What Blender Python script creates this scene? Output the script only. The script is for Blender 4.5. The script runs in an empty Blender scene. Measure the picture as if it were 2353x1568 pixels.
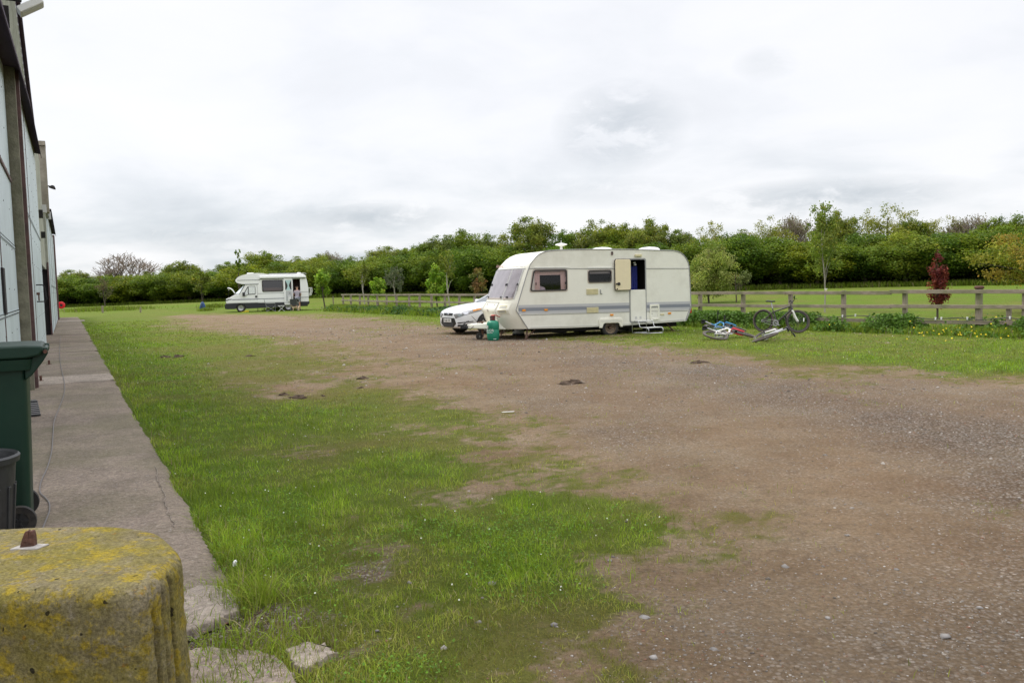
import bpy, math, random
import numpy as np
from mathutils import Vector, Matrix
from mathutils.bvhtree import BVHTree
random.seed(7); RNG = np.random.default_rng(11)
R_ = math.radians
scene = bpy.context.scene
col = scene.collection

# ------------------------------------------------------------------ camera
PITCH, ROLL, FPX, EYE = R_(3.98), R_(1.4), 1898.6, 1.6      # focal length for a 2352 px wide frame
cF = np.array([0, math.cos(PITCH), -math.sin(PITCH)]); cu = np.array([0, math.sin(PITCH), math.cos(PITCH)]); cr = np.array([1., 0, 0])
cR = math.cos(ROLL)*cr - math.sin(ROLL)*cu; cU = math.sin(ROLL)*cr + math.cos(ROLL)*cu
def ray(x, y): return cF + cR*(x-1176)/FPX + cU*(784-y)/FPX
def at(x, y, z=0.):
    d = ray(x, y); t = (z-EYE)/d[2]; return (d[0]*t, d[1]*t, z)
def atd(x, y, Y):
    d = ray(x, y); return (d[0]*Y/d[1], Y, EYE + d[2]*Y/d[1])
cam = bpy.data.cameras.new('camera'); camo = bpy.data.objects.new('camera', cam); col.objects.link(camo)
cam.sensor_width = 36; cam.lens = 36*FPX/2352; cam.clip_start = .05; cam.clip_end = 5000
M = Matrix.Identity(4)
for i in range(3): M[i][0] = cR[i]; M[i][1] = cU[i]; M[i][2] = -cF[i]
M[2][3] = EYE; camo.matrix_world = M; scene.camera = camo

# ------------------------------------------------------------------ materials
def mat(name, color, rough=.6, metal=0., noise=.0, nscale=8., bump=0., bscale=40., spec=.5, dirt=None, dirt_amt=0., coat=0.):
    m = bpy.data.materials.new(name); m.use_nodes = True; nt = m.node_tree; N = nt.nodes; L = nt.links
    b = N['Principled BSDF']; b.inputs['Roughness'].default_value = rough; b.inputs['Metallic'].default_value = metal
    b.inputs['Specular IOR Level'].default_value = spec; b.inputs['Coat Weight'].default_value = coat
    c = (*color, 1)
    b.inputs['Base Color'].default_value = c
    tc = N.new('ShaderNodeTexCoord')
    if noise > 0 or dirt:
        n = N.new('ShaderNodeTexNoise'); n.inputs['Scale'].default_value = nscale; n.inputs['Detail'].default_value = 8; n.inputs['Roughness'].default_value = .65
        L.new(tc.outputs['Object'], n.inputs['Vector'])
        r = N.new('ShaderNodeValToRGB'); r.color_ramp.elements[0].position = .3; r.color_ramp.elements[1].position = .7
        r.color_ramp.elements[0].color = tuple(max(0, x*(1-noise)) for x in color)+(1,)
        r.color_ramp.elements[1].color = tuple(min(1, x*(1+noise)) for x in color)+(1,)
        L.new(n.outputs['Fac'], r.inputs['Fac']); last = r.outputs['Color']
        if dirt:
            n2 = N.new('ShaderNodeTexNoise'); n2.inputs['Scale'].default_value = nscale*.37; n2.inputs['Detail'].default_value = 9; n2.inputs['Roughness'].default_value = .7
            L.new(tc.outputs['Object'], n2.inputs['Vector'])
            r2 = N.new('ShaderNodeValToRGB'); r2.color_ramp.elements[0].position = .48; r2.color_ramp.elements[1].position = .68
            r2.color_ramp.elements[0].color = (0, 0, 0, 1); r2.color_ramp.elements[1].color = (dirt_amt,)*3+(1,)
            L.new(n2.outputs['Fac'], r2.inputs['Fac'])
            mx = N.new('ShaderNodeMixRGB'); mx.inputs['Color2'].default_value = (*dirt, 1)
            L.new(r2.outputs['Color'], mx.inputs['Fac']); L.new(last, mx.inputs['Color1']); last = mx.outputs['Color']
        L.new(last, b.inputs['Base Color'])
    if bump > 0:
        n3 = N.new('ShaderNodeTexNoise'); n3.inputs['Scale'].default_value = bscale; n3.inputs['Detail'].default_value = 6
        L.new(tc.outputs['Object'], n3.inputs['Vector'])
        bp = N.new('ShaderNodeBump'); bp.inputs['Strength'].default_value = bump; bp.inputs['Distance'].default_value = .02
        L.new(n3.outputs['Fac'], bp.inputs['Height']); L.new(bp.outputs['Normal'], b.inputs['Normal'])
    return m
def glass(name, tint=(.5, .5, .5), refl=.12, opacity=.35):
    m = bpy.data.materials.new(name); m.use_nodes = True; nt = m.node_tree; N = nt.nodes; L = nt.links
    N.remove(N['Principled BSDF']); out = N['Material Output']
    t = N.new('ShaderNodeBsdfTransparent'); t.inputs['Color'].default_value = (*tint, 1)
    g = N.new('ShaderNodeBsdfGlossy'); g.inputs['Roughness'].default_value = .04; g.inputs['Color'].default_value = (.9, .9, .92, 1)
    f = N.new('ShaderNodeLayerWeight'); f.inputs['Blend'].default_value = .5
    pw = N.new('ShaderNodeMath'); pw.operation = 'POWER'; pw.inputs[1].default_value = 4.; L.new(f.outputs['Facing'], pw.inputs[0]); a = N.new('ShaderNodeMath'); a.operation = 'ADD'; a.inputs[1].default_value = refl+.035; a.use_clamp = True
    x = N.new('ShaderNodeMixShader'); L.new(pw.outputs[0], a.inputs[0]); L.new(a.outputs[0], x.inputs['Fac']); L.new(t.outputs[0], x.inputs[1]); L.new(g.outputs[0], x.inputs[2])
    L.new(x.outputs[0], out.inputs['Surface']); return m
MT = dict(
    caravan=mat('cream_white_panel', (.79, .775, .69), .35, noise=.03, nscale=3, dirt=(.48, .45, .36), dirt_amt=.35),
    caravan_front=mat('cream_moulding', (.84, .82, .71), .33, noise=.03, nscale=3, dirt=(.5, .46, .36), dirt_amt=.3),
    door_cream=mat('cream_door', (.76, .66, .45), .4, noise=.03),
    rim_brown=mat('dirty_steel_rim', (.20, .15, .10), .6, .3, noise=.4, nscale=20),
    trim=mat('grey_trim', (.30, .30, .30), .45, .2, noise=.1),
    trim_pale=mat('pale_trim', (.55, .55, .53), .4, .2),
    stripe_l=mat('pale_grey_stripe', (.48, .48, .49), .4), stripe_d=mat('slate_stripe', (.22, .235, .27), .4),
    vent=mat('yellowed_plastic', (.62, .56, .34), .6, noise=.1),
    amber=mat('amber_lens', (.8, .30, .03), .2), red_lens=mat('red_lens', (.5, .03, .02), .2),
    black=mat('black_plastic', (.018, .018, .02), .45, noise=.3), rubber=mat('tyre_rubber', (.028, .026, .025), .85, noise=.3, nscale=14, dirt=(.10, .085, .065), dirt_amt=.7),
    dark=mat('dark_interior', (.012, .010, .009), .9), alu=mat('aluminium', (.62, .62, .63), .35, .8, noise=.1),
    steel=mat('rusty_steel', (.16, .10, .075), .75, .3, noise=.5, nscale=25, dirt=(.25, .1, .04), dirt_amt=.6),
    galv=mat('galvanised_steel', (.35, .35, .36), .5, .6, noise=.2, nscale=20),
    white=mat('white_plastic', (.8, .8, .78), .4, noise=.03), blue_cloth=mat('blue_curtain', (.02, .03, .20), .9, noise=.4, nscale=12, bump=.5, bscale=12),
    curtain=mat('pink_curtain', (.80, .62, .56), .9, noise=.15, nscale=30, bump=.6, bscale=25), cushion=mat('lilac_cushion', (.55, .48, .52), .9, noise=.1),
    blind=mat('grey_blind', (.42, .40, .42), .8), curtain_lilac=mat('lilac_front_curtain', (.33, .305, .315), .8, noise=.22, nscale=4),
    win=glass('tinted_glass', (.80, .76, .78), .0), win_front=glass('acrylic_front_window', (.93, .91, .93), .07), win_clear=glass('clear_glass', (.8, .85, .85), .1),
    wframe=mat('window_frame_rubber', (.035, .03, .03), .5), wsurround=mat('window_surround', (.50, .44, .38), .5),
    green_gas=mat('green_bottle_paint', (.01, .22, .13), .4, noise=.15, nscale=10, dirt=(.02, .12, .07), dirt_amt=.5), red_gas=mat('red_hose', (.5, .06, .04), .5),
    car=mat('white_car_paint', (.80, .81, .83), .2, coat=.6), car_black=mat('car_grille_black', (.012, .012, .013), .4), chrome=mat('chrome', (.7, .7, .72), .15, 1.),
    lampglass=mat('headlight_lens', (.42, .42, .43), .12, .5, noise=.4, nscale=18), plate=mat('white_number_plate', (.75, .75, .72), .4),
    silver=mat('alloy_silver', (.5, .5, .51), .35, .7), emblem=mat('emblem_blue', (.05, .07, .14), .3),
    mh=mat('motorhome_white', (.87, .87, .86), .3, noise=.02), mh_grey=mat('motorhome_grey_panel', (.50, .51, .51), .4), mh_line=mat('motorhome_grey_line', (.16, .17, .19), .5),
    mh_skirt=mat('anthracite_skirt', (.022, .023, .028), .5), lace=mat('white_lace', (.75, .77, .78), .8, noise=.3, nscale=30),
    brown_int=mat('brown_interior', (.06, .03, .025), .8),
    yellow=mat('yellow_plastic', (.75, .55, .02), .5), skin=mat('skin', (.45, .25, .17), .6), hair=mat('greying_hair', (.115, .085, .068), .9),
    shirt=mat('lilac_grey_polo', (.36, .32, .37), .9, noise=.08, nscale=12), shoe=mat('dark_shoe', (.05, .045, .04), .7),
    dogfur=mat('cream_fur', (.70, .52, .36), .9, noise=.25, nscale=14), chairfab=mat('dark_grey_canvas', (.07, .07, .08), .9), 
    blue=mat('blue_nylon', (.015, .06, .20), .6, noise=.4, nscale=12), bin_green=mat('dark_green_plastic', (.003, .024, .014), .5, spec=.35, noise=.12, nscale=6, dirt=(.010, .030, .018), dirt_amt=.5),
    bin_grey=mat('charcoal_plastic', (.024, .025, .027), .5, noise=.25, nscale=12, bump=.15, bscale=30),
    red=mat('red_reel', (.75, .01, .02), .4), rust=mat('rust', (.10, .045, .03), .85, noise=.5, nscale=40, bump=.6, bscale=60),
    pale_mortar=mat('pale_mortar', (.36, .335, .31), .9, noise=.2, nscale=50, bump=.5, bscale=80),
    dung=mat('dark_brown_dung', (.080, .052, .034), .95, noise=.5, nscale=25, bump=1., bscale=30), cable=mat('grey_cable', (.15, .135, .13), .6), cable_black=mat('black_cable', (.03, .03, .03), .6),
    bk_tyre=mat('bicycle_tyre', (.085, .068, .056), .85, noise=.3, nscale=20), bk_blue=mat('bike_blue', (.02, .25, .50), .3), bk_white=mat('bike_white', (.78, .77, .72), .3),
    bk_red=mat('bike_red', (.65, .03, .05), .35), bk_grey=mat('bike_titanium', (.085, .078, .076), .35, .5), bk_silver=mat('bike_silver', (.5, .5, .5), .3, .6), spoke=mat('spoke_steel', (.16, .16, .16), .4, .6),
    orange=mat('bottle_orange', (.45, .14, .03), .5),
    bark=mat('bark', (.085, .068, .05), .95, noise=.35, nscale=9, bump=.6, bscale=20), bark_pale=mat('pale_bark', (.34, .31, .27), .9, noise=.3, nscale=12),
    twig=mat('pale_twigs', (.25, .20, .16), .95, noise=.2),
)
def wood_mat(name, c0, c1, scale=(1.2, 1.2, 30), green=None):
    m = bpy.data.materials.new(name); m.use_nodes = True; nt = m.node_tree; N = nt.nodes; L = nt.links; b = N['Principled BSDF']; b.inputs['Roughness'].default_value = .9
    tc = N.new('ShaderNodeTexCoord'); mp = N.new('ShaderNodeMapping'); mp.inputs['Scale'].default_value = scale
    n = N.new('ShaderNodeTexNoise'); n.inputs['Scale'].default_value = 3; n.inputs['Detail'].default_value = 9; n.inputs['Roughness'].default_value = .7
    L.new(tc.outputs['Object'], mp.inputs[0]); L.new(mp.outputs[0], n.inputs[0])
    r = N.new('ShaderNodeValToRGB'); r.color_ramp.elements[0].position = .3; r.color_ramp.elements[1].position = .72
    r.color_ramp.elements[0].color = (*c0, 1); r.color_ramp.elements[1].color = (*c1, 1); L.new(n.outputs[0], r.inputs[0]); last = r.outputs[0]
    if green:
        n2 = N.new('ShaderNodeTexNoise'); n2.inputs['Scale'].default_value = 2.3; n2.inputs['Detail'].default_value = 7; L.new(tc.outputs['Object'], n2.inputs[0])
        r2 = N.new('ShaderNodeValToRGB'); r2.color_ramp.elements[0].position = .45; r2.color_ramp.elements[1].position = .7; L.new(n2.outputs[0], r2.inputs[0])
        mx = N.new('ShaderNodeMixRGB'); L.new(r2.outputs[0], mx.inputs[0]); L.new(last, mx.inputs[1]); mx.inputs[2].default_value = (*green, 1); last = mx.outputs[0]
    bp = N.new('ShaderNodeBump'); bp.inputs['Strength'].default_value = .5; bp.inputs['Distance'].default_value = .01
    L.new(n.outputs[0], bp.inputs['Height']); L.new(bp.outputs[0], b.inputs['Normal']); L.new(last, b.inputs['Base Color']); return m
MT['fence'] = wood_mat('weathered_fence_wood', (.17, .135, .10), (.40, .335, .26), (2, 2, 22), (.16, .165, .08))
MT['fence_post'] = wood_mat('weathered_post_wood', (.17, .14, .10), (.38, .32, .25), (14, 14, 1.5), (.16, .165, .08))

# ------------------------------------------------------------------ object helpers
def tag(o, label=None, cat=None, group=None, kind=None):
    if label: o['label'] = label
    if cat: o['category'] = cat
    if group: o['group'] = group
    if kind: o['kind'] = kind
    return o
def thing(name, loc, rz=0, label=None, cat=None, group=None):
    o = bpy.data.objects.new(name, None); o.empty_display_size = .2; col.objects.link(o); o.location = loc; o.rotation_euler = (0, 0, rz)
    return tag(o, label, cat, group)
def children(o): return [c for c in list(col.objects) if c.parent == o]
def copy_tree(o, parent=None):
    c = o.copy(); col.objects.link(c); c.parent = parent
    for ch in children(o): copy_tree(ch, c)
    return c
class MB:
    def __init__(s): s.v = []; s.f = []
    def add(s, vs, fs):
        k = len(s.v); s.v += [tuple(map(float, p)) for p in vs]; s.f += [tuple(i+k for i in f) for f in fs]; return s
    def box(s, x0, x1, y0, y1, z0, z1):
        return s.add([(x, y, z) for z in (z0, z1) for y in (y0, y1) for x in (x0, x1)], [(0, 2, 3, 1), (4, 5, 7, 6), (0, 1, 5, 4), (2, 6, 7, 3), (0, 4, 6, 2), (1, 3, 7, 5)])
    def bar(s, a, b, w, h, up=(0, 0, 1)):
        a = Vector(a); b = Vector(b); d = (b-a).normalized(); u = Vector(up); sx = d.cross(u).normalized(); u = sx.cross(d).normalized()
        vs = [p + sx*i*w/2 + u*j*h/2 for p in (a, b) for i, j in ((-1, -1), (1, -1), (1, 1), (-1, 1))]
        return s.add(vs, [(3, 2, 1, 0), (4, 5, 6, 7), (0, 1, 5, 4), (1, 2, 6, 5), (2, 3, 7, 6), (3, 0, 4, 7)])
    def tube(s, pts, r, seg=8, caps=True):
        pts = [Vector(p) for p in pts]; n = len(pts); rs = r if isinstance(r, (list, tuple)) else [r]*n
        t0 = (pts[1]-pts[0]).normalized(); up = Vector((0, 0, 1)) if abs(t0.z) < .9 else Vector((1, 0, 0)); u = t0.cross(up).normalized(); vs = []
        for i, p in enumerate(pts):
            t = (pts[min(i+1, n-1)]-pts[max(i-1, 0)]).normalized(); u = (u - t*u.dot(t)).normalized(); w = t.cross(u)
            vs += [p + (u*math.cos(2*math.pi*k/seg) + w*math.sin(2*math.pi*k/seg))*rs[i] for k in range(seg)]
        fs = [(i*seg+k, i*seg+(k+1) % seg, (i+1)*seg+(k+1) % seg, (i+1)*seg+k) for i in range(n-1) for k in range(seg)]
        if caps: fs += [tuple(range(seg))[::-1], tuple((n-1)*seg+k for k in range(seg))]
        return s.add(vs, fs)
    def lathe(s, prof, seg=24, mtx=None, closed=False):
        vs = []; n = len(prof)
        for (r, z) in prof:
            for k in range(seg):
                a = 2*math.pi*k/seg; vs.append(Vector((r*math.cos(a), r*math.sin(a), z)))
        if mtx is not None: vs = [mtx @ v for v in vs]
        fs = [(i*seg+k, i*seg+(k+1) % seg, ((i+1) % n)*seg+(k+1) % seg, ((i+1) % n)*seg+k) for i in range(n if closed else n-1) for k in range(seg)]
        if not closed: fs += [tuple(range(seg))[::-1], tuple((n-1)*seg+k for k in range(seg))]
        return s.add(vs, fs)
    def prism(s, poly, y0, y1, f=None):
        """poly of (x,z) extruded from y0 to y1; f maps (x,y,z)"""
        f = f or (lambda x, y, z: (x, y, z)); n = len(poly)
        vs = [f(x, y0, z) for x, z in poly]+[f(x, y1, z) for x, z in poly]
        return s.add(vs, [tuple(range(n)), tuple(range(2*n-1, n-1, -1))]+[(i, n+i, n+(i+1) % n, (i+1) % n) for i in range(n)])
    def build(s, name, m, parent=None, smooth=False, bevel=0, bseg=2, solid=0, angle=35, keep=False):
        me = bpy.data.meshes.new(name); me.from_pydata(s.v, [], s.f); me.validate()
        o = bpy.data.objects.new(name, me); col.objects.link(o); me.materials.append(MT[m] if isinstance(m, str) else m)
        if parent is not None: o.parent = parent
        import bmesh
        if not keep:
            bm = bmesh.new(); bm.from_mesh(me); bmesh.ops.recalc_face_normals(bm, faces=bm.faces); bm.to_mesh(me); bm.free()
        if smooth:
            me.polygons.foreach_set('use_smooth', [True]*len(me.polygons))
            if angle < 180: me.set_sharp_from_angle(angle=R_(angle))
        if bevel:
            b = o.modifiers.new('bevel', 'BEVEL'); b.width = bevel; b.segments = bseg; b.limit_method = 'ANGLE'; b.angle_limit = R_(40)
            me.polygons.foreach_set('use_smooth', [True]*len(me.polygons)); me.set_sharp_from_angle(angle=R_(50)); b.harden_normals = False
        if solid:
            b = o.modifiers.new('solid', 'SOLIDIFY'); b.thickness = solid
        return o
def MX(loc=(0, 0, 0), rx=0, ry=0, rz=0):
    return Matrix.Translation(loc) @ Matrix.Rotation(rz, 4, 'Z') @ Matrix.Rotation(ry, 4, 'Y') @ Matrix.Rotation(rx, 4, 'X')
def npmesh(name, V, F, m, parent=None, color=None, smooth=False, vpf=None):
    """V (n,3), F (k,vpf) arrays"""
    me = bpy.data.meshes.new(name); V = np.asarray(V, np.float32); F = np.asarray(F, np.int32); k, q = F.shape
    me.vertices.add(len(V)); me.vertices.foreach_set('co', V.ravel()); me.loops.add(k*q); me.loops.foreach_set('vertex_index', F.ravel())
    me.polygons.add(k); me.polygons.foreach_set('loop_start', np.arange(0, k*q, q, dtype=np.int32)); me.polygons.foreach_set('loop_total', np.full(k, q, np.int32))
    me.update(calc_edges=True)
    if smooth: me.polygons.foreach_set('use_smooth', np.ones(k, bool))
    if color is not None:
        a = me.color_attributes.new('Col', 'FLOAT_COLOR', 'POINT'); C = np.ones((len(V), 4), np.float32); C[:, :3] = color; a.data.foreach_set('color', C.ravel())
    me.materials.append(MT[m] if isinstance(m, str) else m)
    o = bpy.data.objects.new(name, me); col.objects.link(o)
    if parent is not None: o.parent = parent
    return o
def text_obj(name, body, size, m, parent, mtx, extrude=.001):
    cu_ = bpy.data.curves.new(name, 'FONT'); cu_.body = body; cu_.size = size; cu_.extrude = extrude; cu_.align_x = 'CENTER'; cu_.align_y = 'CENTER'
    t = bpy.data.objects.new(name+'_tmp', cu_); col.objects.link(t); dg = bpy.context.evaluated_depsgraph_get(); me = bpy.data.meshes.new_from_object(t.evaluated_get(dg))
    bpy.data.objects.remove(t); bpy.data.curves.remove(cu_)
    me.transform(mtx); me.materials.clear(); me.materials.append(MT[m]); o = bpy.data.objects.new(name, me); col.objects.link(o); o.parent = parent; return o
def clip(poly, axis, val, keep_less):
    out = []; n = len(poly)
    ins = lambda p: (p[axis] <= val+1e-9) if keep_less else (p[axis] >= val-1e-9)
    for i in range(n):
        a, b = poly[i], poly[(i+1) % n]; ia, ib = ins(a), ins(b)
        if ia: out.append(a)
        if ia != ib:
            t = (val-a[axis])/(b[axis]-a[axis]); out.append((a[0]+(b[0]-a[0])*t, a[1]+(b[1]-a[1])*t))
    return out
def wall_holes(mb, poly, holes, y):
    xs = sorted({-99, 99}|{h[0] for h in holes}|{h[1] for h in holes}); 
    for x0, x1 in zip(xs, xs[1:]):
        p = clip(clip(poly, 0, x0, False), 0, x1, True)
        if len(p) < 3: continue
        zs = sorted({-99, 99}|{z for h in holes if h[0] <= x0+1e-6 and h[1] >= x1-1e-6 for z in h[2:]})
        for z0, z1 in zip(zs, zs[1:]):
            if any(h[0] <= x0+1e-6 and h[1] >= x1-1e-6 and abs(h[2]-z0) < 1e-6 and abs(h[3]-z1) < 1e-6 for h in holes): continue
            q = clip(clip(p, 1, z0, False), 1, z1, True)
            if len(q) >= 3: mb.add([(a, y, b) for a, b in q], [tuple(range(len(q)))])
def rrect(x0, x1, z0, z1, r, n=4, skew=0):
    out = []
    for cx, cz, a0 in ((x1-r, z1-r, 0), (x0+r, z1-r, 90), (x0+r, z0+r, 180), (x1-r, z0+r, 270)):
        for k in range(n+1):
            a = R_(a0+90*k/n); out.append((cx+r*math.cos(a), cz+r*math.sin(a)))
    return [(x+skew*(z1-z)/(z1-z0)*((x1-x)/(x1-x0)), z) for x, z in out]
def ring(poly_o, poly_i, y0, y1, mb):
    n = len(poly_o); V = [(x, y1, z) for x, z in poly_o]+[(x, y1, z) for x, z in poly_i]+[(x, y0, z) for x, z in poly_o]+[(x, y0, z) for x, z in poly_i]
    F = []
    for i in range(n):
        j = (i+1) % n; F += [(i, j, n+j, n+i), (i, 2*n+i, 2*n+j, j), (n+i, n+j, 3*n+j, 3*n+i)]
    return mb.add(V, F)
def lerp(x, xs, ys): return float(np.interp(x, xs, ys))

# ------------------------------------------------------------------ numpy noise
def _hash(ix, iy, seed):
    h = (ix.astype(np.int64)*374761393 + iy.astype(np.int64)*668265263 + seed*974711) & 0xffffffff
    h = ((h ^ (h >> 13))*1274126177) & 0xffffffff; return ((h ^ (h >> 16)) & 0xffff)/65535.
def vnoise(x, y, seed=0):
    ix = np.floor(x); iy = np.floor(y); fx = x-ix; fy = y-iy; fx = fx*fx*(3-2*fx); fy = fy*fy*(3-2*fy)
    a = _hash(ix, iy, seed); b = _hash(ix+1, iy, seed); c = _hash(ix, iy+1, seed); d = _hash(ix+1, iy+1, seed)
    return (a*(1-fx)+b*fx)*(1-fy)+(c*(1-fx)+d*fx)*fy
def fbm(x, y, sc, oct=4, seed=0):
    s = 0; a = 1; t = 0
    for k in range(oct): s = s + a*vnoise(x*sc*2**k+13.1*k, y*sc*2**k-7.7*k, seed+k); t += a; a *= .55
    return s/t
def sst(a, b, x): t = np.clip((x-a)/(b-a), 0, 1); return t*t*(3-2*t)

# ------------------------------------------------------------------ terrain height and ground cover maps
FL = [(19., 13.0), (12.8, 20.55), (6.6, 28.8), (-1.9, 42.15), (-12.25, 60.0)]    # fence line on the ground
_fd = np.array([FL[-1][0]-FL[1][0], FL[-1][1]-FL[1][1]]); _fd = _fd/np.hypot(*_fd); _fn = np.array([_fd[1], -_fd[0]])
PD = np.array([-.4726, .8813]); PN = np.array([.8813, .4726])       # path direction / across the path
def T(x, y):
    x = np.asarray(x, float); y = np.asarray(y, float)
    q = (x-FL[1][0])*_fn[0] + (y-FL[1][1])*_fn[1]
    s1 = sst(3, 30, q); s2 = sst(66, 86, y)
    z = .78*sst(-72, 0, x)*np.maximum(s1, s2)
    return z
CP = """220 760 1 .1 0;300 830 1 .1 0;350 950 1 .1 0;430 1080 1 .1 0;520 1200 1 .1 0;600 1280 1 .05 0;250 735 1 .2 0;450 780 .95 .35 0;330 790 1 .15 0;380 870 1 .25 0
600 730 0 .5 .1;450 727 .25 .5 .1;560 748 .25 .6 .1;700 760 0 .5 .3;500 800 .9 .6 0;650 830 .8 .7 0;800 800 .4 .8 .1;600 880 .65 .7 0;680 890 .3 .8 0;450 880 1 .3 0;800 900 .8 .6 0;900 850 .5 .8 0
1000 800 .05 .5 .3;1000 880 .35 .8 0;850 950 .95 .35 0;700 950 1 .15 0;550 950 1 .15 0;1000 950 .75 .5 0;1100 930 .3 .8 0;1200 850 0 .5 .3;1150 1000 .6 .6 0;1250 1000 .25 .8 .1;850 1010 .85 .5 0
700 1040 .7 .6 0;900 1060 .95 .25 0;1000 1090 1 .1 0;1150 1080 .5 .6 0;1100 1125 .2 .7 0;1250 1090 .5 .6 0;1400 1110 .5 .7 0;1200 1170 1 .1 0;1400 1160 .9 .2 0;800 1150 1 .1 0;600 1150 1 .05 0
1000 1220 1 0 0;1300 1220 1 .1 0;1450 1230 .85 .3 0;1550 1260 .35 .6 0;1480 1130 .25 .6 0;1600 1150 0 .5 0;1500 1350 .15 .6 .1;1720 1220 .45 .7 0;1730 1250 .3 .7 0;1380 1300 .4 .5 0;1280 1370 .9 .3 0
1300 1430 .55 .6 0;1200 1320 .95 .2 0;850 1310 .35 .3 .8;700 1340 .8 .3 0;640 1430 .25 .4 1;800 1440 .6 .4 .6;950 1330 .7 .4 .2;1000 1450 .85 .5 0;1150 1450 .75 .5 0;1100 1540 .7 .6 0;1300 1520 .35 .7 .1
1450 1500 .1 .7 .2;900 1540 .9 .3 0;560 1470 .5 .3 .8;450 1460 .1 .3 1;1700 1400 0 .5 .2;1600 1500 .05 .5 .3;1900 1300 0 .5 .15;2100 1500 0 .5 .4;2300 1300 0 .5 .5;1900 1100 0 .5 .1;1700 1000 .05 .5 .1
1500 950 .05 .5 .35;1800 900 0 .5 .75;2200 1000 0 .5 .95;2300 900 .05 .5 .4;2100 880 0 .5 .5;1650 850 .05 .5 .75;1400 830 0 .5 .6;1200 790 .1 .5 .5;1350 795 .2 .5 .5;1000 760 .25 .5 .35;900 742 .35 .5 .35
1100 780 .1 .5 .6;1450 1000 .05 .5 .5;1300 930 0 .5 .4;1560 775 .95 .2 0;1300 772 .6 .5 .1;1450 785 .7 .4 .1;1700 800 1 .2 0;1850 820 1 .3 0;2000 828 1 .2 0;2200 840 1 .1 0;2350 845 1 .1 0;2352 800 1 .1 0
1700 830 .35 .8 .3;1900 846 .5 .8 .1;2100 862 .4 .8 .2;2340 878 .45 .7 0;1620 806 .4 .6 .3;1000 732 .9 .2 0;850 718 1 .1 0;950 713 1 .1 0;750 724 .5 .5 .1;720 712 1 .1 0;600 714 1 .1 0;450 713 .95 .2 0;350 723 .9 .3 0
300 700 1 .1 0;200 710 1 .1 0;600 698 1 0 0;1100 742 .8 .4 0;800 690 1 0 0;1300 730 1 .1 0;1700 740 1 .1 0;2100 740 1 .1 0;2352 740 1 .1 0;1300 695 1 0 0;1900 690 1 0 0;2300 690 1 0 0;800 740 .1 .5 .4;650 745 0 .5 .2
1600 690 1 0 0;1200 900 0 .5 .35;1100 870 .1 .6 .2;950 790 .2 .7 .2;1560 1050 0 .5 .15;2000 1200 0 .5 .15;1800 1050 0 .5 .2;2352 1100 0 .5 .8;2352 1450 0 .5 .5;1750 1550 0 .5 .3;2050 960 0 .5 .9"""
CPA = np.array([[float(a) for a in c.split()] for c in CP.replace('\n', ';').split(';')])
def _tc(x, y): return np.stack([x/235., 6.2*np.log(np.maximum(y-612, 20.))], -1)
_CK = _tc(CPA[:, 0], CPA[:, 1])
def cover(X, Y):
    """grass amount, yellowness and gravel amount measured on the ground at world X, Y"""
    sh = np.shape(X); X = np.ravel(X).astype(float); Y = np.ravel(Y).astype(float); X0_, Y0_ = X, Y; wq = np.clip(np.hypot(X, Y)/14, .5, 2.2); X = X+(fbm(X0_, Y0_, 1.6, 4, 81)-.5)*.95*wq; Y = Y+(fbm(X0_, Y0_, 1.6, 4, 82)-.5)*.95*wq; Z = T(X, Y)-EYE
    w = X*cF[0]+Y*cF[1]+Z*cF[2]; ws = np.maximum(w, .8)
    px = 1176+FPX*(X*cR[0]+Y*cR[1]+Z*cR[2])/ws; py = 784-FPX*(X*cU[0]+Y*cU[1]+Z*cU[2])/ws
    px = np.clip(px, 100, 2400); py = np.clip(py, 640, 1620)
    out = np.zeros((len(X), 3)); K = _tc(px, py)
    for i in range(0, len(X), 20000):
        k = K[i:i+20000]; d = ((k[:, None, :]-_CK[None])**2).sum(-1)+.02; wt = 1/d**1.55; wt /= wt.sum(1, keepdims=True); out[i:i+20000] = wt@CPA[:, 2:5]
    X, Y = X0_, Y0_; far = sst(70, 78, Y); q = (X-FL[1][0])*_fn[0]+(Y-FL[1][1])*_fn[1]; beyond = np.maximum(sst(-.6, .3, q), far)
    out[:, 0] = np.maximum(out[:, 0], beyond); out[:, 1] = out[:, 1]*(1-beyond)+beyond*(.04+.32*sst(.35, .75, fbm(X, Y, .22, 3, 44))); out[:, 2] *= 1-beyond
    return out.reshape(*sh, 3)
def grassfac(X, Y, c):
    n = fbm(X, Y, .9, 3, 3)*.34+fbm(X, Y, 4., 3, 9)*.33+fbm(X, Y, 17., 2, 19)*.33
    return sst(.12, .92, c[..., 0]+(n-.5)*1.75)

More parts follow.
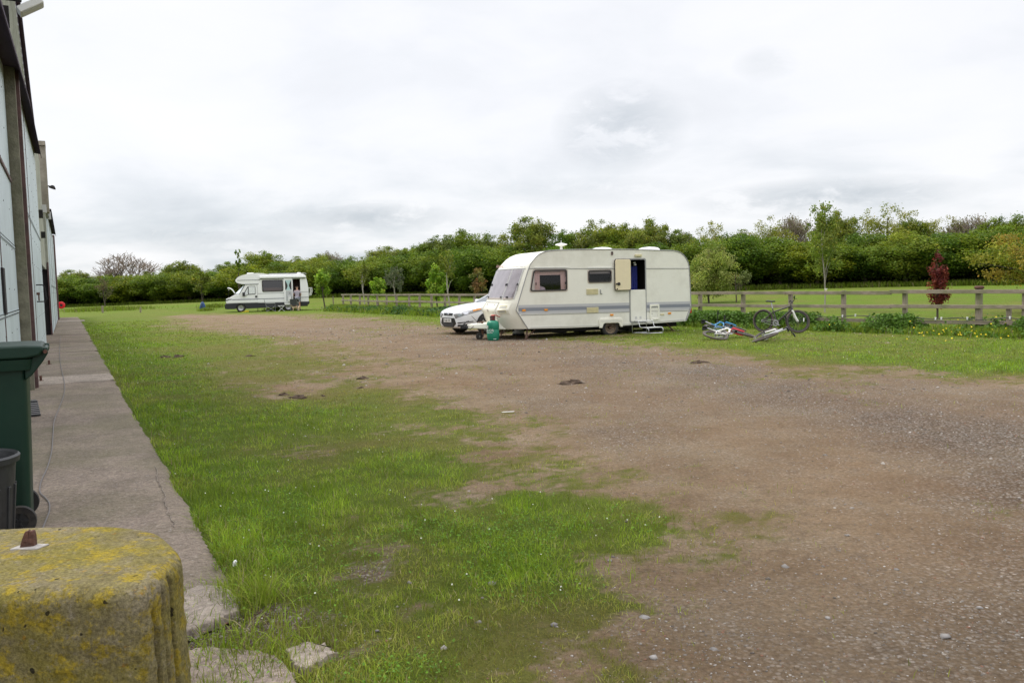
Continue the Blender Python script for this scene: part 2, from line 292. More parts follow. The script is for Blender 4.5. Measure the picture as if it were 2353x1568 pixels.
def attr_mat_ground():
    m = bpy.data.materials.new('ground_soil_grass_gravel'); m.use_nodes = True; nt = m.node_tree; N = nt.nodes; L = nt.links; b = N['Principled BSDF']; b.inputs['Roughness'].default_value = .95; b.inputs['Specular IOR Level'].default_value = .15
    tc = N.new('ShaderNodeTexCoord'); a = N.new('ShaderNodeAttribute'); a.attribute_name = 'Col'; sp = N.new('ShaderNodeSeparateColor'); L.new(a.outputs['Color'], sp.inputs[0])
    G, Yw, V = sp.outputs[0], sp.outputs[1], sp.outputs[2]
    def noise(s, d=6, r=.6):
        n = N.new('ShaderNodeTexNoise'); n.inputs['Scale'].default_value = s; n.inputs['Detail'].default_value = d; n.inputs['Roughness'].default_value = r; L.new(tc.outputs['Object'], n.inputs[0]); return n.outputs['Fac']
    def ramp(src, stops):
        r = N.new('ShaderNodeValToRGB'); e = r.color_ramp.elements
        while len(e) < len(stops): e.new(.5)
        for k, (p, c) in enumerate(stops): e[k].position = p; e[k].color = (*c, 1) if isinstance(c, tuple) else (c, c, c, 1)
        L.new(src, r.inputs[0]); return r.outputs['Color']
    def mix(f, c1, c2, mode='MIX'):
        x = N.new('ShaderNodeMixRGB'); x.blend_type = mode
        for k, v in ((0, f), (1, c1), (2, c2)):
            if isinstance(v, (float, int)): x.inputs[k].default_value = v
            elif isinstance(v, tuple): x.inputs[k].default_value = (*v, 1)
            else: L.new(v, x.inputs[k])
        return x.outputs[0]
    def mth(op, p, q):
        x = N.new('ShaderNodeMath'); x.operation = op
        for k, v in ((0, p), (1, q)):
            if isinstance(v, (float, int)): x.inputs[k].default_value = v
            else: L.new(v, x.inputs[k])
        return x.outputs[0]
    soil = ramp(noise(1.1, 9, .7), [(.28, (.160, .108, .062)), (.5, (.235, .172, .108)), (.72, (.320, .252, .172))])
    soil = mix(.8, soil, ramp(noise(38, 8, .8), [(.32, .22), (.68, .80)]), 'OVERLAY'); soil = mix(ramp(noise(6, 7, .75), [(.50, 0.), (.70, .45)]), soil, (.075, .052, .036))
    vo = N.new('ShaderNodeTexVoronoi'); vo.inputs['Scale'].default_value = 42; L.new(tc.outputs['Object'], vo.inputs[0])
    vs = N.new('ShaderNodeSeparateColor'); L.new(vo.outputs['Color'], vs.inputs[0])
    stones = ramp(vs.outputs[0], [(.0, (.10, .084, .070)), (.45, (.220, .192, .165)), (.8, (.310, .282, .255)), (.96, (.42, .39, .36)), (1., (.60, .57, .54))])
    edge = ramp(vo.outputs['Distance'], [(.35, .0), (.62, 1.)])
    stones = mix(edge, stones, (.085, .060, .042))
    gv = mth('ADD', V, mth('MULTIPLY', mth('SUBTRACT', noise(2.2, 9, .75), .5), 1.9)); gvm = ramp(gv, [(.05, .10), (.95, .80)])
    base = mix(gvm, soil, stones)
    big = noise(.5, 5, .6); base = mix(ramp(big, [(.35, .0), (.7, .45)]), base, mix(1., base, (.86, .66, .53), 'MULTIPLY'))
    gn = noise(7, 8, .75); gf = noise(70, 5, .7)
    lush = ramp(gf, [(.3, (.070, .115, .009)), (.55, (.130, .190, .015)), (.75, (.175, .235, .024))])
    olive = ramp(gf, [(.3, (.115, .098, .030)), (.55, (.185, .160, .042)), (.75, (.25, .205, .065))])
    grass = mix(Yw, lush, olive)
    grass = mix(ramp(noise(2.5, 7, .75), [(.40, .0), (.62, .55)]), grass, mix(1., grass, (.72, .80, .7), 'MULTIPLY')); grass = mix(ramp(noise(.35, 4, .6), [(.35, .0), (.7, .6)]), grass, mix(1., grass, (.80, .86, .8), 'MULTIPLY'))
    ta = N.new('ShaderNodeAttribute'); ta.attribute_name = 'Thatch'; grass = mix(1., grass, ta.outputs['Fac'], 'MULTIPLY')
    gm = ramp(mth('ADD', G, mth('MULTIPLY', mth('SUBTRACT', mth('ADD', mth('MULTIPLY', gn, .55), mth('MULTIPLY', gf, .45)), .5), 1.5)), [(.22, 0.), (.72, 1.)])
    c = mix(gm, base, grass); L.new(c, b.inputs['Base Color'])
    bp = N.new('ShaderNodeBump'); bp.inputs['Strength'].default_value = 1.; bp.inputs['Distance'].default_value = .032
    hh = mth('ADD', mth('MULTIPLY', mth('SUBTRACT', 1., vo.outputs['Distance']), mth('ADD', .25, gvm)), mth('MULTIPLY', gf, .8)); L.new(hh, bp.inputs['Height']); L.new(bp.outputs[0], b.inputs['Normal'])
    return m
def axis_lines(lo, hi, flo, fhi, fine, rate):
    xs = list(np.arange(flo, fhi, fine)); x = fhi; 
    while x < hi: xs.append(x); x += max(fine, rate*(x-fhi+fine/rate))
    xs.append(hi); x = flo; left = []
    while x > lo: x -= max(fine, rate*(flo-x+fine/rate)); left.append(max(x, lo))
    return np.array(left[::-1]+xs)
gx = axis_lines(-900, 900, -5, 6, .05, .014); gy = axis_lines(-300, 1500, 2.6, 10, .05, .0125)
GX, GY = np.meshgrid(gx, gy); nx, ny = len(gx), len(gy)
gc = cover(GX, GY); GF = grassfac(GX, GY, gc)
near = sst(40, 20, np.hypot(GX, GY))
GZ = T(GX, GY)+near*((fbm(GX, GY, 3, 4, 21)-.5)*.03+(fbm(GX, GY, .6, 2, 5)-.5)*.04*sst(3, 8, GY))
gn_ = GX*PN[0]+GY*PN[1]; gs_ = GX*PD[0]+GY*PD[1]
GZ = GZ - .03*sst(.72, .66, gn_)*(gs_ > 2)*(gs_ < 62) - sst(.9, .5, gn_)*(gs_ < 8)*.02
_i = np.arange(nx*ny).reshape(ny, nx)
F = np.stack([_i[:-1, :-1], _i[:-1, 1:], _i[1:, 1:], _i[1:, :-1]], -1).reshape(-1, 4)
ground = npmesh('ground', np.stack([GX, GY, GZ], -1).reshape(-1, 3), F, attr_mat_ground(), color=np.stack([GF, np.clip(gc[..., 1]*1.3-.05+(fbm(GX, GY, 1.3, 4, 33)-.5)*1.0, 0, 1), gc[..., 2]], -1).reshape(-1, 3), smooth=True)
th_ = ground.data.attributes.new('Thatch', 'FLOAT', 'POINT'); th_.data.foreach_set('value', (.82+.18*np.maximum(sst(8, 34, np.hypot(GX, GY)), sst(-.5, .8, (GX-FL[1][0])*_fn[0]+(GY-FL[1][1])*_fn[1]))).astype(np.float32).ravel())  # near ground darkened for thatch and the shade between blades
tag(ground, kind='structure')

# ------------------------------------------------------------------ concrete path and broken slabs
def concrete_mat(name, base, lines=True, moss=0.):
    m = bpy.data.materials.new(name); m.use_nodes = True; nt = m.node_tree; N = nt.nodes; L = nt.links; b = N['Principled BSDF']; b.inputs['Roughness'].default_value = .92; b.inputs['Specular IOR Level'].default_value = .25
    tc = N.new('ShaderNodeTexCoord')
    def nz(s, d=8, r=.65):
        n = N.new('ShaderNodeTexNoise'); n.inputs['Scale'].default_value = s; n.inputs['Detail'].default_value = d; n.inputs['Roughness'].default_value = r; L.new(tc.outputs['Object'], n.inputs[0]); return n.outputs['Fac']
    def rp(src, stops):
        r = N.new('ShaderNodeValToRGB'); e = r.color_ramp.elements
        while len(e) < len(stops): e.new(.5)
        for k, (p, c) in enumerate(stops): e[k].position = p; e[k].color = (*c, 1) if isinstance(c, tuple) else (c, c, c, 1)
        L.new(src, r.inputs[0]); return r.outputs[0]
    def mx(f, a, c, mode='MIX'):
        x = N.new('ShaderNodeMixRGB'); x.blend_type = mode
        for k, v in ((0, f), (1, a), (2, c)):
            if isinstance(v, float): x.inputs[k].default_value = v
            elif isinstance(v, tuple): x.inputs[k].default_value = (*v, 1)
            else: L.new(v, x.inputs[k])
        return x.outputs[0]
    c = rp(nz(1.6, 9, .7), [(.25, tuple(x*.62 for x in base)), (.5, base), (.75, tuple(min(1, x*1.28) for x in base))])
    c = mx(.75, c, rp(nz(34, 9, .85), [(.36, .15), (.64, .88)]), 'OVERLAY')
    c = mx(rp(nz(.33, 5), [(.5, 0.), (.72, .55)]), c, (.085, .07, .06))
    sp = rp(nz(52, 2, .5), [(.64, 0.), (.70, .6)]); c = mx(sp, c, (.42, .38, .35))
    if moss: c = mx(rp(nz(.7, 6), [(.42, 0.), (.62, moss)]), c, (.13, .13, .055))
    L.new(c, b.inputs['Base Color'])
    w = N.new('ShaderNodeTexWave'); w.wave_type = 'BANDS'; w.bands_direction = 'Y'; w.inputs['Scale'].default_value = 12; w.inputs['Distortion'].default_value = 5; w.inputs['Detail'].default_value = 3; L.new(tc.outputs['Object'], w.inputs[0])
    bp = N.new('ShaderNodeBump'); bp.inputs['Strength'].default_value = .7; bp.inputs['Distance'].default_value = .012; L.new(w.outputs['Fac'], bp.inputs['Height'])
    b2 = N.new('ShaderNodeBump'); b2.inputs['Strength'].default_value = .6; b2.inputs['Distance'].default_value = .008; L.new(nz(60, 6), b2.inputs['Height'])
    if lines: L.new(bp.outputs[0], b2.inputs['Normal'])
    L.new(b2.outputs[0], b.inputs['Normal']); return m
MT['concrete'] = concrete_mat('brushed_concrete', (.235, .188, .150), moss=.35)
MT['concrete_pale'] = concrete_mat('pale_broken_concrete', (.28, .235, .195), False)
MT['concrete_slab'] = concrete_mat('brown_concrete', (.25, .20, .168), False)
path_rot = math.atan2(PD[1], PD[0])-math.pi/2
def path_pt(n, s): return (PN[0]*n+PD[0]*s, PN[1]*n+PD[1]*s)
# local path frame: x = across (n), y = along (s)
ss = np.concatenate([np.arange(4.7, 20, .06), np.arange(20, 66.5, .3)]); L_ = []; 
edge_n = .72+(fbm(ss, ss*0, 1.1, 4, 4)-.5)*.10
nn = np.linspace(0, 1, 14); P = []
for s, e in zip(ss, edge_n):
    # the near end of the path is broken off raggedly
    for t in nn:
        n_ = -.95+(e+.95)*t; off = 0
        if s < 4.9: off = .25*(fbm(np.array([n_*2.]), np.array([1.]), 2, 3, 8)[0]-.5)-.12*n_
        P.append((n_, s+off, .012+(-.03 if t == 1 else 0)))
P = np.array(P); _i = np.arange(len(P)).reshape(len(ss), len(nn)); F = np.stack([_i[:-1, :-1], _i[:-1, 1:], _i[1:, 1:], _i[1:, :-1]], -1).reshape(-1, 4)
pth = npmesh('path', P, F, 'concrete'); pth.rotation_euler = (0, 0, path_rot); tag(pth, kind='structure')
def slab(poly, z, m, name, label, cat, group=None, th=.05):
    c = np.mean([at(*p) for p in poly], 0); pts = []
    for i in range(len(poly)):
        a = np.array(at(*poly[i])[:2])-c[:2]; b = np.array(at(*poly[(i+1) % len(poly)])[:2])-c[:2]
        for t in np.arange(0, 1, .12): pts.append(tuple(a+(b-a)*t+RNG.normal(0, .006, 2)))
    mb = MB(); n = len(pts); ins = [(x*.97, y*.97, z) for x, y in pts]
    mb.add([(x, y, z-th) for x, y in pts]+[(x, y, z-.008) for x, y in pts]+ins, [(i, (i+1) % n, n+(i+1) % n, n+i) for i in range(n)]+[(n+i, n+(i+1) % n, 2*n+(i+1) % n, 2*n+i) for i in range(n)]+[tuple(range(2*n, 3*n))])
    o = mb.build(name, m, smooth=True, angle=60); o.location = (c[0], c[1], 0); return tag(o, label, cat, group)
# rough pale strip where the path was broken, and slabs at the bottom
slab([(380, 1372), (470, 1345), (520, 1352), (556, 1385), (545, 1408), (500, 1425), (440, 1450), (395, 1455)], .016, 'concrete_pale', 'concrete_patch', 'pale crumbling concrete patch at the near end of the path', 'concrete patch')
slab([(395, 1506), (480, 1494), (600, 1503), (640, 1517), (672, 1556), (700, 1600), (390, 1605)], .02, 'concrete_slab', 'concrete_slab', 'flat brown concrete slab beside the foot of the stone block', 'concrete slab')
slab([(656, 1503), (705, 1484), (752, 1492), (770, 1512), (706, 1546), (680, 1540)], .026, 'concrete_pale', 'concrete_fragment', 'small broken pale concrete lump beside the flat slab', 'concrete lump')
def cr_spline3(P): return [tuple(np.array(P[i])*(1-t)+np.array(P[i+1])*t+np.array([random.uniform(-.018, .018), random.uniform(-.01, .01), 0])) for i in range(len(P)-1) for t in (0, .25, .5, .75)]
mb = MB(); ck_ = [at(a, b_, .016) for a, b_ in ((358, 1070), (366, 1100), (370, 1118), (380, 1150), (386, 1172), (396, 1196), (400, 1215))]
mb.tube(cr_spline3(ck_), .004, 4); tag(mb.build('path_crack', 'concrete_pale'), kind='structure')
for s_ in (26., 31.5, 37., 43., 49.):
    mb = MB(); mb.box(-.62, .70, s_-.012, s_+.012, .0, .0165); o = mb.build('path_joint', 'bark'); o.rotation_euler = (0, 0, path_rot); tag(o, kind='structure')
# raised rough bands across the path (trench repairs)
for (s0, s1, lab) in ((16.9, 18.3, 'rough ribbed pale strip across the path near the door stops'), (55.5, 58.0, 'pale concrete strip across the far end of the path')):
    mb = MB(); xs_ = np.linspace(-.60, .70 if s0 < 20 else .9, 16); ys_ = np.linspace(s0, s1, 22)
    V = [(x, y+.06*math.sin(x*9), .017+.006*(math.sin(y*55) if s0 < 20 else 0)) for y in ys_ for x in xs_]; w_ = len(xs_)
    mb.add(V, [(j*w_+i, j*w_+i+1, (j+1)*w_+i+1, (j+1)*w_+i) for j in range(len(ys_)-1) for i in range(w_-1)])
    o = mb.build('path_repair_strip', 'concrete_pale'); o.rotation_euler = (0, 0, path_rot); tag(o, kind='structure')

# ------------------------------------------------------------------ grass, clover leaves, stones, flowers
def leafmat(name, transl=.25, use_obj=False, rough=.6):
    m = bpy.data.materials.new(name); m.use_nodes = True; nt = m.node_tree; N = nt.nodes; L = nt.links; b = N['Principled BSDF']; b.inputs['Roughness'].default_value = rough; b.inputs['Specular IOR Level'].default_value = .25
    a = N.new('ShaderNodeAttribute'); a.attribute_name = 'Col'; c = a.outputs['Color']
    if use_obj:
        oi = N.new('ShaderNodeObjectInfo'); x = N.new('ShaderNodeMixRGB'); x.blend_type = 'MULTIPLY'; x.inputs[0].default_value = 1; L.new(c, x.inputs[1]); L.new(oi.outputs['Color'], x.inputs[2]); c = x.outputs[0]
    L.new(c, b.inputs['Base Color']); t = N.new('ShaderNodeBsdfTranslucent'); L.new(c, t.inputs['Color']); mx = N.new('ShaderNodeMixShader'); mx.inputs[0].default_value = transl
    L.new(b.outputs[0], mx.inputs[1]); L.new(t.outputs[0], mx.inputs[2]); L.new(mx.outputs[0], N['Material Output'].inputs['Surface']); return m
MT['blade'] = leafmat('grass_blades', .3); MT['leaf'] = leafmat('tree_leaves', .42, True); MT['petal'] = leafmat('flower_petals', .2)
def ground_z(x, y):
    d = np.hypot(x, y); nr = sst(40, 20, d)
    return T(x, y)+nr*((fbm(x, y, 3, 4, 21)-.5)*.03+(fbm(x, y, .6, 2, 5)-.5)*.04*sst(3, 8, y))
def scatter(n, rmin, rmax, half=40, power=0.):
    u = RNG.random(n)
    if power == 0: r = rmin*np.exp(u*math.log(rmax/rmin))
    else: r = (rmin**power+(rmax**power-rmin**power)*u)**(1/power)
    a = RNG.uniform(-R_(half), R_(half), n); return r*np.sin(a), r*np.cos(a), r
def onpath(x, y):
    n_ = x*PN[0]+y*PN[1]; s_ = x*PD[0]+y*PD[1]; e = .71+(fbm(s_, s_*0, 1.1, 4, 4)-.5)*.10+(fbm(x, y, 6, 2, 2)-.5)*.12
    return (n_ < e) & (s_ > 4.7)
def blades(name, x, y, h, w, colr, lean=.5, label=None, kind='stuff', seg=2, base=None):
    n = len(x); az = RNG.uniform(0, 2*np.pi, n); d = np.stack([np.cos(az), np.sin(az)], -1); la = RNG.uniform(0, 2*np.pi, n); lm = np.abs(RNG.normal(0, lean, n))
    ld = np.stack([np.cos(la), np.sin(la)], -1)*lm[:, None]; z0 = (ground_z(x, y) if base is None else base)-.005
    V = np.zeros((n, 5, 3)); 
    for k, (t, ww) in enumerate(((0, 1), (0, 1), (.55, .8), (.55, .8), (1, 0))):
        sg = (1 if k in (1, 2) else -1) if k < 4 else 0
        V[:, k, 0] = x+d[:, 0]*w*ww*.5*sg+ld[:, 0]*h*t**1.7; V[:, k, 1] = y+d[:, 1]*w*ww*.5*sg+ld[:, 1]*h*t**1.7
        V[:, k, 2] = z0+h*t*(1-.25*np.minimum(lm, 1.5)*t)
    C = np.repeat(colr[:, None, :], 5, 1)
    o_ = np.arange(n)[:, None]*5; F = np.concatenate([o_+np.array([[0, 1, 2, 3]])], 0)
    # quad + tip as a quad with doubled vertex avoided: build tips as quads via two triangles per blade
    me = bpy.data.meshes.new(name); V2 = V.reshape(-1, 3).astype(np.float32); me.vertices.add(len(V2)); me.vertices.foreach_set('co', V2.ravel())
    loops = np.concatenate([o_+np.array([[0, 1, 2, 3]]), o_+np.array([[3, 2, 4]])], 1).astype(np.int32)
    me.loops.add(n*7); me.loops.foreach_set('vertex_index', loops.ravel()); ls = (np.arange(n)[:, None]*7+np.array([[0, 4]])).astype(np.int32); lt = np.tile(np.array([4, 3], np.int32), n)
    me.polygons.add(2*n); me.polygons.foreach_set('loop_start', ls.ravel()); me.polygons.foreach_set('loop_total', lt); me.update(calc_edges=True)
    a = me.color_attributes.new('Col', 'FLOAT_COLOR', 'POINT'); CC = np.ones((n*5, 4), np.float32); CC[:, :3] = C.reshape(-1, 3); a.data.foreach_set('color', CC.ravel())
    me.materials.append(MT['blade']); o = bpy.data.objects.new(name, me); col.objects.link(o); return tag(o, label, None, None, kind)
def grasscol(n, yel, bright=1.):
    g = np.array([.245, .355, .020]); g2 = np.array([.165, .270, .016]); yv = np.array([.27, .225, .06]); st = np.array([.30, .25, .13])
    t = RNG.random(n)[:, None]; c = g*(1-t)+g2*t; yy = np.clip(yel+RNG.normal(0, .18, n), 0, 1)[:, None]; c = c*(1-yy)+yv*yy
    dry = (RNG.random(n) < .05+.10*yel)[:, None]; c = np.where(dry, st, c); return c*RNG.uniform(.75, 1.3, n)[:, None]*bright
Q = 1.0
x, y, r = scatter(int(620000*Q), 3.0, 60, 40)
c = cover(x, y); gfa = grassfac(x, y, c); qf = (x-FL[1][0])*_fn[0]+(y-FL[1][1])*_fn[1]; keep = (RNG.random(len(x)) < (gfa**1.2*.96+.05*sst(.03, .3, c[:, 0]))*(1-.62*c[:, 1])) & ~onpath(x, y) & (y > 2.4) & (qf < .4) & (r < 52)
x, y, r, c = x[keep], y[keep], r[keep], c[keep]; yel = np.clip(c[:, 1]*1.3-.05+(fbm(x, y, 1.3, 4, 33)-.5)*1.0, 0, 1)
n_ = x*PN[0]+y*PN[1]; edge = sst(1.3, .75, n_)*(r < 25)
tuft = sst(.5, .72, fbm(x, y, 2.6, 3, 40))
h = (.018+.026*(1-yel)+.035*tuft*(1-yel)*(r < 20)+.03*edge)*RNG.uniform(.5, 1.4, len(x))*(1+np.clip((r-10)/60, 0, .5)); w = np.maximum(.0035, .00055*r)*RNG.uniform(.7, 1.3, len(x))
tone_ = .70+.62*sst(.30, .70, fbm(x, y, 5.5, 3, 51)); keep2 = RNG.random(len(x)) < .55+.45*sst(.30, .52, fbm(x, y, 9, 2, 52)); x, y, h, w, yel, tone_ = (q_[keep2] for q_ in (x, y, h, w, yel, tone_))
blades('grass', x, y, h, w, grasscol(len(x), yel)*tone_[:, None], .75, 'short trodden grass over the yard')
# longer grass in a few tufts by the path's near end and weeds along the path edge
TX, TY, TH = [], [], []
for (px, py, n0, hh, sp) in ((590, 1385, 260, .17, .07), (560, 1350, 120, .13, .08), (560, 1478, 350, .10, .16), (640, 1492, 180, .09, .12), (505, 1285, 150, .10, .06), (1310, 1285, 90, .07, .2), (960, 1300, 50, .09, .25), (470, 1225, 160, .09, .08), (1210, 1330, 60, .08, .2), (400, 1110, 120, .10, .08), (1240, 1370, 30, .10, .2)):
    p = at(px, py); TX.append(RNG.normal(p[0], sp, n0)); TY.append(RNG.normal(p[1], sp*.9, n0)); TH.append(hh*RNG.uniform(.5, 1.3, n0))
TX, TY, TH = map(np.concatenate, (TX, TY, TH)); k = ~onpath(TX-.03, TY); TX, TY, TH = TX[k], TY[k], TH[k]
blades('long_grass', TX, TY, TH, np.full(len(TX), .005), grasscol(len(TX), np.full(len(TX), .25), 1.05), .8, 'longer grass tufts at the near end of the path')
def leafquads(P, size, nrm, colr, m, name, label=None, parent=None, kind=None, aspect=.7):
    n = len(P); nrm = nrm/np.maximum(np.linalg.norm(nrm, axis=1, keepdims=True), 1e-6); a = RNG.normal(size=(n, 3)); t = np.cross(nrm, a); t /= np.maximum(np.linalg.norm(t, axis=1, keepdims=True), 1e-6); b = np.cross(nrm, t)
    s = size[:, None]*.5 if np.ndim(size) else np.full((n, 1), size*.5)
    V = np.stack([P-t*s, P-b*s*aspect+nrm*s*.25, P+t*s, P+b*s*aspect+nrm*s*.25], 1)
    F = np.arange(n*4).reshape(n, 4); o = npmesh(name, V.reshape(-1, 3), F, m, parent, np.repeat(colr[:, None], 4, 1).reshape(-1, 3))
    if label or kind: tag(o, label, None, None, kind)
    return o
# broad clover / plantain leaves in the lush patches
x, y, r = scatter(240000, 3.0, 24, 40); c = cover(x, y); gfa = grassfac(x, y, c); lush = sst(.55, .0, c[:, 1])*gfa*sst(.36, .62, fbm(x, y, 1.7, 3, 77))
keep = (RNG.random(len(x)) < lush*.7) & ~onpath(x, y) & (y > 2.4); x, y, r = x[keep], y[keep], r[keep]; n = len(x)
P_ = np.stack([x, y, ground_z(x, y)+RNG.uniform(.012, .05, n)], -1); nr = RNG.normal(0, .45, (n, 3)); nr[:, 2] = 1
cc = np.array([.135, .265, .022])*RNG.uniform(.5, 1.2, n)[:, None]
leafquads(P_, np.maximum(.013, .0017*r)*RNG.uniform(.5, 1.6, n), nr, cc, 'blade', 'clover_leaves', 'broad clover leaves among the lush grass', kind='stuff')
# stones: low polyhedra
def stones(name, x, y, r, cl, label):
    n = len(x); ico = np.array([(0, 0, 1), (.9, 0, .35), (.28, .85, .35), (-.72, .53, .35), (-.72, -.53, .35), (.28, -.85, .35), (.7, .5, -.3), (-.3, .8, -.3), (-.9, 0, -.3), (-.3, -.8, -.3), (.7, -.5, -.3)])
    Fi = np.array([(0, 1, 2), (0, 2, 3), (0, 3, 4), (0, 4, 5), (0, 5, 1), (1, 6, 2), (2, 6, 7), (2, 7, 3), (3, 7, 8), (3, 8, 4), (4, 8, 9), (4, 9, 5), (5, 9, 10), (5, 10, 1), (1, 10, 6)])
    V = ico[None]*(1+RNG.normal(0, .18, (n, 11, 1))); a = RNG.uniform(0, 6.28, n); sx = RNG.uniform(.7, 1.3, n); sz = RNG.uniform(.35, .75, n)
    vx = V[..., 0]*sx[:, None]; vy = V[..., 1]; X = (vx*np.cos(a)[:, None]-vy*np.sin(a)[:, None])*r[:, None]+x[:, None]; Y_ = (vx*np.sin(a)[:, None]+vy*np.cos(a)[:, None])*r[:, None]+y[:, None]
    Z = V[..., 2]*(sz*r)[:, None]+ground_z(x, y)[:, None]+(r*.12)[:, None]
    Fs = (np.arange(n)[:, None, None]*11+Fi[None]).reshape(-1, 3)
    o = npmesh(name, np.stack([X, Y_, Z], -1).reshape(-1, 3), Fs, 'pebble', color=np.repeat(cl[:, None], 11, 1).reshape(-1, 3)); return tag(o, label, None, None, 'stuff')
MT['pebble'] = leafmat('pebbles', 0., rough=.9)
x, y, r = scatter(190000, 3.0, 34, 40); c = cover(x, y); gfa = grassfac(x, y, c); pr_ = (1-gfa)*(.22+.78*sst(.1, 1.0, c[:, 2]+(fbm(x, y, 1.6, 4, 55)-.5)*1.3))
keep = (RNG.random(len(x)) < pr_) & ~onpath(x, y); x, y, r = x[keep], y[keep], r[keep]; n = len(x)
sz = np.maximum(.0028, .00046*r)*np.exp(RNG.normal(0, .50, n)); tone = RNG.beta(1.5, 2.4, n)[:, None]; cl = np.array([.09, .073, .060])*(1-tone)+np.array([.44, .40, .355])*tone
red = (RNG.random(n) < .12)[:, None]; cl = np.where(red, np.array([.22, .12, .08]), cl); bright = (RNG.random(n) < .018)[:, None]; cl = np.where(bright, np.array([.50, .47, .44]), cl)
stones('gravel', x, y, sz, cl, 'loose grey gravel over the brown track')
# a few larger stones
bs = [(1803, 1299, .03), (1480, 1415, .03), (1020, 1489, .026), (1272, 1438, .024), (1100, 1430, .02), (867, 1452, .02), (940, 1337, .022), (1500, 1510, .03), (2170, 1465, .035), (1900, 1420, .02), (2250, 1395, .02), (1640, 1490, .02), (700, 1000, .02), (1945, 1230, .02), (2060, 1310, .02), (1400, 1290, .022), (1130, 1340, .03), (640, 1530, .02)]
pp = np.array([at(a, b)[:2] for a, b, _ in bs]); stones('loose_stones', pp[:, 0], pp[:, 1], np.array([q[2] for q in bs])*.80, RNG.uniform(.16, .32, (len(bs), 1))*np.array([1, .93, .87]), 'larger loose stones lying in the grass and dirt')
# daisies / clover heads and buttercups
def flowers(name, x, y, s, zoff, colr, label):
    n = len(x); P_ = np.stack([x, y, ground_z(x, y)+zoff], -1); nr = RNG.normal(0, .5, (n, 3)); nr[:, 2] = .7; nr[:, 1] -= .5
    leafquads(P_, s, nr, np.tile(np.array(colr), (n, 1))*RNG.uniform(.8, 1.1, n)[:, None], 'petal', name, label, kind='stuff', aspect=.9)
x, y, r = scatter(800, 4, 30, 38); c = cover(x, y); k = (grassfac(x, y, c) > .8) & (c[:, 1] < .5) & ~onpath(x, y) & (fbm(x, y, .5, 2, 91) > .5); x, y, r = x[k], y[k], r[k]
flowers('daisies', x, y, np.maximum(.012, .0011*r), RNG.uniform(.03, .06, len(x)), (.72, .72, .62), 'tiny white daisies and clover heads in the grass')

# ------------------------------------------------------------------ stone block with lichen (foreground)
def lichen_mat():
    m = bpy.data.materials.new('lichen_stone'); m.use_nodes = True; nt = m.node_tree; N = nt.nodes; L = nt.links; b = N['Principled BSDF']; b.inputs['Roughness'].default_value = .95; b.inputs['Specular IOR Level'].default_value = .15
    tc = N.new('ShaderNodeTexCoord')
    def nz(s, d=8, r=.65, o=0):
        mp = N.new('ShaderNodeMapping'); mp.inputs['Location'].default_value = (o, o*.7, -o); L.new(tc.outputs['Object'], mp.inputs[0])
        n = N.new('ShaderNodeTexNoise'); n.inputs['Scale'].default_value = s; n.inputs['Detail'].default_value = d; n.inputs['Roughness'].default_value = r; L.new(mp.outputs[0], n.inputs[0]); return n.outputs['Fac']
    def rp(src, stops):
        r = N.new('ShaderNodeValToRGB'); e = r.color_ramp.elements
        while len(e) < len(stops): e.new(.5)
        for k, (p, c) in enumerate(stops): e[k].position = p; e[k].color = (*c, 1) if isinstance(c, tuple) else (c, c, c, 1)
        L.new(src, r.inputs[0]); return r.outputs[0]
    def mx(f, a, c, mode='MIX'):
        x = N.new('ShaderNodeMixRGB'); x.blend_type = mode
        for k, v in ((0, f), (1, a), (2, c)):
            if isinstance(v, float): x.inputs[k].default_value = v
            elif isinstance(v, tuple): x.inputs[k].default_value = (*v, 1)
            else: L.new(v, x.inputs[k])
        return x.outputs[0]
    c = rp(nz(6), [(.3, (.15, .122, .080)), (.5, (.25, .21, .145)), (.7, (.35, .30, .215))])
    c = mx(rp(nz(2.6, 6, .6, 3), [(.34, 0.), (.58, .88)]), c, (.225, .19, .042))
    c = mx(rp(nz(30, 6, .7, 5), [(.56, 0.), (.66, .55)]), c, (.30, .26, .21))
    yl = nz(11, 10, .78, 9); c = mx(rp(yl, [(.505, 0.), (.585, .88)]), c, rp(nz(60, 3, .6, 2), [(.3, (.27, .21, .03)), (.7, (.44, .32, .025))]))
    c = mx(rp(nz(17, 4, .6, 14), [(.66, 0.), (.71, .7)]), c, (.33, .17, .02))
    c = mx(rp(nz(30, 1, .4, 21), [(.745, 0.), (.765, .9)]), c, (.02, .017, .014))
    c = mx(.8, c, rp(nz(90, 6, .8), [(.35, .2), (.65, .82)]), 'OVERLAY'); L.new(c, b.inputs['Base Color'])
    bp = N.new('ShaderNodeBump'); bp.inputs['Strength'].default_value = 1.; bp.inputs['Distance'].default_value = .016; L.new(nz(55, 9, .8), bp.inputs['Height']); L.new(bp.outputs[0], b.inputs['Normal']); return m
MT['lichen'] = lichen_mat()
ctl = [(-2.25, 2.34), (-1.8, 2.325), (-1.3, 2.33), (-1.13, 2.333), (-1.088, 2.350), (-1.075, 2.40), (-1.075, 2.50), (-1.08, 2.60), (-1.12, 2.70), (-1.20, 2.82), (-1.30, 2.93), (-1.44, 3.0), (-1.7, 3.02), (-2.2, 3.0), (-2.34, 2.9), (-2.37, 2.65), (-2.33, 2.42)]
BC = np.array([-1.7, 2.67]); ctl = np.array(ctl)
def cr_spline(P, m):
    n = len(P); out = []
    for i in range(n):
        p0, p1, p2, p3 = P[i-1], P[i], P[(i+1) % n], P[(i+2) % n]
        k = max(2, int(np.hypot(*(p2-p1))/m))
        for t in np.arange(k)/k: out.append(.5*((2*p1)+(-p0+p2)*t+(2*p0-5*p1+4*p2-p3)*t*t+(-p0+3*p1-3*p2+p3)*t**3))
    return np.array(out)
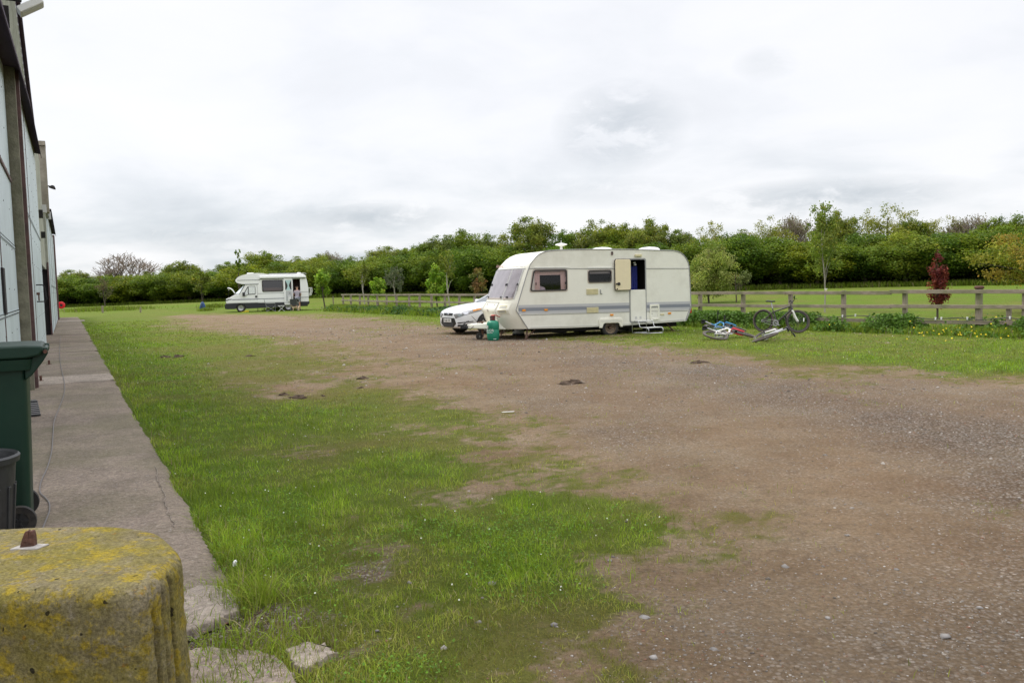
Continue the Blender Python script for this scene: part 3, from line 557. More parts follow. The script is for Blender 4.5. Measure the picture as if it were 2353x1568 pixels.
O = cr_spline(ctl, .0042); nO = len(O); tg = np.roll(O, -1, 0)-np.roll(O, 1, 0); tg /= np.linalg.norm(tg, axis=1, keepdims=True); on = np.stack([tg[:, 1], -tg[:, 0]], -1)
if ((O+on*.01-BC)**2).sum() < ((O-BC)**2).sum(): on = -on
lev = [(z, -.010*(1-z/.75), 0) for z in np.linspace(-.03, .69, 90)]; rad = .048
for a in np.linspace(0, math.pi/2, 12): lev.append((.702+rad*math.sin(a), rad*(1-math.cos(a)), 1))
V = []; 
for z, ins, _ in lev:
    g = np.zeros(nO)
    for gy, dep, wd, zt in ((2.388, .055, .0095, .66), (2.440, .020, .006, .70), (2.505, .060, .011, .715)):
        wob = .003*math.sin(z*11+gy*20); right = sst(-1.25, -1.15, O[:, 0]); g += dep*np.exp(-((O[:, 1]-gy-wob)/wd)**4)*right*float(sst(zt+.02, zt-.05, z))
    nz_ = (fbm(O[:, 0]*1.0+O[:, 1]*.7+z*.9, z+O[:, 1]*.8, 3, 4, 61)-.5)*.010+(fbm(O[:, 0]*3+O[:, 1]*2, z*3+O[:, 1], 9, 3, 62)-.5)*.012
    p = O-on*(ins+g-nz_)[:, None]; V.append(np.column_stack([p, np.full(nO, z)+ (0 if z < .5 else 1)*(fbm(O[:, 0], O[:, 1], 2.5, 3, 70)-.5)*.014]))
base_ring = V[-1]; cen = np.array([base_ring[:, 0].mean(), base_ring[:, 1].mean()])
for t in np.linspace(.96, .02, 26):
    xy = cen+(base_ring[:, :2]-cen)*t; V.append(np.column_stack([xy, base_ring[:, 2].mean()*0+.750+(fbm(xy[:, 0], xy[:, 1], 2.5, 3, 70)-.5)*.014+(fbm(xy[:, 0], xy[:, 1], 11, 3, 71)-.5)*.008]))
nl = len(V); _i = np.arange(nl*nO).reshape(nl, nO); j = np.roll(_i, -1, 1); F = np.stack([_i[:-1], j[:-1], j[1:], _i[1:]], -1).reshape(-1, 4)
VV = np.concatenate(V); VV[:, 0] -= BC[0]; VV[:, 1] -= BC[1]
blk = thing('stone_block', (BC[0], BC[1], 0), 0, 'big rounded stone block covered in yellow lichen, grooves down its side', 'stone block')
npmesh('block_body', VV, F, 'lichen', blk, smooth=True)
pt = at(66, 1254, .755); lx, ly = pt[0]-BC[0], pt[1]-BC[1]
mb = MB(); mb.prism([(-.048, -.028), (.044, -.030), (.058, .022), (-.034, .026)], .740, .757, lambda x, y, z: (lx+x, ly+z, y)); mb.build('mortar_patch', 'pale_mortar', blk, bevel=.003)
mb = MB(); 
mb.prism([(-.026, .74), (.020, .74), (.020, .79), (.017, .808), (.010, .810), (.007, .790), (.003, .811), (-.004, .808), (-.013, .785)], -.012, .012, lambda x, y, z: (lx+x, ly+y+.3*x, z))
mb.build('iron_stub', 'rust', blk, bevel=.003)

# ------------------------------------------------------------------ bins, cable, small things by the wall
def path_thing(name, n, s, label, cat, rz=0, group=None):
    x, y = path_pt(n, s); return thing(name, (x, y, 0.012), path_rot+rz, label, cat, group)
b = path_thing('wheelie_bin', -.56, 6.62, 'dark green wheelie bin with closed lid, standing by the wall', 'wheelie bin')
def taper_box(mb, x0, x1, y0, y1, z0, z1, tx0, tx1, ty0, ty1, r=.05, n=4, levels=8):
    V = []; 
    for k in range(levels+1):
        t = k/levels; X0 = x0+(tx0-x0)*t; X1 = x1+(tx1-x1)*t; Y0 = y0+(ty0-y0)*t; Y1 = y1+(ty1-y1)*t
        V.append([(a, c, z0+(z1-z0)*t) for a, c in rrect(X0, X1, Y0, Y1, r, n)])
    m_ = len(V[0]); vs = [p for q in V for p in q]; fs = [(k*m_+i, k*m_+(i+1) % m_, (k+1)*m_+(i+1) % m_, (k+1)*m_+i) for k in range(levels) for i in range(m_)]
    fs += [tuple(range(m_))[::-1], tuple(levels*m_+i for i in range(m_))]; mb.add(vs, fs)
mb = MB(); taper_box(mb, -.18, .27, -.25, .25, .05, 1.12, -.31, .30, -.29, .29, .05); mb.build('bin_body', 'bin_green', b, smooth=True)
mb = MB(); taper_box(mb, -.34, .33, -.32, .32, 1.10, 1.17, -.35, .34, -.33, .33, .05, levels=1); mb.build('bin_rim', 'bin_green', b, smooth=True)
mb = MB(); prof = [(-.36, 1.175), (-.34, 1.20), (-.2, 1.245), (.05, 1.262), (.30, 1.262), (.40, 1.255), (.405, 1.225), (.38, 1.19), (.30, 1.175)]
mb.prism(prof, -.335, .335); mb.build('lid', 'bin_green', b, bevel=.02, bseg=3)
mb = MB()
for yy in (-.27, .27):
    mb.prism([(.29, 1.03), (.33, 1.06), (.40, 1.15), (.43, 1.20), (.43, 1.24), (.39, 1.245), (.33, 1.17), (.29, 1.16)], yy-.02, yy+.02)
mb.tube([(.41, -.29, 1.215), (.41, .29, 1.215)], .018, 10); mb.build('handle', 'bin_green', b, smooth=True, bevel=.006)
mb = MB(); mb.tube([(.415, -.315, 1.215), (.415, -.285, 1.215)], .013, 12); mb.build('hinge_pin', 'rust', b, smooth=True)
for yy in (-.31, .27):
    mb = MB(); mb.lathe([(.055, -.02), (.098, -.026), (.102, -.012), (.102, .012), (.098, .026), (.055, .02)], 32, MX((.205, yy, .10), rx=R_(90)), closed=True); w_ = mb.build('wheel', 'rubber', b, smooth=True)
    mb = MB(); mb.lathe([(.002, -.012), (.055, -.012), (.055, .012), (.002, .012)], 24, MX((.205, yy, .10), rx=R_(90)))
    for k in range(5):
        a = k*2*math.pi/5; mb.bar((.205, yy-.015, .10), (.205+.055*math.cos(a), yy-.015, .10+.055*math.sin(a)), .012, .012, (0, 1, 0))
    mb.lathe([(.002, -.03), (.018, -.028), (.018, 0)], 14, MX((.205, yy, .10), rx=R_(90))); mb.build('rim', 'bin_grey', w_, smooth=True)
mb = MB(); mb.tube([(.205, -.30, .10), (.205, .30, .10)], .012, 8); mb.build('axle', 'galv', b, smooth=True)
g = thing('rubbish_bin', (-3.355, 5.02, .012), 0, 'round charcoal tub with ribbed sides and open top, in front of the green wheelie bin', 'tub')
mb = MB(); prof = [(.19, 0), (.205, .02), (.245, .52), (.25, .56), (.27, .565), (.275, .60), (.262, .612), (.245, .60), (.235, .55), (.19, .03), (.002, .03)]
seg = 72; vs = []
for (r, z) in prof:
    for k in range(seg):
        a = 2*math.pi*k/seg; rr = r+(.006 if (.03 < z < .40 and k % 6 < 3 and r > .2) else 0); vs.append((rr*math.cos(a), rr*math.sin(a), z))
fs = [(i*seg+k, i*seg+(k+1) % seg, (i+1)*seg+(k+1) % seg, (i+1)*seg+k) for i in range(len(prof)-1) for k in range(seg)]+[tuple(range(seg))[::-1]]
mb.add(vs, fs)
zz = [q for q in prof]; mb.build('tub_body', 'bin_grey', g, smooth=True, angle=40)
mb = MB(); 
for k in range(18):
    a = 2*math.pi*k/18; mb.bar((.205*math.cos(a), .205*math.sin(a), .03), (.240*math.cos(a), .240*math.sin(a), .42), .022, .014, (math.cos(a), math.sin(a), 0))
mb.build('rib', 'bin_grey', g, bevel=.003); 
pts = [at(a, c)[:2] for a, c in [(139, 775), (137, 800), (138, 830), (144, 862), (148, 880), (147, 908), (136, 940), (125, 970), (122, 1000), (119, 1040), (109, 1078), (95, 1110), (92, 1135), (104, 1148), (113, 1160), (114, 1178), (107, 1198), (96, 1225), (80, 1260)]]
cp = cr_spline(np.array(pts), .06)[:-40]
cp = cp[:np.argmin(np.hypot(*(cp-np.array(pts[-1])).T))]
mb = MB(); mb.tube([(p[0], p[1], .022) for p in cp[::1]], .0058, 6); tag(mb.build('extension_cable', 'cable', smooth=True), 'grey cable snaking along the concrete path', 'cable')
p = at(78, 958); o = thing('floor_vent', (p[0], p[1], .012), path_rot+R_(8), 'small black louvred box on the path beside the wall, behind the green bin', 'vent box')
mb = MB(); mb.prism([(-.10, 0), (.08, 0), (.05, .21), (-.10, .21)], -.03, .10); mb.build('box_shell', 'black', o, bevel=.008)
mb = MB(); 
for k in range(7): mb.box(-.08+.0, .075-.004*k, -.036, -.030, .03+.024*k, .042+.024*k)
mb.build('louvre', 'galv', o)
for (px, py, lab) in ((94, 876, 'short rusty door stop peg in the path, beside the rust-red post'), (113, 838, 'short rusty door stop peg in the path, further along the blue door')):
    p = at(px, py); o = thing('door_stop', (p[0], p[1], .01), path_rot, lab, 'door stop', 'door stop pegs on the path')
    mb = MB(); mb.box(-.022, .022, -.02, .02, 0, .10); mb.build('peg', 'rust', o, bevel=.004); mb = MB(); mb.box(-.06, .05, -.03, .03, 0, .012); mb.build('foot_plate', 'rust', o)

# ------------------------------------------------------------------ industrial building on the left
MT['door_blue'] = mat('pale_blue_steel', (.50, .58, .61), .5, .0, noise=.10, nscale=1.2, dirt=(.34, .40, .41), dirt_amt=.5, bump=.15, bscale=6)
MT['clad'] = mat('weathered_cladding', (.36, .37, .31), .8, noise=.25, nscale=2.5, dirt=(.18, .20, .13), dirt_amt=.6)
MT['post_moss'] = mat('mossy_concrete_post', (.17, .16, .115), .95, noise=.35, nscale=6, dirt=(.09, .10, .05), dirt_amt=.6, bump=.5, bscale=30)
MT['post_red'] = mat('rusty_red_steel', (.115, .062, .058), .7, noise=.35, nscale=9, dirt=(.055, .04, .04), dirt_amt=.7)
MT['fascia'] = mat('dark_purple_fascia', (.030, .012, .035), .9, noise=.3)
MT['grime'] = mat('dark_grime', (.022, .02, .02), .95, noise=.3)  # for dark parts, and for the shade painted into the wall opening
MT['concrete_post'] = mat('concrete_pier', (.27, .245, .20), .95, noise=.2, nscale=4, dirt=(.16, .13, .09), dirt_amt=.6, bump=.4, bscale=25)
MT['grey_paint'] = mat('grey_wall_paint', (.30, .30, .30), .85, noise=.15, nscale=2)
bd = path_thing('workshop_building', 0, 0, 'long tall workshop with pale blue steel sliding doors, left of the path', 'building')
def bbox(name, m, x0, x1, y0, y1, z0, z1, parent=None, bevel=0):
    mb = MB(); mb.box(x0, x1, y0, y1, z0, z1); return mb.build(name, m, parent or bd, bevel=bevel)
bbox('wall', 'clad', -22, -1.0, 7.6, 66, -.05, 5.6)
mb = MB(); mb.prism([(-22, 5.6), (-11, 8.2), (-1.0, 6.0), (-1.0, 5.6)], 7.6, 66); mb.build('roof', 'grey_paint', bd)
def sheet_door(s0, s1, x, z1, seams_s, seams_z, name='sliding_door'):
    mb = MB(); mb.box(x-.06, x, s0, s1, .04, z1); n0 = len(mb.f)
    for z in seams_z: mb.box(x+.001, x+.007, s0+.02, s1-.02, z-.035, z+.035)
    n1 = len(mb.f)
    for s in seams_s: mb.box(x+.001, x+.010, s-.012, s+.012, .06, z1-.02)
    n2 = len(mb.f)
    for z in list(seams_z):
        for s in np.arange(s0+.1, s1-.05, .16):
            for dz in (-.022, .022): mb.box(x+.007, x+.013, s-.008, s+.008, z+dz-.008, z+dz+.008)
    for s in np.arange(s0+.5, s1-.2, 1.35):
        for z in np.arange(.45, z1-.2, .62): mb.box(x, x+.006, s-.009, s+.009, z-.009, z+.009)
    d = mb.build(name, 'door_blue', bd); d.data.materials.append(MT['post_red']); d.data.materials.append(MT['grime'])
    for k, p in enumerate(d.data.polygons): p.material_index = 0 if k < n1 else (1 if k < n2 else 2)
    return d
d1 = sheet_door(7.8, 16.0, -.71, 5.6, (12.4,), (1.34, 2.38), 'sliding_door')
mb = MB(); mb.box(-.709, -.685, 8, 15.9, 3.44, 3.49); mb.build('stiffener_bar', 'post_red', d1)
mb = MB(); mb.box(-.709, -.680, 12.2, 12.5, 1.35, 1.95); mb.build('handle', 'grime', d1, bevel=.006)
bbox('post', 'post_moss', -1.0, -.558, 16.05, 16.3, 0, 5.75)['label'] = 'mossy grey concrete post'
bbox('post', 'post_red', -.65, -.508, 16.36, 16.6, 0, 5.6)['label'] = 'rust-red steel post'
d2 = sheet_door(16.7, 29.9, -.63, 5.75, (21.5,), (3.3,), 'sliding_door')
mb = MB(); mb.tube([(-.63, 22.9, 1.84), (-.50, 22.9, 1.84), (-.455, 22.9, 1.80), (-.42, 22.9, 1.50), (-.455, 22.9, 1.44), (-.63, 22.9, 1.44)], .014, 8); mb.build('handle', 'grime', d2, smooth=True)
mb = MB(); mb.box(-.63, -.56, 22.85, 22.95, 1.60, 1.66); mb.box(-.60, -.57, 22.88, 22.93, 1.46, 1.6); mb.build('lock', 'rust', d2, bevel=.005)
# track canopy over the doors: dark steel cover, its outer lip slightly bowed
def canopy(s0, s1, z, xo, name='track_cover', sag=.1, m='grime'):
    mb = MB(); k = 24; V = []
    for i in range(k+1):
        t = i/k; s = s0+(s1-s0)*t; zz = float(np.interp(s, [7.8, 14, 21, 30], [4.45, 5.02, 5.62, 5.85])) if s0 < 20 else z
        V += [(-.98, s, zz+.30), (xo-.02, s, zz+.16), (xo, s, zz), (xo-.015, s, zz), (xo-.03, s, zz+.12), (-.98, s, zz+.2)]
    mb.add(V, [(i*6+j, i*6+(j+1) % 6, (i+1)*6+(j+1) % 6, (i+1)*6+j) for i in range(k) for j in range(6)]+[tuple(range(6)), tuple(k*6+j for j in range(6))])
    return mb.build(name, m, bd)
canopy(7.8, 29.9, 5.65, -.445, m='fascia')
mb = MB(); mb.box(-.79, -.66, 7.9, 29.8, 5.60, 5.80); mb.build('door_track', 'grime', bd)
for s in (9.5, 12, 14.5): bbox('track_bracket', 'grime', -.78, -.52, s-.04, s+.04, 5.55, 5.85)
# gable cladding above the canopy with a dark verge board
mb = MB(); gp = [(7.8, 5.9), (29.8, 5.9), (29.8, 6.0), (25.9, 6.75), (20.8, 8.0), (7.8, 11.4)]
mb.add([(-.64, s, z) for s, z in gp]+[(-.95, s, z) for s, z in gp], [tuple(range(6)), tuple(range(11, 5, -1))]+[(i, (i+1) % 6, 6+(i+1) % 6, 6+i) for i in range(6)]); 
for s in np.arange(8, 29.6, .35):
    zt = np.interp(s, [7.8, 20.8, 25.9, 29.8], [11.4, 8.0, 6.75, 6.0])-.06
    mb.box(-.64, -.622, s-.05, s+.05, 5.95, max(6.0, zt))
gw = mb.build('gable_wall', 'clad', bd)
mb = MB(); mb.tube([(-.58, s, z+.03) for s, z in ((7.8, 11.4), (20.8, 8.0), (25.9, 6.75), (29.8, 6.0))], .05, 8); mb.build('verge_board', 'fascia', bd)
# corrugated bay beyond the doors, over a dark opening
mb = MB(); V = []; F_ = []; ks = np.arange(30.0, 38.0, .05)
for i, s in enumerate(ks): xx = -.67+.02*math.sin(s*2*math.pi/.3); V += [(xx, s, 2.62), (xx, s, 6.9)]
mb.add(V, [(2*i, 2*i+2, 2*i+3, 2*i+1) for i in range(len(ks)-1)]); mb.build('corrugated_panel', 'clad', bd, keep=True)
bbox('opening_lining', 'grime', -.98, -.90, 30.0, 38.0, 0, 2.62)  # near-black lining paints the shade inside the opening
bbox('pier_base', 'grime', -.98, -.60, 38.0, 39.0, 0, 2.62); bbox('door_post', 'post_red', -.62, -.565, 37.9, 38.2, 0, 2.9); bbox('pier_middle', 'clad', -.98, -.565, 38.25, 39.0, 2.62, 4.9)  # block at the pier foot coloured near-black as the opening's shaded inside
bbox('door_jamb', 'mh_line', -.95, -.64, 29.95, 30.15, 0, 2.62)
bbox('ledge_bracket', 'grime', -.66, -.54, 31.5, 31.9, 4.15, 4.4); bbox('ledge_bracket', 'grime', -.66, -.52, 32.5, 32.9, 3.55, 3.75)
pier = bbox('pier', 'concrete_post', -.98, -.42, 38.3, 39.0, 4.9, 7.55, bevel=.03)
bbox('pier_cap', 'concrete_post', -1.0, -.415, 38.2, 39.1, 7.55, 7.72, pier)
bbox('wall_panel', 'door_blue', -.98, -.575, 39.05, 41.4, 0, 4.9); bbox('wall_panel', 'grey_paint', -.98, -.47, 39.05, 41.4, 4.9, 6.6)
bbox('junction_box', 'mh_grey', -.67, -.50, 36.6, 37.0, 4.75, 5.05); bbox('junction_box', 'mh_grey', -.54, -.40, 40.8, 41.2, 4.85, 5.15)
d3 = sheet_door(41.5, 60.5, -.56, 5.2, (47., 54.), (2.0,), 'sliding_door')
canopy(41.3, 58, 5.15, -.36, sag=0, m='fascia')
bbox('post', 'post_red', -.60, -.47, 60.5, 61.2, 0, 5.4)['label'] = 'far rust-red steel post'
bbox('wall_panel', 'door_blue', -.98, -.60, 61.2, 66, 0, 5.2)
bbox('downpipe', 'post_red', -.60, -.50, 65.3, 65.45, 0, 5.4)
mb = MB(); mb.box(-.60, -.52, 61, 66, .0, .22); mb.build('plinth', 'concrete_post', bd)
# floodlight near the top of the frame, lamp on the pier, red reel on the far corner
fl = path_thing('floodlight', -.44, 13.3, 'white floodlight on a dark bracket high above the near blue door', 'floodlight'); fl.location.z = 5.62
mb = MB(); mb.box(-.15, .06, -.05, .05, -.02, .05); mb.tube([(.0, 0, .0), (.12, 0, -.02)], .02, 8); mb.build('bracket', 'grime', fl, bevel=.004)
hm = MX((.22, 0, -.08), ry=R_(-32)); mb = MB(); bx_ = MB().box(-.17, .17, -.13, .13, -.045, .045); mb.add([hm @ Vector(v) for v in bx_.v], bx_.f); mb.build('lamp_body', 'white', fl, bevel=.01)
mb = MB(); bx_ = MB().box(-.15, .15, -.11, .11, -.052, -.046); mb.add([hm @ Vector(v) for v in bx_.v], bx_.f); mb.build('lamp_glass', 'mh_grey', fl)
wl = path_thing('wall_lamp', -.42, 38.6, 'small dark lamp sticking out from the concrete pier', 'wall lamp'); wl.location.z = 5.95
mb = MB(); mb.tube([(0, 0, .05), (.10, 0, .04)], .025, 8); mb.build('arm', 'grime', wl); mb = MB(); mb.lathe([(.13, -.05), (.12, .0), (.05, .08), (.002, .09)], 16, MX((.16, 0, 0), ry=R_(20))); mb.build('lamp_shade', 'grime', wl, smooth=True)
rl = path_thing('hose_reel', -.36, 66.15, 'round red hose reel with a black centre, at the far corner of the building', 'hose reel'); rl.location.z = .88
mb = MB(); mb.lathe([(.09, -.07), (.20, -.07), (.245, -.04), (.25, 0), (.245, .04), (.20, .07), (.09, .07)], 28, MX((0, 0, 0), rx=R_(90)), closed=True); mb.build('reel_drum', 'red', rl, smooth=True)
mb = MB(); mb.lathe([(.002, -.05), (.10, -.05), (.10, .05), (.002, .05)], 20, MX((0, 0, 0), rx=R_(90))); mb.build('hub', 'black', rl, smooth=True, angle=40)
mb = MB(); mb.box(-.26, .0, .08, .11, -.03, .03); mb.build('wall_bracket', 'black', rl)

# ------------------------------------------------------------------ fence, cable with clips, posts
def fence_at_x(px, z=0):
    """point of the fence line seen in column px of the photograph"""
    for (x0, y0), (x1, y1) in zip(FL, FL[1:]):
        for k in range(200):
            t = k/200; X = x0+(x1-x0)*t; Y = y0+(y1-y0)*t; w = X*cF[0]+Y*cF[1]+(z-EYE)*cF[2]; q = 1176+FPX*(X*cR[0]+Y*cR[1]+(z-EYE)*cR[2])/w
            if q <= px: return X, Y, math.atan2(y1-y0, x1-x0)
    return FL[-1][0], FL[-1][1], 0
fn = thing('post_and_rail_fence', (FL[1][0], FL[1][1], 0), 0, 'long weathered grey wooden post and rail fence behind the caravan', 'fence')
fo = Vector(fn.location)
def fpost(px, w=.11, h=1.12, z0=-.1, off=.06):
    X, Y, a = fence_at_x(px, .6); nx_, ny_ = math.sin(a), -math.cos(a)
    if nx_*X+ny_*Y > 0: nx_, ny_ = -nx_, -ny_
    X -= nx_*off; Y -= ny_*off; mb = MB(); u = Vector((math.cos(a), math.sin(a), 0)); hw = w/2; n_ = Vector((nx_, ny_, 0)); c_ = Vector((X, Y, 0))-fo
    z1 = h+random.uniform(-.01, .02); vs = [c_+u*i*hw+n_*j*hw+Vector((0, 0, z)) for z in (z0, z1) for i, j in ((-1, -1), (1, -1), (1, 1), (-1, 1))]
    mb.add(vs, [(3, 2, 1, 0), (4, 5, 6, 7), (0, 1, 5, 4), (1, 2, 6, 5), (2, 3, 7, 6), (3, 0, 4, 7)]); return mb.build('post', 'fence_post', fn, bevel=.008)
post_px = [787, 805, 825, 845, 866, 887, 910, 938, 962, 990, 1021, 1053, 1089, 1128, 1170, 1215, 1265, 1315, 1370, 1430, 1490, 1548, 1609, 1707, 1815, 1937, 2079, 2247, 2462]
for p in post_px: fpost(p, .135 if p == 2247 else .11, 1.15 if p > 1500 else 1.12)
fpost(1700, .10, .80, off=.16)['label'] = 'short cut-off post doubled beside a tall one'; fpost(2318, .10, .70)['label'] = 'short post reaching only the middle rail'; fpost(2352, .10, 1.12)
tot = 0; pts = []
for (x0, y0), (x1, y1) in zip(FL, FL[1:]):
    Ls = math.hypot(x1-x0, y1-y0); k = max(1, round(Ls/3.6))
    for i in range(k): pts.append((x0+(x1-x0)*i/k, y0+(y1-y0)*i/k))
pts.append(FL[-1])
for (za, zh, tag_) in ((1.105, .105, 'top'), (.70, .10, 'mid'), (.30, .10, 'low')):
    for i, (a, c) in enumerate(zip(pts, pts[1:])):
        if za < .5 and a[1] > 46: continue
        mb = MB(); dz = lambda p: random.uniform(-.02, .02); a3 = Vector((a[0], a[1], za+dz(0)))-fo; c3 = Vector((c[0], c[1], za+dz(0)))-fo; d = (c3-a3).normalized(); n_ = Vector((d.y, -d.x, 0))
        if n_.dot(Vector(a3)+fo) > 0: n_ = -n_
        off = n_*(.02+.012*(i % 2)); mb.bar(a3+off, c3+off+d*.05, .038, zh); mb.build('rail', 'fence', fn, bevel=.006)
cap = fence_at_x(2247, 1.1); cpo = thing('wooden_ring', (cap[0]+.06, cap[1]+.06, 1.17), 0, 'brown wooden ring sitting on top of the thick fence post', 'wooden ring')
mb = MB(); mb.lathe([(.05, .0), (.10, .005), (.125, .035), (.105, .075), (.07, .085), (.05, .06)], 22, closed=True); mb.build('cap_ring', 'rust', cpo, smooth=True); mb = MB(); mb.lathe([(.002, -.02), (.09, -.02), (.08, .05), (.002, .06)], 16); mb.build('cap_core', 'bark', cpo, smooth=True)
# black cable with white clips along the lowest rail
cpts = []
for px in range(1600, 2480, 6):
    X, Y, a = fence_at_x(px, .42); l = math.hypot(X, Y); X -= X/l*.07; Y -= Y/l*.07; cpts.append((X, Y, .405+.022*math.sin(px*.055)+.012*math.sin(px*.019+1)))
cbl = thing('electric_cable', cpts[0], 0, 'black electric cable with white clips strung along the lowest fence rail', 'cable'); co = Vector(cpts[0])
mb = MB(); mb.tube([Vector(p)-co for p in cpts], .013, 6); mb.build('wire', 'cable_black', cbl, smooth=True)
for px in (1645, 1703, 1719, 1760, 1787, 1865, 1939, 1965, 2042, 2072, 2155, 2162, 2224, 2322):
    i = min(range(len(cpts)), key=lambda i: abs(1600+6*i-px)); p = Vector(cpts[i])-co; mb = MB(); mb.box(p.x-.017, p.x+.017, p.y-.02, p.y+.02, p.z-.03, p.z+.045); mb.build('clip', 'white', cbl, bevel=.004)
for (px, py, h, r_, lab) in ((323, 718, .46, .07, 'short wooden stake in the far grass, nearer the track end'), (236, 719, .62, .09, 'weathered stake beside a small bare sapling near the building corner')):
    p = at(px, py); o = thing('wooden_stake', p, 0, lab, 'stake', 'wooden stakes in the far grass'); mb = MB(); mb.tube([(0, 0, -.05), (0, .0, h)], r_, 8); mb.build('stake', 'fence_post', o, smooth=True, angle=40)
for (px, py, h, lab) in ((1190+0, 0, 0, ''),)[:0]: pass
for (px, d_, h, lab) in ((774, 60.6, .75, 'thin short stake just left of the fence end'), (1056, 60.2, .6, 'thin stake')):
    pass
o = thing('thin_stake', (atd(766, 705, 64)[0], 64, 0), 0, 'thin short stake standing just left of the fence end', 'stake'); mb = MB(); mb.tube([(0, 0, -.05), (0, 0, .95)], .05, 7); mb.build('stake', 'fence_post', o)

# dung heaps and litter
for i, (px, py, w_, h_, lab) in enumerate(((378, 821, .22, .07, 'small dark dung clump on the grass, left of a pair near the path'), (410, 820, .2, .09, 'small pointed dung clump on the grass, right of a pair near the path'), (574, 817, .22, .06, 'little dung clump on the olive grass near the track edge'),
    (652, 906, .14, .06, 'small dung clump just left of the big dark one'), (687, 912, .19, .08, 'big dark brown dung clump on the worn grass'), (742, 908, .09, .035, 'tiny dung clump right of the big dark one'), (833, 870, .16, .07, 'brown dung clump alone at the track side of the grass'),
    (1310, 881, .27, .09, 'wide brown dung heap in the middle of the dirt track'), (1607, 833, .25, .07, 'flat brown dung heap on the track below the bicycles'), (830, 890, .10, .04, 'tiny dung clump just below the lone brown one'))):
    p = at(px, py); o = thing('dung_heap', (p[0], p[1], float(ground_z(np.array([p[0]]), np.array([p[1]]))[0])), 0, lab, 'dung', 'dung heaps on the ground')
    mb = MB(); V = []; n1 = 14
    for k in range(7):
        for q in range(n1):
            a = 2*math.pi*q/n1; t = k/6; rr = math.sqrt(max(0, 1-t**2))*w_*.58*(1+.25*math.sin(a*3+i)+.3*random.uniform(-1, 1)); t *= .8+.3*math.sin(a*2+i*2); V.append((rr*math.cos(a)*1.2, rr*math.sin(a)*.8, t*h_*.75*(1+.25*random.uniform(-1, 1))-.01))
    mb.add(V, [(k*n1+q, k*n1+(q+1) % n1, (k+1)*n1+(q+1) % n1, (k+1)*n1+q) for k in range(6) for q in range(n1)]); mb.build('dung', 'dung', o, smooth=True, angle=180)
for (px, py, a, c, h_, rz, lab) in ((1167, 948, .16, .012, .006, .1, 'thin white strip of litter on the dirt track'), (540, 1310, .022, .016, .03, .5, 'crumpled white litter at the path edge')):
    p = at(px, py); o = thing('litter', (p[0], p[1], .03 if px < 600 else .012), rz, lab, 'litter'); mb = MB(); mb.prism([(-a/2, 0), (a/2*.8, .2*h_), (a/2, h_), (-a/3, h_*.8)], -c, c); mb.build('scrap', 'white', o, bevel=.001)

# ------------------------------------------------------------------ touring caravan
cv = thing('touring_caravan', (.45, 23.75, -.03), R_(22.5), 'cream touring caravan with grey stripes and its upper door leaf open', 'caravan')
front = [(.02, .33), (-.16, .60), (-.34, .88), (-.235, 1.18), (-.13, 1.47), (-.03, 1.76), (.08, 2.06), (.13, 2.17), (.21, 2.27), (.31, 2.38), (.44, 2.47), (.60, 2.53), (.77, 2.56), (1.14, 2.58)]
roofp = [(1.14, 2.58), (2.21, 2.59), (3.39, 2.58), (4.99, 2.53)]
rear = [(4.99, 2.53), (5.14, 2.50), (5.25, 2.46), (5.36, 2.385), (5.45, 2.28), (5.52, 2.15), (5.55, 2.03), (5.59, 1.3), (5.61, .76), (5.52, .53), (5.41, .34)]
under = [(5.41, .34), (3.15, .29), (1.39, .30), (.02, .33)]
def Bz(z): return lerp(z, [.33, .55, .88, 1.2, 2.05, 2.4, 2.58], [.58, .54, .42, .33, .27, .15, 0])
ys_ = [2.2*t for t in (0, .02, .06, .13, .22, .32, .42, .5, .58, .68, .78, .87, .94, .98, 1)]
def sweep(mb, prof, bul, lift=0):
    n = len(ys_); V = []
    for x, z in prof:
        for y in ys_:
            v = abs(y-1.1)/1.1; V.append((x-bul(z)*(1-v**4.5), y, z+lift*(1-v**2)))
    mb.add(V, [(i*n+j, i*n+j+1, (i+1)*n+j+1, (i+1)*n+j) for i in range(len(prof)-1) for j in range(n-1)])
mb = MB(); sweep(mb, front, Bz); mb.build('front_moulding', 'caravan_front', cv, smooth=True, angle=60)
mb = MB(); sweep(mb, roofp, lambda z: 0, .04); mb.build('roof', 'caravan_front', cv, smooth=True)
mb = MB(); sweep(mb, rear, lambda z: -.05); mb.build('rear_panel', 'caravan', cv, smooth=True, angle=60)
mb = MB(); sweep(mb, under, lambda z: 0); mb.build('floor', 'grime', cv)
outline = front+roofp[1:]+rear[1:]+under[1:-1]
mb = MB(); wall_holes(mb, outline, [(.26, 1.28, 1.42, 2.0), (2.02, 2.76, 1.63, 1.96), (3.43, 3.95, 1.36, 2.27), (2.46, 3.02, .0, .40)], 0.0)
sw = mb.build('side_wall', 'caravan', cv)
mb = MB(); mb.add([(x, 2.2, z) for x, z in outline], [tuple(range(len(outline)))]); mb.build('side_wall', 'caravan', cv)
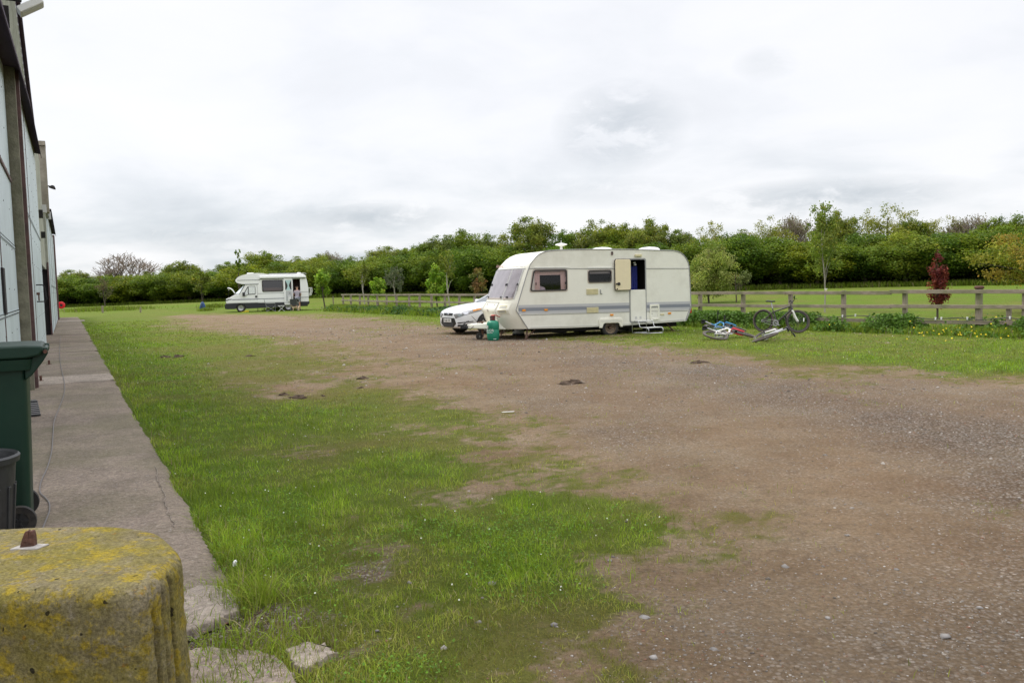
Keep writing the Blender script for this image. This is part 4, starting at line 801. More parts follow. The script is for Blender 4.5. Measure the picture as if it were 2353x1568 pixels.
# inside: dark partitions, furniture, curtain
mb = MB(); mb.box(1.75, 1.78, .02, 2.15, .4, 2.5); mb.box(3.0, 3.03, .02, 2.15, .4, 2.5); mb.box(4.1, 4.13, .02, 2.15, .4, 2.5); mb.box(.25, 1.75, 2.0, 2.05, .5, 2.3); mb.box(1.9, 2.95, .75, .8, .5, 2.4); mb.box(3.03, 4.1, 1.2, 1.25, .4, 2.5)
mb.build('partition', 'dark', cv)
mb = MB(); V = []; zs = np.linspace(1.0, 2.08, 8)
for i in range(25):
    t = i/24
    for z in zs: w0 = .10+.20*(2.08-z); V.append((3.72-w0+t*(w0+.16)+.0, .32+.035*math.sin(t*26)*(.5+.5*(2.08-z)), z))
mb.add(V, [(i*8+j, i*8+j+1, (i+1)*8+j+1, (i+1)*8+j) for i in range(24) for j in range(7)]); mb.build('door_curtain', 'blue_cloth', cv, smooth=True, angle=180)
mb = MB(); mb.box(3.74, 3.80, .25, .30, 2.10, 2.15); mb.box(3.70, 3.78, .25, .28, 2.17, 2.20); mb.build('coat_hook', 'white', cv)
# side windows
def cwindow(x0, x1, z0, z1, skew=0, curt=True):
    po = rrect(x0-.018, x1+.018, z0-.018, z1+.014, .07, 5, -skew); pi = rrect(x0+.014, x1-.014, z0+.014, z1-.014, .055, 5, -skew)
    po2 = rrect(x0-.045, x1+.045, z0-.05, z1+.035, .06, 5, -skew)
    mb = MB(); ring(po2, po, .0, -.006, mb); sr = mb.build('window_surround', 'wsurround', cv)
    mb = MB(); ring(po, pi, .004, -.028, mb); fr = mb.build('window', 'wframe', cv, bevel=.004)
    mb = MB(); mb.add([(x, -.018, z) for x, z in pi], [tuple(range(len(pi)))]); mb.build('pane', 'win', fr)
    if curt:
        w_ = x1-x0
        for a, b_ in ((x0+.02, x0+.20), (x1-.17, x1-.0)):
            mb = MB(); V = []
            for i in range(17):
                for z in (z0-.05, z1): V.append((a+(b_-a)*i/16+(.02 if z < z1-.1 and a > x0+.5 else 0), .06+.014*math.sin(i*2.2), z))
            mb.add(V, [(2*i, 2*i+2, 2*i+3, 2*i+1) for i in range(16)]); mb.build('curtain', 'curtain', fr, smooth=True, angle=180)
        mb = MB(); mb.box(x0, x1, .075, .085, z1-.14, z1-.05); mb.build('pelmet', 'curtain', fr)
    mb = MB(); mb.box(x0-.0, x1, .09, .10, z1-.08, z1+.0) if curt else mb.box(x0, x1, .05, .06, z1-.09, z1); mb.build('blind', 'blind', fr)
    mb = MB()
    for xx in (x0+.04, x1-.05): mb.box(xx-.012, xx+.012, -.045, -.028, z0+.16*(z1-z0)/.6, z0+.24*(z1-z0)/.6)
    mb.build('latch', 'black', fr)
    return fr
cwindow(.25, 1.28, 1.42, 2.0, .12); cwindow(2.02, 2.76, 1.63, 1.96, 0, False)
mb = MB(); mb.lathe([(.002, -.2), (.18, -.19), (.24, -.05), (.20, .10), (.002, .17)], 20, MX((.52, .30, 1.40)) @ Matrix.Scale(.5, 4, (0, 1, 0))); mb.build('cushion', 'cushion', cv, smooth=True, angle=180)
# lower door, open upper leaf, door frame
mb = MB(); ring(rrect(3.39, 3.99, .36, 2.31, .07, 4), rrect(3.43, 3.95, .41, 2.27, .05, 4), .0, -.012, mb); mb.build('door_frame', 'trim', cv)
mb = MB(); po = rrect(3.425, 3.955, .405, 1.36, .05, 4); po = [(x, z if z > .9 else z) for x, z in po]; mb.prism(rrect(3.425, 3.955, .405, 1.355, .04, 4), -.022, .02); ld = mb.build('lower_door', 'caravan', cv, bevel=.006)
mb = MB()
for xx in (3.60, 3.76): mb.box(xx-.035, xx+.035, -.0235, -.0222, .47, .55)
mb.build('vent_mark', 'trim_pale', ld)
mb = MB(); mb.prism(rrect(2.88, 3.41, 1.365, 2.285, .06, 5), -.075, -.045); ul = mb.build('upper_door', 'door_cream', cv, bevel=.008); ul['label'] = 'open upper door leaf folded back, cream inside'
mb = MB(); ring(rrect(2.865, 3.425, 1.345, 2.30, .07, 5), rrect(2.885, 3.405, 1.37, 2.28, .055, 5), -.04, -.068, mb); mb.build('edge_seal', 'wframe', ul)
mb = MB(); mb.lathe([(.002, -.035), (.045, -.03), (.05, 0), (.045, .02)], 16, MX((2.99, -.085, 1.55), rx=R_(90))); mb.box(2.89, 2.99, -.10, -.085, 1.53, 1.57); mb.box(2.92, 2.95, -.09, -.075, 1.38, 1.42); mb.build('door_handle', 'black', ul, smooth=True, angle=40)
mb = MB(); mb.box(3.59, 3.83, -.05, .0, 2.36, 2.43); mb.build('awning_light', 'vent', cv, bevel=.012)
# stripes, seams, trims
def zline(z0, z1): return lambda x: z0+(z1-z0)*(x+.3)/5.9
def band(za, zb, m, y, name):
    f0, f1 = zline(*za), zline(*zb)
    mb = MB()
    for x0, x1 in ((-.265, 3.385), (3.995, 5.575)): mb.prism([(x0, f0(x0)), (x1, f0(x1)), (x1, f1(x1)), (x0, f1(x0))], y, .0)
    mb.build(name, m, cv)
band((.94, .87), (1.02, .95), 'stripe_l', -.0025, 'pale_stripe'); band((.84, .77), (.94, .87), 'stripe_d', -.0030, 'slate_stripe'); band((.765, .69), (.84, .77), 'stripe_l', -.0025, 'lower_pale_stripe')
mb = MB()
for x0, x1, z0, z1 in ((.10, 3.38, 2.055, 2.00), (4.0, 5.53, 1.995, 1.975), (-.19, 3.38, .735, .70), (4.0, 5.48, .69, .665)): mb.bar((x0, -.004, z0), (x1, -.004, z1), .012, .018)
mb.build('panel_seam', 'trim', cv)
mb = MB()
for x0, x1, z in ((.26, 1.34, 2.075), (2.0, 2.80, 2.045)): mb.bar((x0, -.012, z), (x1, -.012, z-.005), .02, .016)
mb.build('gutter_strip', 'white', cv)
mb = MB(); mb.bar((.10, -.006, .365), (2.33, -.006, .33), .012, .012); mb.bar((3.14, -.006, .33), (5.36, -.006, .385), .012, .012); mb.build('skirt_trim', 'trim_pale', cv)
mb = MB(); mb.tube([(x, -.006, z) for x, z in front+roofp[1:]+rear[1:]], .014, 8); mb.build('edge_trim', 'trim', cv, smooth=True)
mb = MB(); mb.bar((5.40, -.005, .38), (5.585, -.005, .80), .014, .014); mb.build('rear_trim', 'trim', cv)
for z0 in (1.26, .715):
    mb = MB(); mb.box(1.93, 2.32, -.022, 0, z0, z0+.165); vv = mb.build('fridge_vent', 'vent', cv, bevel=.005); mb = MB()
    for k in range(7): mb.box(1.95, 2.30, -.027, -.022, z0+.018+.021*k, z0+.026+.021*k)
    mb.build('louvre', 'vent', vv)
mb = MB(); mb.box(2.39, 2.41, -.03, 0, 1.27, 1.40); mb.box(2.41, 2.455, -.03, 0, 1.265, 1.285); mb.build('grab_handle', 'trim', cv, bevel=.004)
mb = MB(); ring(rrect(2.785, 2.84, 2.41, 2.52, .02, 3), rrect(2.80, 2.825, 2.43, 2.52, .008, 3), 0, -.03, mb); mb.build('cable_clip', 'post_red', cv)
mb = MB(); ring(rrect(4.10, 4.44, .42, .90, .04, 4), rrect(4.15, 4.39, .48, .84, .03, 4), 0, -.028, mb); lk = mb.build('service_locker', 'caravan_front', cv, bevel=.005)
mb = MB(); mb.prism(rrect(4.15, 4.39, .48, .84, .03, 4), -.01, .0); mb.build('locker_door', 'caravan', lk); mb = MB(); mb.box(4.17, 4.185, -.018, -.01, .6, .63); mb.box(4.15, 4.39, -.016, -.01, .80, .84); mb.build('lock', 'trim', lk)
mb = MB(); mb.box(4.48, 4.62, -.018, 0, .555, .60); mb.build('socket_flap', 'vent', cv, bevel=.006)
for x, z, m in ((-.10, .865, 'amber'), (.60, .855, 'amber'), (2.77, .63, 'amber'), (4.81, .605, 'amber')):
    mb = MB(); mb.box(x-.055, x+.055, -.024, -.004, z-.028, z+.028); mb.build('side_marker', m, cv, bevel=.006)
mb = MB(); mb.box(5.60, 5.67, .05, .20, .58, .80); mb.build('rear_lamp', 'red_lens', cv, bevel=.01); mb = MB(); mb.box(5.60, 5.67, 2.0, 2.15, .58, .80); mb.build('rear_lamp', 'red_lens', cv, bevel=.01)
# wheel arch cover and wheels
mb = MB(); mb.prism([(2.33, .25), (2.33, .49), (2.37, .54), (3.08, .525), (3.13, .48), (3.13, .26), (3.05, .26), (3.00, .36), (2.96, .385), (2.52, .39), (2.47, .365), (2.43, .25)], -.05, .0); mb.build('wheel_arch_cover', 'caravan_front', cv, bevel=.015, bseg=3)
mb = MB(); mb.bar((2.38, -.052, .455), (3.09, -.052, .44), .006, .01); mb.build('arch_groove', 'trim_pale', cv)
def wheel(parent, c, r, w, rr, rimm='rim_brown', holes=True, tname='tyre'):
    wt_ = bpy.data.objects.new('wheel', None); col.objects.link(wt_); wt_.parent = parent; wt_.location = c
    t = R_(90); mb = MB(); mb.lathe([(rr, -w/2), (r*.9, -w/2), (r*.98, -w*.38), (r, -w*.2), (r, w*.2), (r*.98, w*.38), (r*.9, w/2), (rr, w/2)], 36, MX(rx=t), closed=True); mb.build(tname, 'rubber', wt_, smooth=True, angle=50)
    mb = MB(); mb.lathe([(.002, -w*.10+.0), (rr*.25, -w*.12), (rr*.35, .03), (rr*.62, .04), (rr*.72, w*.16), (rr*.9, w*.22), (rr*.96, w*.46), (rr*1.02, w*.47), (rr*1.02, w*.2), (rr, -w*.3)], 30, MX(rx=t)); mb.build('rim', rimm, wt_, smooth=True, angle=30)
    mb = MB(); mb.lathe([(.002, .075), (rr*.22, .07), (rr*.25, .02)], 16, MX(rx=t))
    for k in range(8 if holes else 0):
        a = k*math.pi/4; mb.lathe([(.002, .048), (rr*.06, .047), (rr*.06, .03)], 8, MX((rr*.5*math.cos(a), 0, rr*.5*math.sin(a)), rx=t))
    mb.build('hub', 'steel' if rimm == 'rim_brown' else 'silver', wt_, smooth=True, angle=40)
    return wt_
wheel(cv, (2.74, .10, .255), .29, .17, .185); wheel(cv, (2.74, 2.05, .255), .29, .17, .185)
mb = MB(); mb.box(2.44, 3.04, .24, .30, .2, .50); mb.box(2.40, 3.08, .004, .3, .50, .54); mb.build('wheel_well', 'grime', cv)
mb = MB(); mb.box(.3, 5.3, .35, .42, .17, .30); mb.box(.3, 5.3, 1.78, 1.85, .17, .30); mb.tube([(2.74, .2, .25), (2.74, 2.0, .25)], .035, 8); mb.box(1.2, 1.5, .5, 1.7, .13, .3); mb.box(3.6, 3.7, .4, 1.8, .10, .3); mb.build('chassis', 'grime', cv)
for y, a in ((.12, 0), (2.05, 0)):
    mb = MB(); mb.bar((.06, y, .34), (-.02, y-.05, .06), .045, .03); mb.bar((.30, y, .30), (-.02, y-.05, .07), .03, .02); mb.box(-.09, .05, y-.11, y+.01, .03, .05); mb.build('corner_steady', 'steel', cv)
for y in (.35, 1.9): mb = MB(); mb.bar((4.9, y, .30), (5.15, y, .06), .045, .03); mb.box(5.08, 5.22, y-.06, y+.06, .03, .05); mb.build('corner_steady', 'steel', cv)
# front face: windows, locker lid, grab handles, badge, lettering
def fx(y, z):
    x = lerp(z, [p[1] for p in front[:9]]+[2.58], [p[0] for p in front[:9]]+[1.2]); v = abs(y-1.1)/1.1; return x-Bz(z)*(1-v**4.5)
def fpatch(name, y0, y1, z0, z1, off, m, parent, th=.008, ny=10, nz_=10, slant=0):
    mb = MB(); V = []
    one = th == 0
    for layer in ((off,) if one else (off-th, off)):
        for i in range(nz_+1):
            for j in range(ny+1):
                z = z0+(z1-z0)*i/nz_; y = y0+(y1-y0)*j/ny+slant*(1-i/nz_); V.append((fx(y, z)-layer, y, z+layer*.3))
    m_ = (nz_+1)*(ny+1); g = lambda i, j, l=0: l*m_+i*(ny+1)+j
    F = [(g(i, j, l), g(i, j+1, l), g(i+1, j+1, l), g(i+1, j, l)) for l in ((0,) if one else (0, 1)) for i in range(nz_) for j in range(ny)]
    if one: mb.add(V, F); return mb.build(name, m, parent, smooth=True, angle=40)
    F += [(g(0, j), g(0, j+1), g(0, j+1, 1), g(0, j, 1)) for j in range(ny)]+[(g(nz_, j), g(nz_, j+1), g(nz_, j+1, 1), g(nz_, j, 1)) for j in range(ny)]
    F += [(g(i, 0), g(i+1, 0), g(i+1, 0, 1), g(i, 0, 1)) for i in range(nz_)]+[(g(i, ny), g(i+1, ny), g(i+1, ny, 1), g(i, ny, 1)) for i in range(nz_)]
    mb.add(V, F); return mb.build(name, m, parent, smooth=True, angle=40)
for y0, y1 in ((.10, .50), (.545, 1.655), (1.70, 2.10)):
    fr = fpatch('front_window', y0, y1, 1.20, 2.035, .012, 'curtain_lilac', cv); fpatch('window_edge', y0, y1, 1.19, 1.225, .018, 'wsurround', fr, nz_=1)
    for a, c in ((y0-.012, y0+.014), (y1-.014, y1+.012)): fpatch('window_edge', a, c, 1.19, 2.04, .019, 'trim_pale', fr, ny=1)
    pn = fpatch('pane', y0+.014, y1-.014, 1.22, 2.03, .028, 'win_front', fr, th=0); pn.data.polygons.foreach_set('use_smooth', [True]*len(pn.data.polygons))
    for yy in ((y0+.05, y1-.05) if y1-y0 > .6 else ((y0+y1)/2,)): fpatch('latch', yy-.035, yy+.035, 1.225, 1.265, .042, 'black', fr, ny=2, nz_=2, th=.015)
    for yy in (y0+.01, y1-.01): fpatch('hinge_stay', yy-.012, yy+.012, 1.57, 1.63, .045, 'black', fr, ny=1, nz_=1, th=.02)
fpatch('top_rail', .06, 2.14, 2.045, 2.07, .016, 'trim', cv, nz_=1); fpatch('crease_line', .1, 1.5, 2.115, 2.125, .003, 'trim', cv, nz_=1)
mb = MB(); lid_pts = []
fpatch('locker_lid', .62, 1.58, .50, 1.085, .010, 'caravan_front', cv, th=.012); fpatch('lid_seal', .60, 1.60, 1.088, 1.105, .014, 'trim', cv, nz_=1)
fpatch('lid_seal', .598, .610, .52, 1.09, .012, 'trim_pale', cv, ny=1); fpatch('lid_seal', 1.59, 1.602, .52, 1.09, .012, 'trim_pale', cv, ny=1)
for yy in (.80, 1.40): fpatch('lid_lock', yy-.02, yy+.02, 1.02, 1.05, .018, 'trim', cv, ny=1, nz_=1)
for y0, y1 in ((.13, .50), (1.70, 2.07)):
    hd = fpatch('grab_recess', y0, y1, .77, 1.05, .008, 'caravan_front', cv, th=.010)
    fpatch('recess_shadow', y0+.06, y1-.07, .93, 1.01, .0105, 'vent', hd, th=.004, nz_=2); fpatch('recess_shadow', y0+.06, y1-.07, .80, .88, .0105, 'vent', hd, th=.004, nz_=2)
    fpatch('slot', y0+.08, y1-.10, .945, .985, .012, 'mh_grey', hd, th=.004, nz_=2); fpatch('slot', y0+.08, y1-.10, .815, .855, .012, 'mh_grey', hd, th=.004, nz_=2)
mb = MB(); mb.lathe([(.002, .012), (.055, .010), (.06, 0)], 20, MX((fx(1.15, .86)-.012, 1.15, .86), ry=R_(-90-12)) @ Matrix.Scale(.7, 4, (1, 0, 0))); mb.build('badge', 'wsurround', cv, smooth=True)
fpatch('drip_stain', 1.14, 1.165, .60, .70, .0125, 'wsurround', cv, th=.002, ny=1)
tz = 2.17; s_ = math.hypot(.08, .10); TXm = Matrix(((0, .45, -.89, fx(1.75, tz)-.035), (-1, 0, 0, 1.72), (0, .89, .45, tz), (0, 0, 0, 1)))
MT['letter_red'] = mat('faded_red_lettering', (.42, .24, .20), .5)
t_ = text_obj('lettering', 'Wanderer', .15, 'letter_red', cv, TXm, .0003)
mb = MB(); mb.bar((fx(.08, 1.4)-.04, .03, 1.42), (fx(.08, 1.55)-.04, .03, 1.62), .02, .02); mb.build('corner_grab_handle', 'trim', cv)
# roof things
mb = MB(); mb.tube([(1.55, .85, 2.58), (1.55, .85, 2.76)], [.05, .03], 10); mb.lathe([(.002, .05), (.05, .045), (.17, .015), (.185, 0), (.17, -.012), (.04, -.05), (.002, -.055)], 28, MX((1.55, .85, 2.775))); mb.tube([(1.55, .85, 2.8), (1.55, .85, 2.90)], .008, 6); mb.build('roof_aerial', 'white', cv, smooth=True, angle=50)
for x in (3.02, 4.72):
    mb = MB(); mb.lathe([(.37, -.04), (.38, .02), (.33, .05), (.20, .085), (.002, .10)], 4, MX((x, 1.0, 2.60), rz=R_(45))); mb.build('roof_vent', 'white', cv, bevel=.03)
# hitch, drawbar cover, jockey wheel
mb = MB(); bt = [(.10, .22), (-.45, .40), (-.90, .74), (-1.42, 1.0), (-1.46, 1.1), (-1.42, 1.2), (-.90, 1.46), (-.45, 1.80), (.10, 1.98)]
n = len(bt); V = [(x, y, lerp(x, [-1.46, -.45, .1], [.36, .31, .31])) for x, y in bt]+[(x+.02*(x < 0), 1.1+(y-1.1)*.93, lerp(x, [-1.46, -.9, -.45, .1], [.47, .50, .50, .50])) for x, y in bt]
mb.add(V, [tuple(range(n))[::-1], tuple(range(n, 2*n))]+[(i, (i+1) % n, n+(i+1) % n, n+i) for i in range(n)]); mb.build('drawbar_cover', 'caravan_front', cv, bevel=.02, bseg=3)
mb = MB(); mb.box(-1.62, -1.40, 1.05, 1.15, .36, .44); mb.tube([(-1.60, 1.1, .36), (-1.60, 1.1, .48)], .055, 12); mb.tube([(-1.62, 1.1, .44), (-1.45, 1.1, .56), (-1.38, 1.1, .57)], .018, 8); mb.build('tow_hitch', 'black', cv, smooth=True, angle=40)
mb = MB(); mb.tube([(-1.52, 1.02, .47), (-1.48, .98, .36), (-1.40, .95, .34), (-1.30, .95, .42), (-1.15, .97, .50), (-.98, .98, .52)], .009, 6); mb.build('brake_cable', 'black', cv, smooth=True)
mb = MB(); mb.tube([(-1.02, .96, .10), (-1.02, .96, .52)], .035, 10); mb.tube([(-1.02, .96, .52), (-1.02, .96, .55)], .022, 8); mb.tube([(-1.16, .96, .53), (-.92, .96, .55)], .014, 8); mb.tube([(-1.02, .96, .12), (-1.02, .96, .09), (-1.12, .96, .13)], .022, 8); jk = mb.build('jockey_wheel', 'steel', cv, smooth=True)
mb = MB(); mb.lathe([(.03, -.035), (.09, -.035), (.105, -.02), (.105, .02), (.09, .035), (.03, .035)], 24, MX((-1.12, .96, .125), rx=R_(90)), closed=True); mb.build('jockey_tyre', 'rubber', jk, smooth=True)
mb = MB(); mb.lathe([(.002, -.02), (.05, -.02), (.05, .02), (.002, .02)], 16, MX((-1.12, .96, .125), rx=R_(90))); mb.build('jockey_rim', 'trim', jk)
cvM = Matrix.Translation(cv.location) @ Matrix.Rotation(R_(22.5), 4, 'Z')
def cvw(x, y, z=.03): return cvM @ Vector((x, y, z))

# gas bottle with hose
p = at(1133, 781); gb = thing('gas_bottle', p, R_(14), 'green gas bottle with white lettering and red hose, beside the caravan hitch', 'gas bottle')
mb = MB(); mb.lathe([(.002, .0), (.155, .0), (.165, .015), (.165, .06), (.172, .08), (.178, .10), (.178, .30), (.172, .31), (.178, .32), (.178, .44), (.170, .50), (.14, .545), (.09, .565), (.002, .57)], 40); mb.build('bottle_body', 'green_gas', gb, smooth=True, angle=60)
mb = MB()
for a0, a1 in ((15, 80), (100, 165), (195, 260), (280, 345)):
    V = []; aa = np.radians(np.linspace(a0, a1, 6))
    for r_ in (.072, .078):
        for z in (.555, .69): V += [(r_*math.cos(a), r_*math.sin(a), z) for a in aa]
    q = 6; mb.add(V, [(0+i, i+1, q+i+1, q+i) for i in range(5)]+[(2*q+i, 2*q+i+1, 3*q+i+1, 3*q+i) for i in range(5)]+[(q+i, q+i+1, 3*q+i+1, 3*q+i) for i in range(5)]+[(0, q, 3*q, 2*q), (5, q+5, 3*q+5, 2*q+5)])
mb.lathe([(.072, .68), (.08, .68), (.08, .70), (.072, .70)], 24, closed=True); mb.build('collar', 'post_red', gb)
mb = MB(); mb.lathe([(.002, .56), (.03, .56), (.03, .66), (.045, .67), (.05, .71), (.03, .73), (.002, .73)], 14); mb.build('valve', 'red_gas', gb, smooth=True, angle=50)
mb = MB(); mb.tube([(0, 0, .70), (.06, .02, .72), (.14, .05, .70), (.20, .10, .66), (.30, .2, .665)], .013, 8); mb.build('hose', 'red_gas', gb, smooth=True, angle=180)
for body, sz_, z, ac in (('CALOR', .105, .285, -150), ('Propane Gas', .052, .225, -146)):
    # each word is wrapped round the bottle
    ws = {'C': .8, 'A': .78, 'L': .6, 'O': .88, 'R': .78}; tot = sum(ws.get(c, .52 if c != ' ' else .35) for c in body)*sz_*.86; a = R_(ac)-tot/2/.18
    for ch in body:
        w_ = ws.get(ch, .52 if ch != ' ' else .35)*sz_*.86; am = a+w_/2/.18; a += w_/.18
        if ch == ' ': continue
        Rm = Matrix(((-math.sin(am), 0, math.cos(am), .1805*math.cos(am)), (math.cos(am), 0, math.sin(am), .1805*math.sin(am)), (0, 1, 0, z), (0, 0, 0, 1)))
        text_obj('lettering', ch, sz_, 'white', gb, Rm)
mb = MB(); am = R_(-165)
Rm = Matrix(((-math.sin(am), 0, math.cos(am), .180*math.cos(am)), (math.cos(am), 0, math.sin(am), .180*math.sin(am)), (0, 1, 0, .385), (0, 0, 0, 1)))
mb.lathe([(.038, 0), (.052, 0), (.052, .003), (.038, .003)], 24, Rm, closed=True); mb.lathe([(.002, .004), (.022, .003), (.022, 0)], 12, Rm); mb.build('emblem', 'white', gb)
mb = MB(); am = R_(-95)
for k in range(3): 
    a = am+k*.16; mb.box(.166*math.cos(a)-.018, .166*math.cos(a)+.018, .166*math.sin(a)-.006, .166*math.sin(a)+.006, .035, .05)
mb.build('base_marking', 'white', gb)
# waste water bowl, double step, boxes under the rear
q = at(1191, 770); wb = thing('water_container', (q[0], q[1], 0), 0, 'round white and grey water container under the front of the caravan', 'container')
mb = MB(); mb.lathe([(.002, .03), (.15, .03), (.17, .07), (.185, .08), (.185, .25), (.17, .27), (.002, .28)], 28); mb.build('container_body', 'white', wb, smooth=True, angle=40); mb = MB(); mb.lathe([(.15, -.0), (.19, .0), (.20, .05), (.15, .07)], 28, closed=True); mb.build('base_ring', 'black', wb, smooth=True)
q = cvw(3.55, -.35, 0); st = thing('double_step', (q.x, q.y, 0), R_(22.5), 'folding aluminium double step with two treads below the caravan door', 'step')
def stp(p): return [(a, b_, c) for a, b_, c in p]
for x0 in (0, .50):
    mb = MB(); mb.tube([(x0-.10, .30, .0), (x0-.10, .30, .34), (x0-.06, .26, .385), (x0, .18, .385), (x0+.02, .12, .34), (x0+.03, .08, .22), (x0+.06, .02, .19), (x0+.12, -.18, .19), (x0+.14, -.24, .15), (x0+.14, -.24, .0)], .012, 8); mb.tube([(x0-.10, .30, .03), (x0+.14, -.24, .03)], .010, 6); mb.build('side_frame', 'alu', st, smooth=True, angle=180)
mb = MB(); mb.add([(-.02, .24, .375), (.52, .24, .375), (.53, .12, .375), (-.01, .12, .375), (-.02, .24, .40), (.52, .24, .40), (.53, .12, .40), (-.01, .12, .40)], [(3, 2, 1, 0), (4, 5, 6, 7), (0, 1, 5, 4), (1, 2, 6, 5), (2, 3, 7, 6), (3, 0, 4, 7)]); mb.build('tread', 'white', st, bevel=.005)
mb = MB(); mb.add([(.07, .02, .18), (.59, .02, .18), (.65, -.20, .18), (.13, -.20, .18), (.07, .02, .205), (.59, .02, .205), (.65, -.20, .205), (.13, -.20, .205)], [(3, 2, 1, 0), (4, 5, 6, 7), (0, 1, 5, 4), (1, 2, 6, 5), (2, 3, 7, 6), (3, 0, 4, 7)]); mb.build('tread', 'white', st, bevel=.005)
mb = MB(); mb.tube([(-.10, .30, .03), (.40, .30, .03)], .01, 6); mb.tube([(.14, -.24, .03), (.64, -.24, .03)], .01, 6); mb.build('cross_bar', 'alu', st)
q = cvw(4.85, 1.0, 0); bxx = thing('storage_box', (q.x, q.y, 0), R_(22.5), 'black plastic box on the grass under the rear of the caravan', 'box')
mb = MB(); taper_box(mb, -.28, .24, -.2, .2, .0, .22, -.30, .26, -.22, .22, .03, levels=2); mb.build('box_body', 'black', bxx); mb = MB(); mb.box(-.32, .28, -.24, .24, .22, .25); mb.build('box_lid', 'black', bxx, bevel=.01); mb = MB(); mb.box(-.05, .14, -.12, -.04, .25, .29); mb.build('red_strap', 'red_gas', bxx, bevel=.01)

# ------------------------------------------------------------------ white car behind the caravan
car = thing('parked_car', (-2.08, 27.15, 0), math.atan2(.52, .854), 'white hatchback car parked nose-out behind the caravan', 'car')
S = [(0.0, .50, .27, .60, .66), (.03, .66, .22, .68, .73), (.10, .80, .19, .73, .79), (.25, .885, .18, .79, .86), (.5, .925, .18, .85, .925), (.9, .935, .19, .90, .985), (1.25, .935, .20, .93, 1.02), (1.8, .935, .20, .95, 1.03), (3.0, .935, .2, .96, 1.03), (4.0, .92, .22, .97, 1.03), (4.5, .88, .25, .97, 1.02), (4.72, .78, .30, .94, .98), (4.78, .62, .36, .85, .90)]
V = []; 
for x, w, zb, zs, zc in S:
    half = [(0, zb), (w*.80, zb), (w*.97, zb+.06), (w, (zb+zs)*.5), (w*.985, zs-.06), (w*.90, zs+.01), (w*.62, zc-.02), (w*.3, zc), (0, zc+.005)]
    sec = [(y, z) for y, z in half]+[(-y, z) for y, z in half[-2:0:-1]]; V += [(x, y, z) for y, z in sec]
m_ = 16; mb = MB(); mb.add(V, [(i*m_+j, i*m_+(j+1) % m_, (i+1)*m_+(j+1) % m_, (i+1)*m_+j) for i in range(len(S)-1) for j in range(m_)]+[tuple(range(m_))[::-1], tuple((len(S)-1)*m_+j for j in range(m_))])
cb = mb.build('car_body', 'car', car, smooth=True, angle=180); sd = cb.modifiers.new('sub', 'SUBSURF'); sd.levels = 2; sd.render_levels = 2
dg = bpy.context.evaluated_depsgraph_get(); ev = cb.evaluated_get(dg); em = ev.to_mesh(); bv = BVHTree.FromPolygons([v.co.copy() for v in em.vertices], [tuple(p.vertices) for p in em.polygons]); ev.to_mesh_clear()
def decal(name, A, B, C_, D_, dr, off, m, parent=car, nu=10, nv=6, th=.006):
    A, B, C_, D_ = map(Vector, (A, B, C_, D_)); dr = Vector(dr).normalized(); V = []; N_ = []
    for i in range(nv+1):
        for j in range(nu+1):
            u, v = j/nu, i/nv; p = (A*(1-u)+B*u)*(1-v)+(D_*(1-u)+C_*u)*v; h = bv.ray_cast(p-dr*3, dr)
            if h[0] is None: h = (p, -dr, 0, 0)
            nn_ = h[1] if h[1].dot(dr) < 0 else -h[1]; V.append(h[0]+nn_*off)
    mb = MB(); mb.add(V, [(i*(nu+1)+j, i*(nu+1)+j+1, (i+1)*(nu+1)+j+1, (i+1)*(nu+1)+j) for i in range(nv) for j in range(nu)])
    return mb.build(name, m, parent, smooth=True, angle=180)
fx_ = (1, 0, 0); dgn = (1, .75, 0)
decal('upper_grille', (0, .34, .70), (0, -.34, .70), (0, -.30, .61), (0, .30, .61), fx_, .004, 'chrome'); decal('grille_mesh', (0, .315, .692), (0, -.315, .692), (0, -.275, .618), (0, .275, .618), fx_, .009, 'car_black')
g_ = decal('lower_grille', (0, .44, .54), (0, -.44, .54), (0, -.54, .36), (0, .54, .36), fx_, .004, 'car_black'); decal('lower_grille', (0, .54, .36), (0, -.54, .36), (0, -.33, .24), (0, .33, .24), fx_, .0045, 'car_black')
mb = MB(); 
for k in range(5): mb.box(-.018, -.012, -.36, .36, .27+.03*k, .276+.03*k)
mb.build('grille_bar', 'mh_line', car)
mb = MB(); mb.box(-.035, -.018, -.26, .26, .40, .51); pl_ = mb.build('number_plate', 'plate', car, bevel=.003)
text_obj('lettering', 'YH60 VRL', .105, 'car_black', pl_, Matrix(((0, 0, -1, -.037), (-1, 0, 0, 0), (0, 1, 0, .455), (0, 0, 0, 1))))
mb = MB(); mb.lathe([(.002, .012), (.07, .010), (.075, 0)], 24, Matrix.Translation((-.012, 0, .655)) @ Matrix(((0, 0, -1, 0), (-1, 0, 0, 0), (0, .45, 0, 0), (0, 0, 0, 1)))); em_ = mb.build('badge', 'chrome', car, smooth=True)
mb = MB(); mb.lathe([(.002, .015), (.060, .013), (.062, .009)], 24, Matrix.Translation((-.012, 0, .655)) @ Matrix(((0, 0, -1, 0), (-1, 0, 0, 0), (0, .40, 0, 0), (0, 0, 0, 1)))); mb.build('badge_centre', 'emblem', em_)
text_obj('badge_lettering', 'Ford', .04, 'chrome', em_, Matrix(((0, 0, -1, -.029), (-1, 0, 0, 0), (0, 1, 0, .655), (0, 0, 0, 1))))
